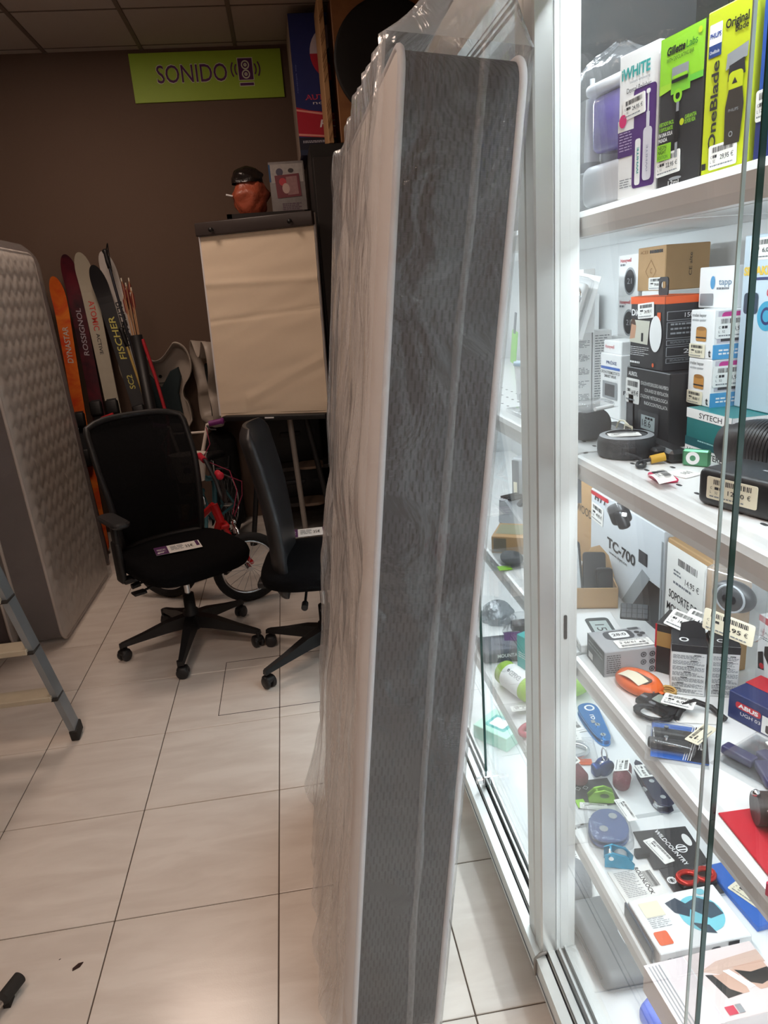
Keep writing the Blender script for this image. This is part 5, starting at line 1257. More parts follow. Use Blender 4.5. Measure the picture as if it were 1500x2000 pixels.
z_sb = c.ztop
g = G()
p = onz(1286, 848, zm+.03); cm = thing('dark_cloth_pouch', 'crumpled black cloth pouch behind the soundbar', 'pouch', (p.x+.03, p.y+.01, zm))
def cl(u, v):
    a = u*2*math.pi; n1 = noise.noise(Vector((math.cos(a)*2, math.sin(a)*2, v*3))); r = (.05+.012*n1)*math.cos(v*math.pi/2*.97)**.45; return (r*math.cos(a)*.3, r*math.sin(a)*.95, .001+v*(.085+.02*math.sin(a*2)))
g.grid(cl, 32, 14, col(22, 22, 25, .9, bump=.3, bs=80), closed_u=True); g.build('cloth', cm)
price(cm, Face((-.022, -.0, .045), (.1, -1, 0), (0, 0, 1), .05, .04), '14,95', seed=2)
# tangled cables
def cable(pts, r, m_, label, name='cable', plug=None):
    q = [onz(*p_[:2], zm+p_[2]) for p_ in pts]; o_ = q[0].copy(); o_.z = zm
    # smooth
    for _ in range(2): q = [q[0]]+[x for i in range(len(q)-1) for x in (q[i].lerp(q[i+1], .25), q[i].lerp(q[i+1], .75))]+[q[-1]]
    t_ = thing(name, label, 'cable', o_); g = G(); g.tube([x-o_ for x in q], r, m_, 8); g.build('cord', t_)
    if plug:
        d = (q[-1]-q[-2]).normalized(); e = q[-1]-o_
        g = G(); g.cyl(e-d*.004, e+d*.02, r*2.4, plug, n=10); g.build('plug', t_)
    return t_
cable([(1222, 886, .016), (1238, 890, .01), (1252, 898, .004), (1262, 906, .004), (1255, 913, .004), (1243, 910, .004), (1246, 903, .004), (1262, 900, .006), (1275, 897, .008)], .003, DK, 'thick grey cable with yellow-wrapped joint curling beside the puck speaker', plug=col(206, 160, 40, .5))
cable([(1244, 878, .004), (1250, 868, .016), (1254, 876, .012), (1262, 888, .004), (1280, 890, .004), (1300, 892, .006), (1312, 893, .006)], .0028, BLACK, 'thin black cable looping in front of the soundbar', plug=BLACK)
c = box('power_adapter', 'small black power adapter among the cables', (1280, 903), (1312, 899), zm, .022, DKB, h=.022, cat='adapter', part='body', bev=.004, w=.032)
# green clip player
c = box('clip_player', 'small green clip music player with white round control', (1331, 909), (1377, 913), zm, .012, col(92, 158, 118, .3, .5), h=.0275, cat='music player', part='body', bev=.003, w=.043)
f = c.front(); f.ring(.4, .5, .5, .5, .14, WHITE, 28); f.g.build('control_ring', c.root)
cable([(1378, 906, .004), (1395, 900, .006), (1410, 890, .008), (1422, 893, .006), (1408, 900, .004), (1392, 903, .004), (1400, 897, .01)], .0016, WHITE, 'white earphone wire looped behind the green player', 'earphone_wire')
c = box('clip_light', 'flat pink and black clip gadget with folded paper label', (1264, 930), (1296, 951), zm, .03, col(214, 40, 90, .4), h=.007, cat='gadget', part='body', bev=.002, w=.05)
f = c.top(); f.rr(.05, .15, .75, .95, INK, .15); f.rect(.3, .3, .6, .7, GRYP); f.g.build('top_print', c.root)
g = G(); g.grid(lambda u, v: (.0+u*.055, -.012+v*.026, .008+.006*math.sin(u*3)+.004*v), 8, 4, PAPER); pl = g.build('paper_label', c.root)
f = Face((.005, -.012, .0155), (1, 0, 0), (0, 1, .1), .045, .026); f.bars(.1, .5, .9, .9, 16, INK, 3); f.text('5,00 €', .2, .15, .25, INK, fit=.6); f.g.build('label_print', c.root)
c2_ = box('paper_slip', 'loose white paper slip behind the pink gadget', (1296, 925), (1340, 935), zm, .04, PAPER, h=.0012, cat='paper', part='sheet', bev=.0003)
f = c2_.top(); f.lines(.4, .3, .7, .8, 3, GREYT, .3, 4, .1); f.g.build('print', c2_.root)
# big black box speaker
c = box('box_speaker', 'large black box speaker with price label on its front', (1358, 982), (1530, 1030), zm, .09, DKB, top=912, cat='speaker', part='body', bev=.01)
price(c.root, c.front().sub(.14, .24, .72, .84, 0), '12,00', paper=CREAM, seed=12)
f = c.top(); f.lines(.5, .45, .75, .52, 1, GRYP, .8, 2, .05); f.g.build('top_print', c.root)
p = onz(1460, 905, zm+.03)
t = thing('ribbed_speaker', 'black ribbed dome speaker behind the large box speaker', 'speaker', (p.x+.06, p.y+.02, zm), R(-70))
g = G(); n = 26
for i in range(n):
    x = -.07+.14*i/n; r = .045*math.sqrt(max(.05, 1-(x/.085)**2)); g.cyl((x, 0, .045), (x+.0042, 0, .045), r, DKB, n=20)
g.cyl((-.072, 0, .045), (.072, 0, .045), .03, INK, n=16); g.build('ribbed_body', t)
g = G(); g.b2((-.05, -.03, 0), (.05, .03, .012), DKB); g.build('foot', t)
# ---- lower shelf
c = box('kenwood_carton', 'tall brown carton with KENWOOD lettering behind the aluminium post', -1.62, -1.82, zl, .07, KRAFT, h=.225, xp=2.255)
c.root.name = 'stereo_carton'
c.root['label'] = 'tall brown audio carton with thin black lettering beside the grey radio carton'
f = c.front(); f.text('KENWOOD', .22, .6, .1, INK, fit=.74); f.ring(.55, .8, .12, .12, .02, INK); f.g.build('front_print', c.root)
c = box('radio_carton', 'large pale grey radio carton with TC-700 lettering and black corner', -1.83, -2.185, zl, .06, T(214, 220, 226), h=.225, xp=2.245)
f = c.front(); f.poly([(.62, 0), (1, 0), (1, .44), (.85, .44)], T(38, 38, 42)); f.poly([(.5, 0), (.62, 0), (.86, .46), (.76, .5)], T(150, 156, 160)); f.rect(.71, .55, .82, .68, DKG)
f.text('TC-700', .27, .47, .11, INK, fit=.4, bold=.03); f.text('www.hyt.cn', .3, .41, .035, INK, fit=.26); f.text('HYT', .06, .9, .07, INK, fit=.2, bold=.04, shear=.2); f.rr(.0, .94, .28, .985, REDP, .4); f.rect(.98, .0, 1, .9, GRYP); f.g.build('front_print', c.root)
price(c.root, c.front().sub(.01, .66, .2, .86, -3), '49,95', seed=4)
# black clip camera on a red-topped hanging card
p = onx(1210, 1003, 2.1)
t = thing('clip_camera', 'black clip-on device hanging in front of the grey radio carton', 'camera', (p.x, p.y, p.z), R(-60))
g = G(); g.rbox((0, 0, -.0), (.036, .026, .04), DKB, .009, 3, rot=(0, R(-25), 0)); g.rbox((.014, -.012, -.006), (.02, .018, .034), DKB, .006, 2, rot=(0, R(-25), 0)); g.build('body', t)
g = G(); g.rbox((-.004, -.004, .014), (.028, .03, .02), BLISTER, .004, 2, rot=(0, R(-25), 0)); g.build('clear_cover', t)
g = G(); g.prism(rrect(.05, .009, .004, 3), 0, .003, col(214, 40, 60, .4), 'y'); g.build('red_hanger', t, (-.012, .008, .042), (0, R(12), 0))
g = G(); g.cyl((-.012, .01, .02), (-.012, .01, .05), .002, INK, n=6); g.build('hook', t)
g = G(); g.b2((.018, -.02, .004), (.026, -.016, .01), WHITE); g.build('sticker', t)
# dark strap hanging with a white square tag at the shelf joint
p = onx(1122, 965, 2.06)
t = thing('hanging_strap', 'grey strap with a white square tag hanging below the shelf joint', 'strap', (p.x, p.y, p.z))
g = G(); g.prism([(-.004, .03), (.004, .03), (.006, -.02), (-.006, -.02)], -.012, .012, GREYT, 'x'); g.build('strap', t, (0, 0, .002))
g = G(); g.prism([(.0, -.01), (.03, -.02), (.022, -.05), (-.008, -.04)], -.0008, .0008, WHITE, 'x'); o_ = g.build('tag', t, (-.012, -.01, -.0))
g = G(); g.prism(rrect(.009, .012, .001, 1, .012, -.04), -.0012, .0, INK, 'x'); g.build('tag_mark', o_)
# open kraft tray with phone holders
c = Carton('cardboard_tray', 'open torn cardboard tray holding black phone mounts', 'tray', (1062, 1190), (1232, 1188), zl, .05, .1, [KRAFT], w=.165)
w, d, h = c.w, c.d, c.h; KR2 = KRAFT
g = G(); g.b2((-w/2, 0, 0), (w/2, d, .003), KR2); g.b2((-w/2, 0, 0), (w/2, .003, h), KR2); g.b2((-w/2, d-.003, 0), (w/2, d, h*1.2), KR2); g.b2((-w/2, 0, 0), (-w/2+.003, d, h), KR2); g.b2((w/2-.003, 0, 0), (w/2, d, h), KR2); g.build('tray', c.root)
g = G(); g.prism([(.0, 0), (.08, 0), (.07, .05), (.05, .075), (.03, .07), (.01, .04)], 0, .003, KR2, 'y'); g.build('torn_flap', c.root, (w/2-.075, d-.02, h*.9), (R(-25), 0, 0))
g = G(); g.prism([(.0, 0), (.06, 0), (.05, .03), (.02, .05), (.0, .03)], 0, .003, KR2, 'x'); g.build('torn_flap', c.root, (-w/2, .01, h*.95), (0, R(-30), 0))
troot = c.root
def loc_of(root, v): 
    bpy.context.view_layer.update(); return root.matrix_world @ Vector(v)
for k, (lx, ly, rz_, tilt, lab) in enumerate(((-.022, .03, 6, -22, 'glossy black phone holder leaning out of the cardboard tray'), (.036, .034, -5, -30, 'second black phone holder lying in the cardboard tray'), (.066, .03, 0, -8, 'folded black phone clamp at the end of the cardboard tray'))):
    q = loc_of(troot, (lx, ly, .0255-.009*k))
    t = thing('phone_holder', lab, 'phone holder', q, 0, 'phone holders in the tray', rot=(R(tilt), 0, troot.rotation_euler.z+R(rz_)))
    g = G(); g.prism(rrect(.066-.014*k, .14-.035*k, .008, 4, 0, .05), -.005, .005, DKB, 'y', .002); g.build('cradle', t)
    g = G(); g.prism(rrect(.054-.014*k, .12-.035*k, .005, 4, 0, .05), -.0062, -.005, (col(214, 222, 226, .08, .6) if k == 0 else INK), 'y'); g.build('screen', t)
    g = G(); g.rbox((0, .012, .04), (.024, .014, .04), DKB, .006, 2); g.build('clamp', t)
p = Vector((2.115, -1.83, zl))
bw = thing('bubble_wrap', 'crumpled bundle of bubble wrap on the kraft tray back', 'bubble wrap', (p.x+.05, p.y+.03, zl))
g = G()
def bub(u, v):
    a = u*2*math.pi; ph = v*math.pi/2*.98; n1 = noise.noise(Vector((math.cos(a)*2+3, math.sin(a)*2, v*3))); r = .052*(1+.3*n1); bb_ = .003*abs(math.sin(u*60)*math.sin(v*26))
    return ((r+bb_)*math.cos(a)*math.cos(ph)*1.1, (r+bb_)*math.sin(a)*math.cos(ph), .002+(.12+bb_)*math.sin(ph)*(1+.25*n1))
g.grid(bub, 64, 26, film('bubble_film', opacity=.3, gloss=.08, rough=.15, bump=.5, bs=60, fr=.6), closed_u=True); g.build('film', bw)
g = G(); g.rbox((0, 0, .034), (.055, .045, .062), T(224, 224, 220), .01, 2); g.build('wrapped_box', bw)
# cardboard with handwritten sheet
c = box('phone_mount_carton', 'brown carton with a handwritten white sheet taped on its front', -2.19, -2.36, zl, .07, KRAFT, h=.215, xp=2.25)
sf = Face((-c.w/2+.002, -.001, .0), (1, 0, 0), (0, 0, 1), c.w*.82, c.h*.96); sf.rect(0, .0, 1, 1, PAPER); sf.bars(.3, .83, .8, .9, 18, INK, 5); sf.text('14,95 €', .5, .68, .06, INK, fit=.35); sf.lines(.2, .62, .75, .65, 1, GREYT, .8, 3, .06); sf.lines(.2, .7, .4, .77, 2, GREYT, .5, 3, .06)
sf.text('SOPORTE DE', .1, .46, .085, INK, fit=.72, bold=.01); sf.text('MOVIL PARA', .06, .32, .085, INK, fit=.8, bold=.01); sf.text('BICI', .18, .18, .085, INK, fit=.34, bold=.01); sf.g.build('handwritten_sheet', c.root)
# cycle computer cartons
c = box('cycle_computer_box', 'white cycle computer carton behind the grey one', (1100, 1215), (1132, 1278), zl, .1, WHITE, top=1200, h=.05)
c.root.rotation_euler.z += R(0)
f = c.top(); f.rr(.2, .35, .8, .85, T(60, 66, 70), .2); f.rect(.3, .42, .7, .78, T(186, 200, 198)); f.text('15', .42, .5, .2, INK, fit=.2); f.g.build('top_print', c.root)
f = c.front(); f.lines(.2, .3, .8, .8, 6, GREYT, .4, 6, .08); f.g.build('front_print', c.root)
price(c.root, c.front().sub(.45, .4, .95, .9, 0), '19,95', seed=3)
c = box('cycle_computer_box', 'silver grey cycle computer carton with upside-down price sticker', (1180, 1323), (1288, 1310), zl, .085, T(170, 172, 176), h=.052, w=.105)
f = c.top(); f.rr(.22, .5, .78, .92, T(58, 60, 66), .35); f.rr(.34, .56, .68, .86, WHITE, .2); f.text('28:0', .38, .66, .12, INK, fit=.26, bold=.02); f.rect(.75, .88, .95, .98, T(70, 72, 78))
for (a_, b_) in ((.86, .74), (.86, .58), (.94, .66)): f.ell(a_, b_, .1, .1, INK, 14)
f.g.build('top_print', c.root)
sp_ = c.top().sub(.3, .08, .96, .44, 0); sp_.o += sp_.u*sp_.W+sp_.v*sp_.H; sp_.u *= -1; sp_.v *= -1; price(c.root, sp_, '19,95', seed=6)
f = c.front(); f.lines(.04, .1, .3, .85, 9, DKG, .5, 7, .05)
for (a_, b_) in ((.72, .75), (.88, .75), (.72, .45), (.88, .45), (.88, .16)): f.ell(a_, b_, .11, .11, INK, 14); f.ring(a_, b_, .07, .07, .012, GRYP, 14)
f.g.build('front_print', c.root)
f = c.left(); f.rect(0, 0, 1, 1, T(66, 68, 72)); f.lines(.1, .5, .9, .8, 2, GRYP, .4, 5, .1); f.rect(.1, .1, .35, .35, WHITE); f.g.build('end_print', c.root)
# solar gadget standing on the white one
p = onz(1228, 1212, zl+.052)
t = thing('solar_charger', 'small folded black solar gadget with a gridded panel on the carton', 'charger', (p.x+.012, p.y, zl+.0515), 0, None, rot=(0, 0, R(-28)))
g = G(); g.rbox((0, .0, .018), (.055, .035, .006), DKB, .002, 2, rot=(R(38), 0, 0)); g.build('panel', t)
f = Face((-.026, -.0145, .0105), (1, 0, 0), (0, .788, .616), .052, .033)
for i in range(5):
    for j in range(3): f.rect(.02+.196*i, .03+.32*j, .19+.196*i, .32+.32*j, T(84, 88, 92))
f.g.build('solar_cells', t)
g = G(); g.rbox((.0, .014, .012), (.05, .02, .024), DKB, .003, 2); g.build('stand', t)
# black-topped cartons with dense text
for k, (a_, b_, dd, lab) in enumerate((((1310, 1352), (1378, 1360), .06, 'black and white carton densely printed with small text, hanging tab folded'), ((1384, 1357), (1438, 1361), .06, 'second black and white text-printed carton behind the glass edge'))):
    c = box('bike_light_box', lab, a_, b_, zl, dd, WHITE, h=.098, group='black and white light cartons')
    f = c.front(); f.rect(0, .86, 1, 1, INK)
    for q in range(7): f.lines(.05, .04+.115*q, .95, .12+.115*q, 4, GREYT, .5, 40+q+k, .09); f.rect(.1+.09*q, .125+.115*q, .3+.09*q, .14+.115*q, INK)
    f.g.build('front_print', c.root)
    f = c.left(); f.rect(0, .86, 1, 1, INK); f.rect(.0, .0, .12, .86, REDP); f.poly([(.2, .4), (.5, .45), (.9, .25), (.85, .15), (.6, .2), (.2, .34)], T(96, 66, 52)); f.g.build('side_print', c.root)
    f = c.top(); f.rect(0, 0, 1, 1, INK); f.ring(.35, .35, .28, .28, .05, WHITE, 16); f.g.build('top_print', c.root)
    g = G(); g.prism([(-.022, 0), (.022, 0), (.018, .026), (.0, .032), (-.02, .026)], 0, .0016, INK, 'y'); g.build('hanging_tab', c.root, (.006, .03, c.h), (R(-12), 0, 0))
    if k == 0: zbl = c.ztop
c = box('bike_light_box', 'black carton with two white price stickers behind the text-printed cartons', (1290, 1310), (1345, 1325), zl, .07, T(46, 44, 44), h=.1)
f = c.front(); f.rect(.05, .55, .6, .85, T(176, 140, 84)); f.rect(0, .0, .06, 1, REDP); f.g.build('front_print', c.root)
price(c.root, Face((-c.w*.25, .002, c.h+.002), (1, -.4, .0), (.25, .7, .5), .055, .036), '14,95', seed=1)
price(c.root, Face((c.w*.28, .012, c.h+.006), (1, -.4, .0), (.25, .7, .5), .055, .036), '14,95', seed=2)
# red and white light carton
c = box('bike_light_set_box', 'white carton with red stripe and a black bicycle light picture', (1428, 1345), (1560, 1440), zl, .05, WHITE, top=1205)
f = c.front(); f.poly([(0, .92), (1, .8), (1, .95), (.0, 1)], REDP); f.text('Ion Pro RT / Flare RT Bike Light Set', .04, .78, .035, INK, rot=-4, fit=.62); f.lines(.04, .68, .4, .74, 2, GREYT, .4, 4, .04); f.text('BON', .66, .86, .05, WHITE, rot=-4, fit=.16, bold=.02)
f.poly([(.12, .62), (.2, .66), (.5, .3), (.5, .18), (.38, .16), (.12, .5)], T(50, 46, 46)); f.ell(.43, .26, .11, .11, GRYP); f.poly([(.03, .5), (.1, .54), (.14, .3), (.05, .28)], INK); f.ell(.1, .34, .07, .07, REDP); f.bars(.66, .5, .95, .6, 16, INK, 4); f.lines(.66, .4, .95, .47, 2, GREYT, .4, 4, .04); f.g.build('front_print', c.root)
# egg-shaped hanging device with cream price slip
p = onx(1442, 1160, 2.15)
t = thing('bicycle_bell', 'black egg-shaped device in a clear hanging pack with a cream price slip', 'device', (p.x, p.y, p.z), R(-60))
g = G(); g.ell((0, -.012, 0), (.032, .016, .024), DKB, 24, 14); g.build('shell', t)
g = G(); g.lathe([(.019, -.0165), (.021, -.018), (.022, -.0155)], GRYP, (0, -.008, 0), 28, 'y'); g.build('ring', t)
g = G(); g.rbox((0, -.01, -.01), (.085, .034, .1), BLISTER, .01, 2); g.b2((-.045, .008, -.06), (.045, .009, .11), BLISTER); g.build('blister', t)
price(t, Face((-.035, -.03, -.055), (1, 0, -.08), (.08, 0, 1), .075, .034), '9,95', paper=CREAM, seed=3)
g = G(); g.b2((-.004, .006, .1), (.004, .01, 1.2632-p.z), BLISTER); g.build('hang_strip', t)
# ---- small things lying at the front
p = onz(1245, 1340, zl)
t = thing('stopwatch', 'bright orange oval stopwatch case with a paper slip', 'stopwatch', (p.x, p.y, zl), R(-70))
ORM = col(232, 104, 36, .35, var=.04)
g = G(); g.M = Matrix.Diagonal((1.25, .85, 1, 1)); g.lathe([(0, 0), (.03, 0), (.038, .006), (.039, .013), (.034, .021), (.026, .023), (.023, .02), (0, .019)], ORM, n=36); g.build('case', t)
g = G(); g.prism(rrect(.045, .026, .008, 4), .0195, .0208, T(96, 80, 70)); g.build('window', t)
g = G(); g.cyl((.048, 0, .012), (.056, 0, .012), .005, ORM, n=12); g.build('button', t)
g = G(); g.grid(lambda u, v: (-.028+u*.05, -.026+v*.026, .024+.005*math.sin(u*3.2)), 8, 4, CREAM); g.build('paper_slip', t)
g = G(); g.tube([(.05+.012*math.cos(a*.7), .02+.01*math.sin(a*.7), .004+.0015*a/3) for a in range(0, 24)], .0022, col(200, 160, 90, .6), 6); g.build('cord', t)
p = onz(1268, 1368, zl)
t = thing('sports_timer', 'black sports timer with grey display, white price card and coiled lanyard', 'timer', (p.x+.012, p.y, zl), R(-62))
g = G(); g.prism([(-.036, -.022), (.03, -.026), (.036, -.015), (.036, .018), (.028, .028), (-.03, .026), (-.038, .014)], 0, .015, DKB, bev=.004); g.build('case', t)
g = G(); g.prism(rrect(.03, .024, .003, 3, .002, .002), .0152, .0158, col(150, 160, 152, .25)); g.build('display', t)
for (x_, y_) in ((-.026, -.012), (-.027, .012), (-.004, -.02)): g = G(); g.prism(rrect(.012, .006, .002, 3, x_, y_), .0148, .017, T(120, 122, 126)); g.build('button', t)
price(t, Face((.006, -.012, .0175), (.94, .34, 0), (-.34, .94, 0), .052, .036), '6,00', seed=6)
def coil(loc_px, rad, turns, m_, label, r=.0035, name='lanyard', z0=.004, sq=.6, rz=0):
    q = onz(*loc_px, zl); t_ = thing(name, label, 'cord', (q.x, q.y, zl), R(rz)); g = G(); n = turns*20
    g.tube([(rad*(1+.14*math.sin(i*.37))*math.cos(i*2*math.pi/20), rad*sq*(1+.1*math.cos(i*.53))*math.sin(i*2*math.pi/20), z0+r+.0022*math.sin(i*.31)+.003*i/n) for i in range(n)], r, m_, 6); g.build('cord', t_); return t_
coil((1280, 1402), .027, 5, BLACK, 'coiled black lanyard cord beside the sports timer', .003, rz=-40)
cc = coil((1318, 1390), .012, 2, col(196, 160, 84, .6), 'small tan elastic band around the lanyard', .0012, 'elastic_band', .006)
c = box('strap_watch', 'black curved strap with wide white paper label', (1320, 1408), (1408, 1412), zl, .03, PAPER, h=.002, cat='strap', part='paper_label', bev=.0004)
g = G(); g.tube([(-c.w*.5, .004, .006), (-c.w*.3, .03, .014), (0, .042, .017), (c.w*.35, .034, .012), (c.w*.6, .008, .006)], .005, BLACK, 8); g.build('strap', c.root)
# blue card with brake pads
c = box('brake_pad_pack', 'blue backed clear pack with black rubber brake pads', (1270, 1478), (1385, 1496), zl, .095, BLUEP, h=.0025, cat='pack', part='backing_card', bev=.0008)
f = c.top(); f.poly([(.62, 0), (1, 0), (1, 1), (.8, 1)], INK); f.text('XLC', .82, .35, .2, WHITE, fit=.14, bold=.03)
for q in range(4): f.poly([(.55+.04*q, 0), (.565+.04*q, 0), (.765+.04*q, 1), (.75+.04*q, 1)], WHITE)
f.g.build('card_print', c.root)
for q in range(2): g = G(); g.rbox((-.016+.006*q, .022+.028*q, .012), (.062, .017, .014), DKB, .004, 2); g.cyl((-.02, .022+.028*q, .018), (-.02, .022+.028*q, .026), .0035, CHROME, n=10); g.build('brake_pad', c.root)
g = G(); g.rbox((-.01, .037, .014), (c.w*.8, .068, .022), BLISTER, .008, 3); g.b2((-c.w*.6, -.01, .0), (c.w*.5, .085, .001), BLISTER); g.build('blister', c.root)
price(c.root, Face((c.w*.3, .01, .026), (.5, .86, 0), (-.86, .5, 0), .06, .022), '', paper=CREAM, seed=2)
# padlock carton
c = box('lock_box', 'blue and red padlock carton lying tilted', (1420, 1398), (1520, 1452), zl, .08, NAVYP, h=.05, w=.12)
f = c.top(); f.rect(0, .5, .9, 1, REDP); f.ring(.55, .75, .16, .16, .03, T(220, 140, 140), 18); f.g.build('top_print', c.root)
f = c.front(); f.rr(.12, .5, .5, .74, REDP, .4); f.text('ABUS', .16, .55, .14, WHITE, fit=.3, bold=.04); f.text('UGH 03', .2, .3, .12, WHITE, fit=.3); f.rect(.52, .08, .95, .7, WHITE); f.rr(.58, .14, .84, .42, T(70, 60, 58), .2); f.ring(.72, .45, .12, .16, .03, T(70, 60, 58), 16); f.g.build('front_print', c.root)
# clear pack with purple-blue tool and long price label
c = box('bulb_pack', 'clear pack with dark blue parts and a long white price label', (1340, 1512), (1455, 1580), zl, .1, BLISTER, h=.018, cat='pack', part='blister', bev=.006)
for q, (x_, y_) in enumerate(((-.03, .03), (.01, .05), (.02, .02))): g = G(); g.rbox((x_, y_, .01), (.05, .02, .014), col(60, 58, 96, .35), .003, 2, rot=(0, 0, R(-20*q))); g.build('part', c.root)
g = G(); g.b2((-c.w*.55, -.01, -.0), (c.w*.55, c.d+.01, .0012), BLISTER); g.build('backing', c.root)
price(c.root, Face((-.018, .075, .0195), (.86, -.5, 0), (.5, .86, 0), .085, .03), '13,95', seed=8)
# red card with a black cylinder lock
c = box('cable_lock_pack', 'red card pack with a chunky black barrel lock', (1402, 1590), (1500, 1712), zl, .12, REDP, h=.003, cat='pack', part='backing_card', bev=.001)
for q in range(2): g = G(); g.cyl((-.03+.035*q, .035+.005*q, .026), (-.01+.035*q, .11, .026), .022, col(58, 50, 48, .4), n=22); g.lathe([(0, 0), (.006, 0), (.004, .005), (0, .006)], CHROME, (-.03+.035*q, .035, .048), 12); g.build('lock_barrel', c.root)
price(c.root, Face((.02, .085, .05), (1, 0, 0), (0, 1, 0), .06, .03), '', seed=8)
c = box('red_pack', 'small pink-red pack at the shelf edge behind the glass', (1492, 1745), (1560, 1800), zl, .08, T(214, 50, 90), h=.02)
# ---- fourth shelf: climbing gear and boxed goods
def z4p(px): return onz(*px, z4)
def dev(name, label, px, cat, rz=0, group=None): p = z4p(px); return thing(name, label, cat, (p.x, p.y, z4), R(rz), group)
ANO = col(40, 132, 206, .22, .75, var=.05); ANOD = col(44, 74, 140, .25, .6); ANOG = col(140, 190, 60, .25, .5); ANOC = col(50, 158, 196, .22, .7); MARO = col(112, 46, 58, .7, bump=.3, bs=300)
# far end seen beside the post: roll mat, pouches
t = dev('camping_pillow', 'lime green rolled camping pillow with white printed band', (1010, 1352), 'roll', -72)
g = G(); g.lathe([(0, -.07), (.03, -.07), (.036, -.062), (.037, .062), (.03, .07), (0, .07)], col(160, 200, 70, .6, bump=.3, bs=50), (0, 0, .038), 28, 'x'); g.build('roll', t)
g = G(); g.lathe([(.0376, -.035), (.0378, -.034), (.0378, .05), (.0376, .051)], WHITE, (0, 0, .038), 32, 'x'); g.build('band', t)
f = Face((-.03, -.03, .062), (1, 0, 0), (0, .78, .62), .08, .03); f.text('EXPED', .9, .2, .5, GREYT, fit=.6, mirror=True); f.ring(.2, .5, .12, .12, .03, INK, 14); f.g.build('band_print', t)
c = Carton('sock_pouch', 'grey and purple clothing pouch in clear film with a white price card', 'pouch', (950, 1310), (1046, 1300), z4, .04, .14, [T(88, 90, 98)], bev=.012); c.body(name='pouch')
f = c.top(); f.poly([(.2, .1), (.75, .1), (.7, .6), (.3, .7)], T(124, 126, 136)); f.poly([(.55, .5), (.95, .4), (.98, .85), (.62, .9)], T(86, 48, 100)); f.text('CARD OPEN', .3, .35, .1, INK, rot=-30, fit=.45); f.rect(.05, .78, .6, 1, WHITE); f.g.build('top_print', c.root)
f = c.front(); f.text('MOUNTAIN', .3, .5, .3, WHITE, fit=.5, bold=.02); f.g.build('front_print', c.root)
c = box('pack', 'flat clear bag with a white price strip in front of the green roll', (985, 1398), (1060, 1390), z4, .07, BLISTER, h=.012, cat='bag', part='film', bev=.004); c.root.name = 'clear_bag'
price(c.root, Face((-.02, .02, .014), (1, 0, 0), (0, 1, 0), .07, .026), '8,95', seed=3)
c = box('teal_box', 'plain teal carton near the display case post', (1010, 1300), (1060, 1330), z4, .1, T(70, 170, 168), h=.11, w=.09)
f = c.front(); f.lines(.1, .3, .8, .5, 3, WHITE, .4, 2, .1); f.g.build('front_print', c.root)
t = dev('sling', 'pink webbing loop with white tags beside the post', (1040, 1430), 'sling', 20)
g = G(); g.tube([(.035*math.cos(a/24*2*math.pi), .022*math.sin(a/24*2*math.pi), .009) for a in range(24)], .008, col(196, 96, 110, .7), 8, True); g.build('webbing', t)
price(t, Face((-.01, -.03, .018), (.9, .3, 0), (-.3, .9, 0), .05, .03), '', seed=4)
t = dev('lime_stuff_sack', 'soft lime green stuff sack beside the aluminium post', (1105, 1375), 'bag')
g = G(); g.ell((.03, .05, .032), (.06, .05, .032), col(150, 196, 80, .6, bump=.4, bs=40), 24, 14); g.build('sack', t)
# descender: blue anodised plate
t = dev('descender', 'long bright blue anodised climbing descender with steel bolts', (1162, 1422), 'descender', -96)
o_ = [(-.085, -.02), (-.06, -.03), (0, -.026), (.06, -.018), (.085, -.004), (.08, .018), (.04, .022), (-.02, .026), (-.07, .03), (-.09, .012)]
for _ in range(2): o_ = [q for i in range(len(o_)) for q in ((o_[i][0]*.75+o_[(i+1) % len(o_)][0]*.25, o_[i][1]*.75+o_[(i+1) % len(o_)][1]*.25), (o_[i][0]*.25+o_[(i+1) % len(o_)][0]*.75, o_[i][1]*.25+o_[(i+1) % len(o_)][1]*.75))]
for zz_ in (.0, .016): g = G(); g.prism(o_, zz_, zz_+.006, ANO, bev=.0018); g.build('side_plate', t)
g = G(); g.prism(rrect(.1, .03, .01), .005, .017, INK); g.build('cam', t)
for x_, y_ in ((.02, .0), (.065, .0)): g = G(); g.cyl((x_, y_, .0), (x_, y_, .025), .007, CHROME, n=18); g.b2((x_-.005, y_-.0008, .0251), (x_+.005, y_+.0008, .0255), INK); g.build('bolt', t)
g = G(); g.lathe([(.009, .0222), (.013, .0232), (.014, .0222)], WHITE, (-.062, .004, 0), 20); g.build('attachment_hole', t)
f = Face((-.045, -.014, .0222), (1, 0, 0), (0, 1, 0), .055, .026); f.text("I'D", .3, .3, .4, WHITE, fit=.4, bold=.02); f.rect(.75, .1, .98, .5, GRYP); f.g.build('lettering', t)
# steel carabiner in a bag with tag
t = dev('carabiner', 'polished silver carabiner in a clear bag with white tag', (1112, 1470), 'carabiner', -15)
g = G(); g.tube([(.045*math.cos(a/30*2*math.pi)*(1 if math.cos(a/30*2*math.pi) > 0 else 1.15), .028*math.sin(a/30*2*math.pi), .008) for a in range(30)], .006, CHROME, 10, True); g.build('body', t)
g = G(); g.rbox((0, 0, .009), (.13, .09, .018), CLEAR, .006, 2); g.build('bag', t); g = G(); g.b2((-.05, -.05, .001), (.05, -.028, .003), ORNG); g.build('orange_strip', t)
price(t, Face((-.05, .022, .019), (1, .05, 0), (-.05, 1, 0), .085, .038), '14,95', seed=5)
c = box('price_card', 'white price card on dark backing beside the blue descender', (1092, 1395), (1128, 1440), z4, .06, PAPER, h=.002, cat='card', part='card', bev=.0005); price(c.root, c.top().sub(.05, .05, .95, .95), '195,00', seed=9)
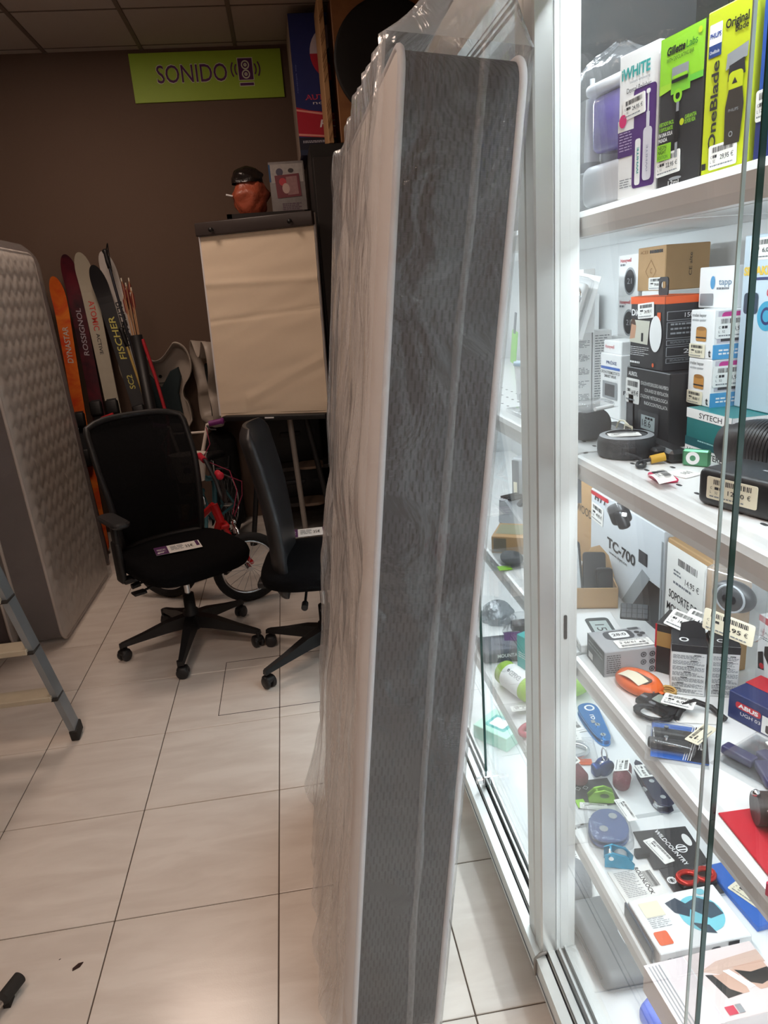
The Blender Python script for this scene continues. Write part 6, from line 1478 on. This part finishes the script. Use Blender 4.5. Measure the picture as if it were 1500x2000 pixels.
# small blue pulley with split ring
t = dev('pulley', 'small blue pulley with a silver split ring', (1188, 1517), 'pulley', 10, 'pulleys')
for y_ in (-.009, .009): g = G(); g.lathe([(0, -.002), (.02, -.002), (.022, 0), (.02, .002), (0, .002)], ANOD, (0, y_, .023), 24, 'y'); g.build('side_plate', t)
g = G(); g.cyl((0, -.007, .023), (0, .007, .023), .015, CHROME, n=20); g.build('wheel', t)
g = G(); g.tube([(0, .011*math.cos(a/18*2*math.pi), .056+.017*math.sin(a/18*2*math.pi)) for a in range(18)], .002, CHROME, 6, True); g.build('ring', t)
g = G(); g.rbox((-.022, .0, .02), (.02, .024, .03), ANOD, .006, 2); g.build('body', t)
# maroon cord bundles
for (px_, lab, ln) in (((1120, 1505), 'maroon sewn sling rolled up, with white label', .05), ((1215, 1530), 'maroon rolled sling with square white price label', .042)):
    t = dev('rolled_sling', lab, px_, 'sling', -80 if ln > .045 else -120, 'maroon slings')
    g = G(); g.lathe([(0, -ln), (.012, -ln), (.019, -ln*.8), (.021, 0), (.019, ln*.8), (.012, ln), (0, ln)], MARO, (0, 0, .0232), 20, 'x'); g.build('webbing', t)
    g = G(); g.tube([(.004, .0215*math.cos(a), .0232+.0215*math.sin(a)) for a in [k*.5 for k in range(13)]], .0012, WHITE, 5, True); g.build('tie', t)
    price(t, Face((-.03, -.018, .04), (1, .0, 0), (0, .95, .3), .045, .034), '15,00', seed=5)
# black card with green pulley
c = box('pulley_card', 'black backing card with a small green pulley on it', (1130, 1580), (1215, 1570), z4, .09, T(50, 50, 54), h=.0022, cat='card', part='card', bev=.0006)
f = c.top(); f.rect(.12, .55, .24, .85, T(50, 50, 54)); f.ring(.2, .7, .14, .14, .015, WHITE, 4); f.ring(.38, .7, .14, .14, .015, WHITE, 4); f.rect(0, 0, .2, .3, LIMEP); f.g.build('card_print', c.root)
price(c.root, Face((-.048, -.002, .003), (.95, -.3, 0), (.3, .95, 0), .06, .02), '', seed=4)
t = dev('pulley', 'small lime green climbing pulley standing on the black card', (1174, 1566), 'pulley', -15, 'pulleys'); t.location.z += .004
g = G(); g.prism([(-.028, 0), (.026, 0), (.03, .01), (.024, .026), (.006, .034), (-.016, .028), (-.03, .012)], -.002, .002, ANOG, 'y', .0008); g.build('side_plate', t, (0, -.008, 0))
g = G(); g.prism([(-.028, 0), (.026, 0), (.03, .01), (.024, .026), (.006, .034), (-.016, .028), (-.03, .012)], -.002, .002, ANOG, 'y', .0008); g.build('side_plate', t, (0, .008, 0))
for y_ in (-.0105,): g = G(); g.prism(ellipse(.02, .012, 16, .006, .02), y_-.0006, y_, T(60, 84, 30), 'y'); g.build('eyelet', t)
g = G(); g.cyl((-.008, -.006, .012), (-.008, .006, .012), .011, CHROME, n=20); g.build('wheel', t)
# dark blue double pulley
t = dev('rescue_pulley', 'navy double pulley with silver wheels and white price band', (1272, 1545), 'pulley', -92)
for s in (-1, 1): g = G(); g.prism([(-.075, -.008), (-.04, -.015), (.05, -.022), (.075, -.016), (.082, .0), (.075, .016), (.05, .022), (-.04, .015), (-.075, .008), (-.085, 0)], .012+s*.009, .012+s*.009+.004, col(40, 42, 66, .3, .3), bev=.0012); g.build('side_plate', t)
for x_, r_ in ((.055, .018), (.0, .016)): g = G(); g.lathe([(0, .008), (r_, .007), (r_*.8, .013), (r_, .02), (0, .021)], CHROME, (x_, -.004, 0), 24); g.cyl((x_, 0, .024), (x_, 0, .028), .006, CHROME, n=16); g.build('wheel', t)
price(t, Face((-.06, -.02, .027), (1, 0, 0), (0, 1, 0), .045, .036), '45,00', seed=3)
# clear bag with blue pulley
c = box('gear_bag', 'clear zip bag with a large blue plastic device inside', (1150, 1660), (1240, 1665), z4, .11, CLEAR, h=.03, cat='bag', part='bag', bev=.01)
dv = [(-.04, .015), (-.02, .0), (.02, .004), (.042, .03), (.04, .075), (.02, .105), (-.02, .1), (-.044, .06)]
for _ in range(2): dv = [q for i in range(len(dv)) for q in ((dv[i][0]*.75+dv[(i+1) % len(dv)][0]*.25, dv[i][1]*.75+dv[(i+1) % len(dv)][1]*.25), (dv[i][0]*.25+dv[(i+1) % len(dv)][0]*.75, dv[i][1]*.25+dv[(i+1) % len(dv)][1]*.75))]
for z_ in (.003, .017): g = G(); g.prism(dv, z_, z_+.006, col(58, 84, 140, .35), bev=.002); g.build('side_plate', c.root)
for x_, y_ in ((-.012, .035), (.012, .075)): g = G(); g.cyl((x_, y_, .003), (x_, y_, .0265), .009, CHROME, n=18); g.build('axle', c.root)
g = G(); g.cyl((0, .055, .009), (0, .055, .017), .028, GRYP, n=24); g.build('wheel', c.root)
price(c.root, Face((.02, .12, .031), (.3, -.95, 0), (.95, .3, 0), .07, .022), '', seed=2)
# cyan pulley
t = dev('pulley', 'bright cyan climbing pulley at the shelf front', (1208, 1688), 'pulley', -20, 'pulleys'); t.location.z += .0022
for y_ in (-.012, .012): g = G(); g.prism([(-.028, 0), (.028, .0), (.03, .012), (.014, .03), (-.012, .036), (-.028, .028)], -.002, .002, ANOC, 'y', .0008); g.build('side_plate', t, (0, y_, .0))
g = G(); g.cyl((.004, -.01, .015), (.004, .01, .015), .013, GRYP, n=20); g.build('wheel', t)
g = G(); g.cyl((-.016, -.016, .024), (-.016, .016, .024), .005, CHROME, n=14); g.build('bolt', t)
# black hang card
c = box('gear_card', 'black hang card with white circle logo and a slot', (1275, 1702), (1385, 1690), z4+.0022, .105, T(52, 50, 52), h=.003, cat='card', part='card', bev=.001)
f = c.top(); f.ring(.68, .42, .2, .2, .02, WHITE, 24); f.rect(.6, .37, .76, .4, WHITE); f.rect(.6, .44, .76, .47, WHITE); f.text('WILDCOUNTRY', .38, .95, .09, WHITE, rot=-78, fit=.9, bold=.02); f.ell(.86, .62, .14, .3, T(232, 232, 230), 18); f.g.build('card_print', c.root)
price(c.root, Face((-c.w*.42, .075, .0035), (.25, -.96, 0), (.96, .25, 0), .07, .024), '', seed=6)
g = G(); g.prism(rrect(.03, .016, .004, 3), 0, .012, DKB); g.build('buckle', c.root, (-c.w*.56, .04, 0))
# red carabiner card
c = box('carabiner_card', 'black and white card with a red double carabiner', (1330, 1762), (1415, 1745), z4+.006, .08, T(56, 54, 56), h=.003, cat='card', part='card', bev=.001)
f = c.top(); f.ring(.1, .6, .2, .2, .03, WHITE, 20); f.text('CT', .05, .5, .2, WHITE, fit=.12, bold=.03); f.ell(.9, .35, .08, .2, T(220, 220, 220)); f.g.build('card_print', c.root)
for q in range(2): g = G(); g.tube([(.018*math.cos(a/20*2*math.pi)-.012+.036*q, .034+.014*math.sin(a/20*2*math.pi), .018) for a in range(20)], .0055, col(196, 52, 44, .25, .6), 8, True); g.build('carabiner_loop', c.root)
g = G(); g.rbox((.006, .03, .009), (.07, .028, .013), DKB, .004, 2); g.build('base', c.root)
c = box('instruction_sheet', 'white instruction sheet with black ROLLNLOCK heading', (1225, 1766), (1308, 1748), z4, .08, PAPER, h=.0015, cat='paper', part='sheet', bev=.0003)
f = c.top(); f.text('ROLLNLOCK', .62, .95, .1, INK, rot=-90, fit=.85, bold=.02); f.lines(.1, .1, .55, .9, 16, GREYT, .3, 6, .06); f.bars(.72, .3, .95, .8, 12, INK, 4); f.g.build('print', c.root)
# swim-goggle carton
c0 = box('dvd_box', 'dark edged flat carton under the white goggle carton', -2.455, -2.56, z4, .004, T(70, 80, 98), h=.03, xp=2.047)
c = box('goggle_box', 'white carton with teal circle and dark swim goggles picture', (1290, 1861), (1469, 1823), z4, .115, WHITE, h=.034, ztop=True)
c.root.location.z += .0006; c0.root.location.z += 0
f = c.top(); f.ell(.66, .52, .46, .46, T(128, 206, 220), 32); f.poly([(.36, .82), (.5, .88), (.6, .68), (.52, .5), (.4, .62)], T(58, 70, 84)); f.poly([(.52, .72), (.72, .82), (.86, .66), (.88, .44), (.72, .4), (.62, .56)], T(64, 82, 96)); f.poly([(.5, .4), (.66, .3), (.68, .14), (.56, .2)], T(58, 70, 84)); f.rr(.05, .12, .2, .36, ORNG, .15); f.rect(.08, .62, .3, .9, CREAM); f.lines(.08, .4, .3, .6, 6, GREYT, .25, 3, .05); f.ell(.8, .9, .1, .08, T(128, 206, 220)); f.g.build('top_print', c.root)
f = c.front(); f.ring(.1, .5, .05, .05, .01, GREYT, 14); f.lines(.14, .4, .3, .6, 1, GREYT, .8, 3, .04); f.rr(.55, .2, .66, .75, DKG, .3); f.rect(.74, .15, .86, .9, INK); f.text('Y', .78, .3, .4, WHITE); f.g.build('front_print', c.root)
c = box('blue_folder', 'blue card folder with a cream price label behind the goggle carton', (1475, 1822), (1560, 1800), z4, .15, BLUEP, h=.012)
price(c.root, Face((-.04, .09, .0125), (.35, -.93, 0), (.93, .35, 0), .08, .034), '', paper=CREAM, seed=5)
# underwear carton with photo of a torso
c = box('underwear_box', 'pale pink carton with photo of black briefs', (1335, 2018), (1560, 1962), z4, .115, T(236, 226, 226), h=.053, ztop=True)
SKIN = T(206, 168, 150)
f = c.top(); f.rect(.0, .0, .36, 1, T(232, 220, 222))
for q in range(4): f.rect(.03+.03*q, .04, .042+.03*q, .96, GRYP)
f.rect(.36, 0, .37, 1, WHITE); f.rect(.37, 0, 1, 1, T(230, 214, 212)); f.poly([(.42, .72), (.6, .82), (1, .86), (1, .66), (.6, .6)], T(208, 178, 164)); f.poly([(.45, .66), (.55, .62), (.72, .66), (.7, .3), (.52, .3)], SKIN); f.poly([(.44, .66), (.5, .64), (.56, .4), (.64, .3), (.5, .28)], BLACK); f.poly([(.7, .68), (.98, .7), (.98, .3), (.8, .3), (.74, .45)], SKIN); f.poly([(.7, .64), (.82, .56), (.98, .58), (.98, .42), (.84, .36), (.76, .42)], BLACK); f.poly([(.6, .66), (.66, .66), (.78, .36), (.72, .34)], WHITE)
f.rect(.42, .06, .5, .18, T(210, 50, 80)); f.rect(.51, .06, .56, .18, GRYP); f.g.build('top_print', c.root)
# ---- case floor
c = box('dressing_pack', 'green and white dressing pack on the case floor', (925, 1440), (990, 1470), zb, .12, T(180, 226, 206), h=.05)
f = c.top(); f.rr(.2, .2, .8, .8, TEALP, .1); f.rr(.28, .3, .7, .7, WHITE, .1); f.g.build('top_print', c.root)
c = box('first_aid_pouch', 'dark grey first aid pouch with green PIRST VERBAN lettering', (990, 1660), (1070, 1690), zb, .3, T(92, 94, 98), h=.05, w=.1, bev=.018); c.root['label'] = 'dark grey first aid pouch with pale green lettering on its top'
f = c.top(); f.text('FIRST', .3, .8, .07, T(120, 214, 176), fit=.5, bold=.02); f.text('VERBAND', .3, .7, .07, T(120, 214, 176), fit=.6, bold=.02); f.text('CE', .2, .55, .04, WHITE, fit=.1); f.lines(.32, .52, .8, .59, 2, WHITE, .4, 4, .06); f.g.build('top_print', c.root)
price(c.root, c.top().sub(.4, .2, .7, .34, 0), '', seed=4)
p = onz(1035, 1690, zb)
t = thing('grey_glove', 'crumpled grey plastic-wrapped gloves on the case floor', 'gloves', (p.x+.02, p.y, zb))
g = G(); g.grid(lambda u, v: ((.055+.012*noise.noise(Vector((math.cos(u*6.283)*2, math.sin(u*6.283)*2, v*4))))*math.cos(u*6.283)*math.cos(v*1.53), .07*math.sin(u*6.283)*math.cos(v*1.53), .001+.06*math.sin(v*1.53)), 32, 16, col(120, 124, 130, .5, bump=.5, bs=60), closed_u=True); g.build('bundle', t)
for q, (a_, b_, lab) in enumerate((((1118, 1712), (1172, 1700), 'white leaflet lying on the case floor, uppermost of two'), ((1140, 1770), (1195, 1755), 'white leaflet lying on the case floor, lower of two'))):
    c = box('leaflet', lab, a_, b_, zb+.0018*(1-q), .1, PAPER, h=.0015, cat='leaflet', part='sheet', bev=.0003, group='leaflets on the case floor'); f = c.top(); f.lines(.15, .5, .6, .8, 4, GREYT, .35, 5, .06); f.rr(.3, .25, .5, .35, INK, .3); f.g.build('print', c.root)
c = box('grey_case', 'large rounded dark grey fabric case on the case floor', (1150, 1960), (1290, 1930), zb, .22, T(88, 92, 96), h=.05, cat='case', part='shell', bev=.03)
f = c.top(); f.rr(.5, .34, .53, .5, T(200, 204, 206), .4); f.g.build('logo_print', c.root)
g = G(); g.tube([(-c.w/2, .02+.18*k/10, .035) for k in range(11)], .003, INK, 6); g.build('zip', c.root)
c = box('blue_bag', 'small bright blue bag on the case floor', (1240, 2000), (1290, 2040), zb, .1, col(60, 96, 200, .5), h=.05, cat='bag', part='sack', bev=.02)
# ---- goods in the far bay, seen between the mattress and the post
def far(name, label, a, b, z, d, m_, **k): return box(name, label, a, b, z, d, m_, **k)
c = far('spatula_card', 'tall pale green card leaning on the middle shelf', (996, 712), (1018, 716), zm, .004, T(150, 214, 110), h=.13, cat='card', part='card', w=.05)
c.root.rotation_euler.y = R(12); c.root.location.z += .0056
g = G(); g.b2((-.006, -.003, .12), (.008, .001, .2), GREYT); g.build('grey_stem', c.root)
for k, (px_, lab, r_) in enumerate((((1008, 782), 'tall translucent plastic beaker with grey lid', .032), ((1040, 785), 'translucent plastic beaker standing next to the post', .03))):
    p = onz(*px_, zm); t = thing('plastic_beaker', lab, 'beaker', (p.x+.03, p.y, zm), 0, 'plastic beakers')
    g = G(); g.lathe([(0, .001), (r_*.8, .001), (r_, .095), (r_-.003, .095), (r_*.78, .004)], film('beaker', opacity=.4, gloss=.06, rough=.15, bump=0, fr=.6), n=26); g.build('cup', t)
    g = G(); g.lathe([(0, .106), (r_*1.06, .104), (r_*1.08, .094), (r_, .094)], T(150, 176, 196) if k == 0 else WHITE, n=26); g.build('lid', t)
p = onz(1025, 812, zm); t = thing('food_container', 'round clear container on a clear square tray at the shelf front', 'container', (p.x+.03, p.y, zm))
g = G(); g.rbox((0, 0, .006), (.11, .15, .011), BLISTER, .004, 2); g.build('tray', t)
g = G(); g.lathe([(0, .012), (.04, .012), (.042, .05), (.036, .058), (0, .06)], film('tub', opacity=.45, gloss=.06, rough=.12, bump=0, fr=.6), n=28); g.build('tub', t)
g = G(); g.rbox((.005, -.03, .02), (.04, .03, .018), GRYP, .006, 2); g.build('clip', t)
c = far('white_goods_box', 'tall white carton at the back of the far bay', -1.15, -1.33, zm, .1, WHITE, h=.26, xp=2.38)
f = c.front(); f.lines(.2, .3, .8, .7, 5, GREYT, .3, 3, .1); f.g.build('front_print', c.root)
c = far('poster_card', 'white card with red and blue print in the far bay', (985, 905), (1000, 915), zl, .01, WHITE, h=.16, cat='card', part='card', w=.08); c.root.location.x += .1
f = c.front(); f.ell(.5, .6, .5, .5, T(200, 120, 140)); f.lines(.1, .1, .9, .3, 3, BLUEP, .4, 3, .1); f.g.build('front_print', c.root)
c = far('toaster_radio', 'upright grey appliance with cream label strip in the far bay', (1000, 1010), (1042, 1020), zl, .1, T(150, 154, 158), h=.2, cat='appliance', part='body', bev=.012, w=.08)
f = c.front(); f.rect(.05, .1, .4, .95, T(96, 100, 104)); f.rect(.12, .12, .3, .6, CREAM); f.rect(.6, .4, .64, .65, INK); f.rect(.75, .4, .79, .65, INK); f.g.build('front_print', c.root)
c = far('white_goods_box', 'small white carton against the post in the far bay', (1028, 1012), (1062, 1040), zl, .08, WHITE, h=.1, w=.08); f = c.front(); f.lines(.1, .4, .7, .8, 4, GREYT, .3, 3, .1); f.rect(.2, .2, .35, .3, INK); f.g.build('front_print', c.root)
p = onz(1000, 1025, zl); t = thing('travel_iron', 'grey appliance with ribbed top in clear plastic, in the far bay', 'appliance', (p.x+.03, p.y, zl), R(-70))
g = G(); g.prism([(-.06, 0), (.06, 0), (.07, .02), (.03, .05), (-.02, .085), (-.055, .08)], -.035, .035, T(176, 180, 184), 'y', .006); g.build('body', t)
g = G(); g.tube([(.0, 0, .06), (.03, 0, .09), (.06, 0, .06), (.065, 0, .03)], .01, DKG, 8); g.build('handle', t)
for k in range(5): g = G(); g.b2((-.05+.012*k, -.03, .083), (-.044+.012*k, .03, .089), INK); g.build('rib', t)
c = far('flat_brown_box', 'flat brown wooden-look carton with red rim in the far bay', (950, 1095), (1035, 1100), zl, .12, KRAFT, h=.05)
f = c.top(); f.rect(.05, .2, .7, .9, T(150, 148, 120)); f.rect(.7, .3, 1, 1, WHITE); f.g.build('top_print', c.root); f = c.front(); f.rect(.05, .1, .35, .9, T(120, 112, 96)); f.g.build('front_print', c.root)
p = onz(1000, 1105, zl)
c = far('mouse_pack', 'clear blister pack with a dark grey computer mouse', (962, 1112), (1046, 1104), zl, .1, BLISTER, h=.03, cat='pack', part='blister', bev=.008); c.root.location.y -= .02
g = G(); g.ell((0, .05, .016), (.03, .045, .014), DK, 22, 12); g.build('mouse', c.root); g = G(); g.b2((-.045, .002, .001), (-.01, .03, .003), LIMEP); g.build('label', c.root)
c = far('paper_bag', 'crumpled white and brown paper bag beside the post', (1015, 1085), (1062, 1095), zl, .1, T(214, 206, 190), h=.09, cat='bag', part='bag', bev=.02); c.root.location.x += .05
for k, (px_, lab) in enumerate((((965, 1225), 'silver foil wrapped bundle in the far bay'), ((985, 1240), 'crumpled clear bag of small parts in the far bay'))):
    p = onz(*px_, z4); t = thing('foil_bundle', lab, 'bundle', (p.x+.03, p.y+.06, z4), 0)
    g = G(); g.grid(lambda u, v: ((.06+.02*noise.noise(Vector((math.cos(u*6.283)*3+k, math.sin(u*6.283)*3, v*4))))*math.cos(u*6.283)*math.cos(v*1.53), .06*math.sin(u*6.283)*math.cos(v*1.53), .001+.07*math.sin(v*1.53)), 32, 16, col(170, 174, 178, .25, .5, bump=.8, bs=50) if k == 0 else CLEAR, closed_u=True); g.build('wrapper', t)
    g = G(); g.rbox((0, 0, .02), (.06, .05, .036), DKG if k else GRYP, .008, 2); g.build('contents', t)
# ---- small shifts that let neighbouring goods stand beside each other without passing through
NUDGE = {
    'bike_light_box': (-.0035, -.002), 'bike_light_box.001': (-.001, -.0039), 'bike_light_box.002': (-.012, .003), 'bike_light_set_box': (.043, 0), 'blue_folder': (.004, 0),
    'bulb_pack': (.058, .0155), 'clear_bag': (-.015, -.026), 'cycle_computer_box': (.0035, .002), 'dark_cloth_pouch': (.035, .0606),
    'earphone_wire': (.02, 0), 'flat_brown_box': (.03, .052), 'foil_bundle.001': (.03, -.052), 'gear_card': (.0028, .0028), 'goggle_box': (-.002, -.0035), 'grey_case': (.036, 0),
    'first_aid_pouch': (.06, .02), 'grey_glove': (.055, -.075), 'lanyard': (-.0028, .0028), 'paper_bag': (-.0304, -.0304), 'phone_holder.002': (-.0177, -.0177),
    'plastic_beaker.001': (0, -.009), 'plug_timer': (-.0212, -.0212), 'poster_card': (-.0052, .003), 'price_card': (-.026, .015), 'pulley': (-.006, .0104), 'red_pack': (-.001, -.0017),
    'speaker_box.003': (.09, 0), 'ribbed_speaker': (-.022, -.012), 'rolled_sling': (-.0125, -.0217), 'sock_pouch': (0, .036), 'sports_timer': (-.004, -.026), 'stopwatch': (0, -.006),
    'soundbar': (-.018, -.004), 'strap_watch': (-.0016, -.0058), 'travel_iron': (-.0104, -.006), 'trimmer_box': (-.0016, -.0058), 'white_goods_box.001': (.0215, -.0372),
}
for n_, (dx_, dy_) in NUDGE.items():
    o_ = bpy.data.objects.get(n_)
    if o_: o_.location.x += dx_; o_.location.y += dy_
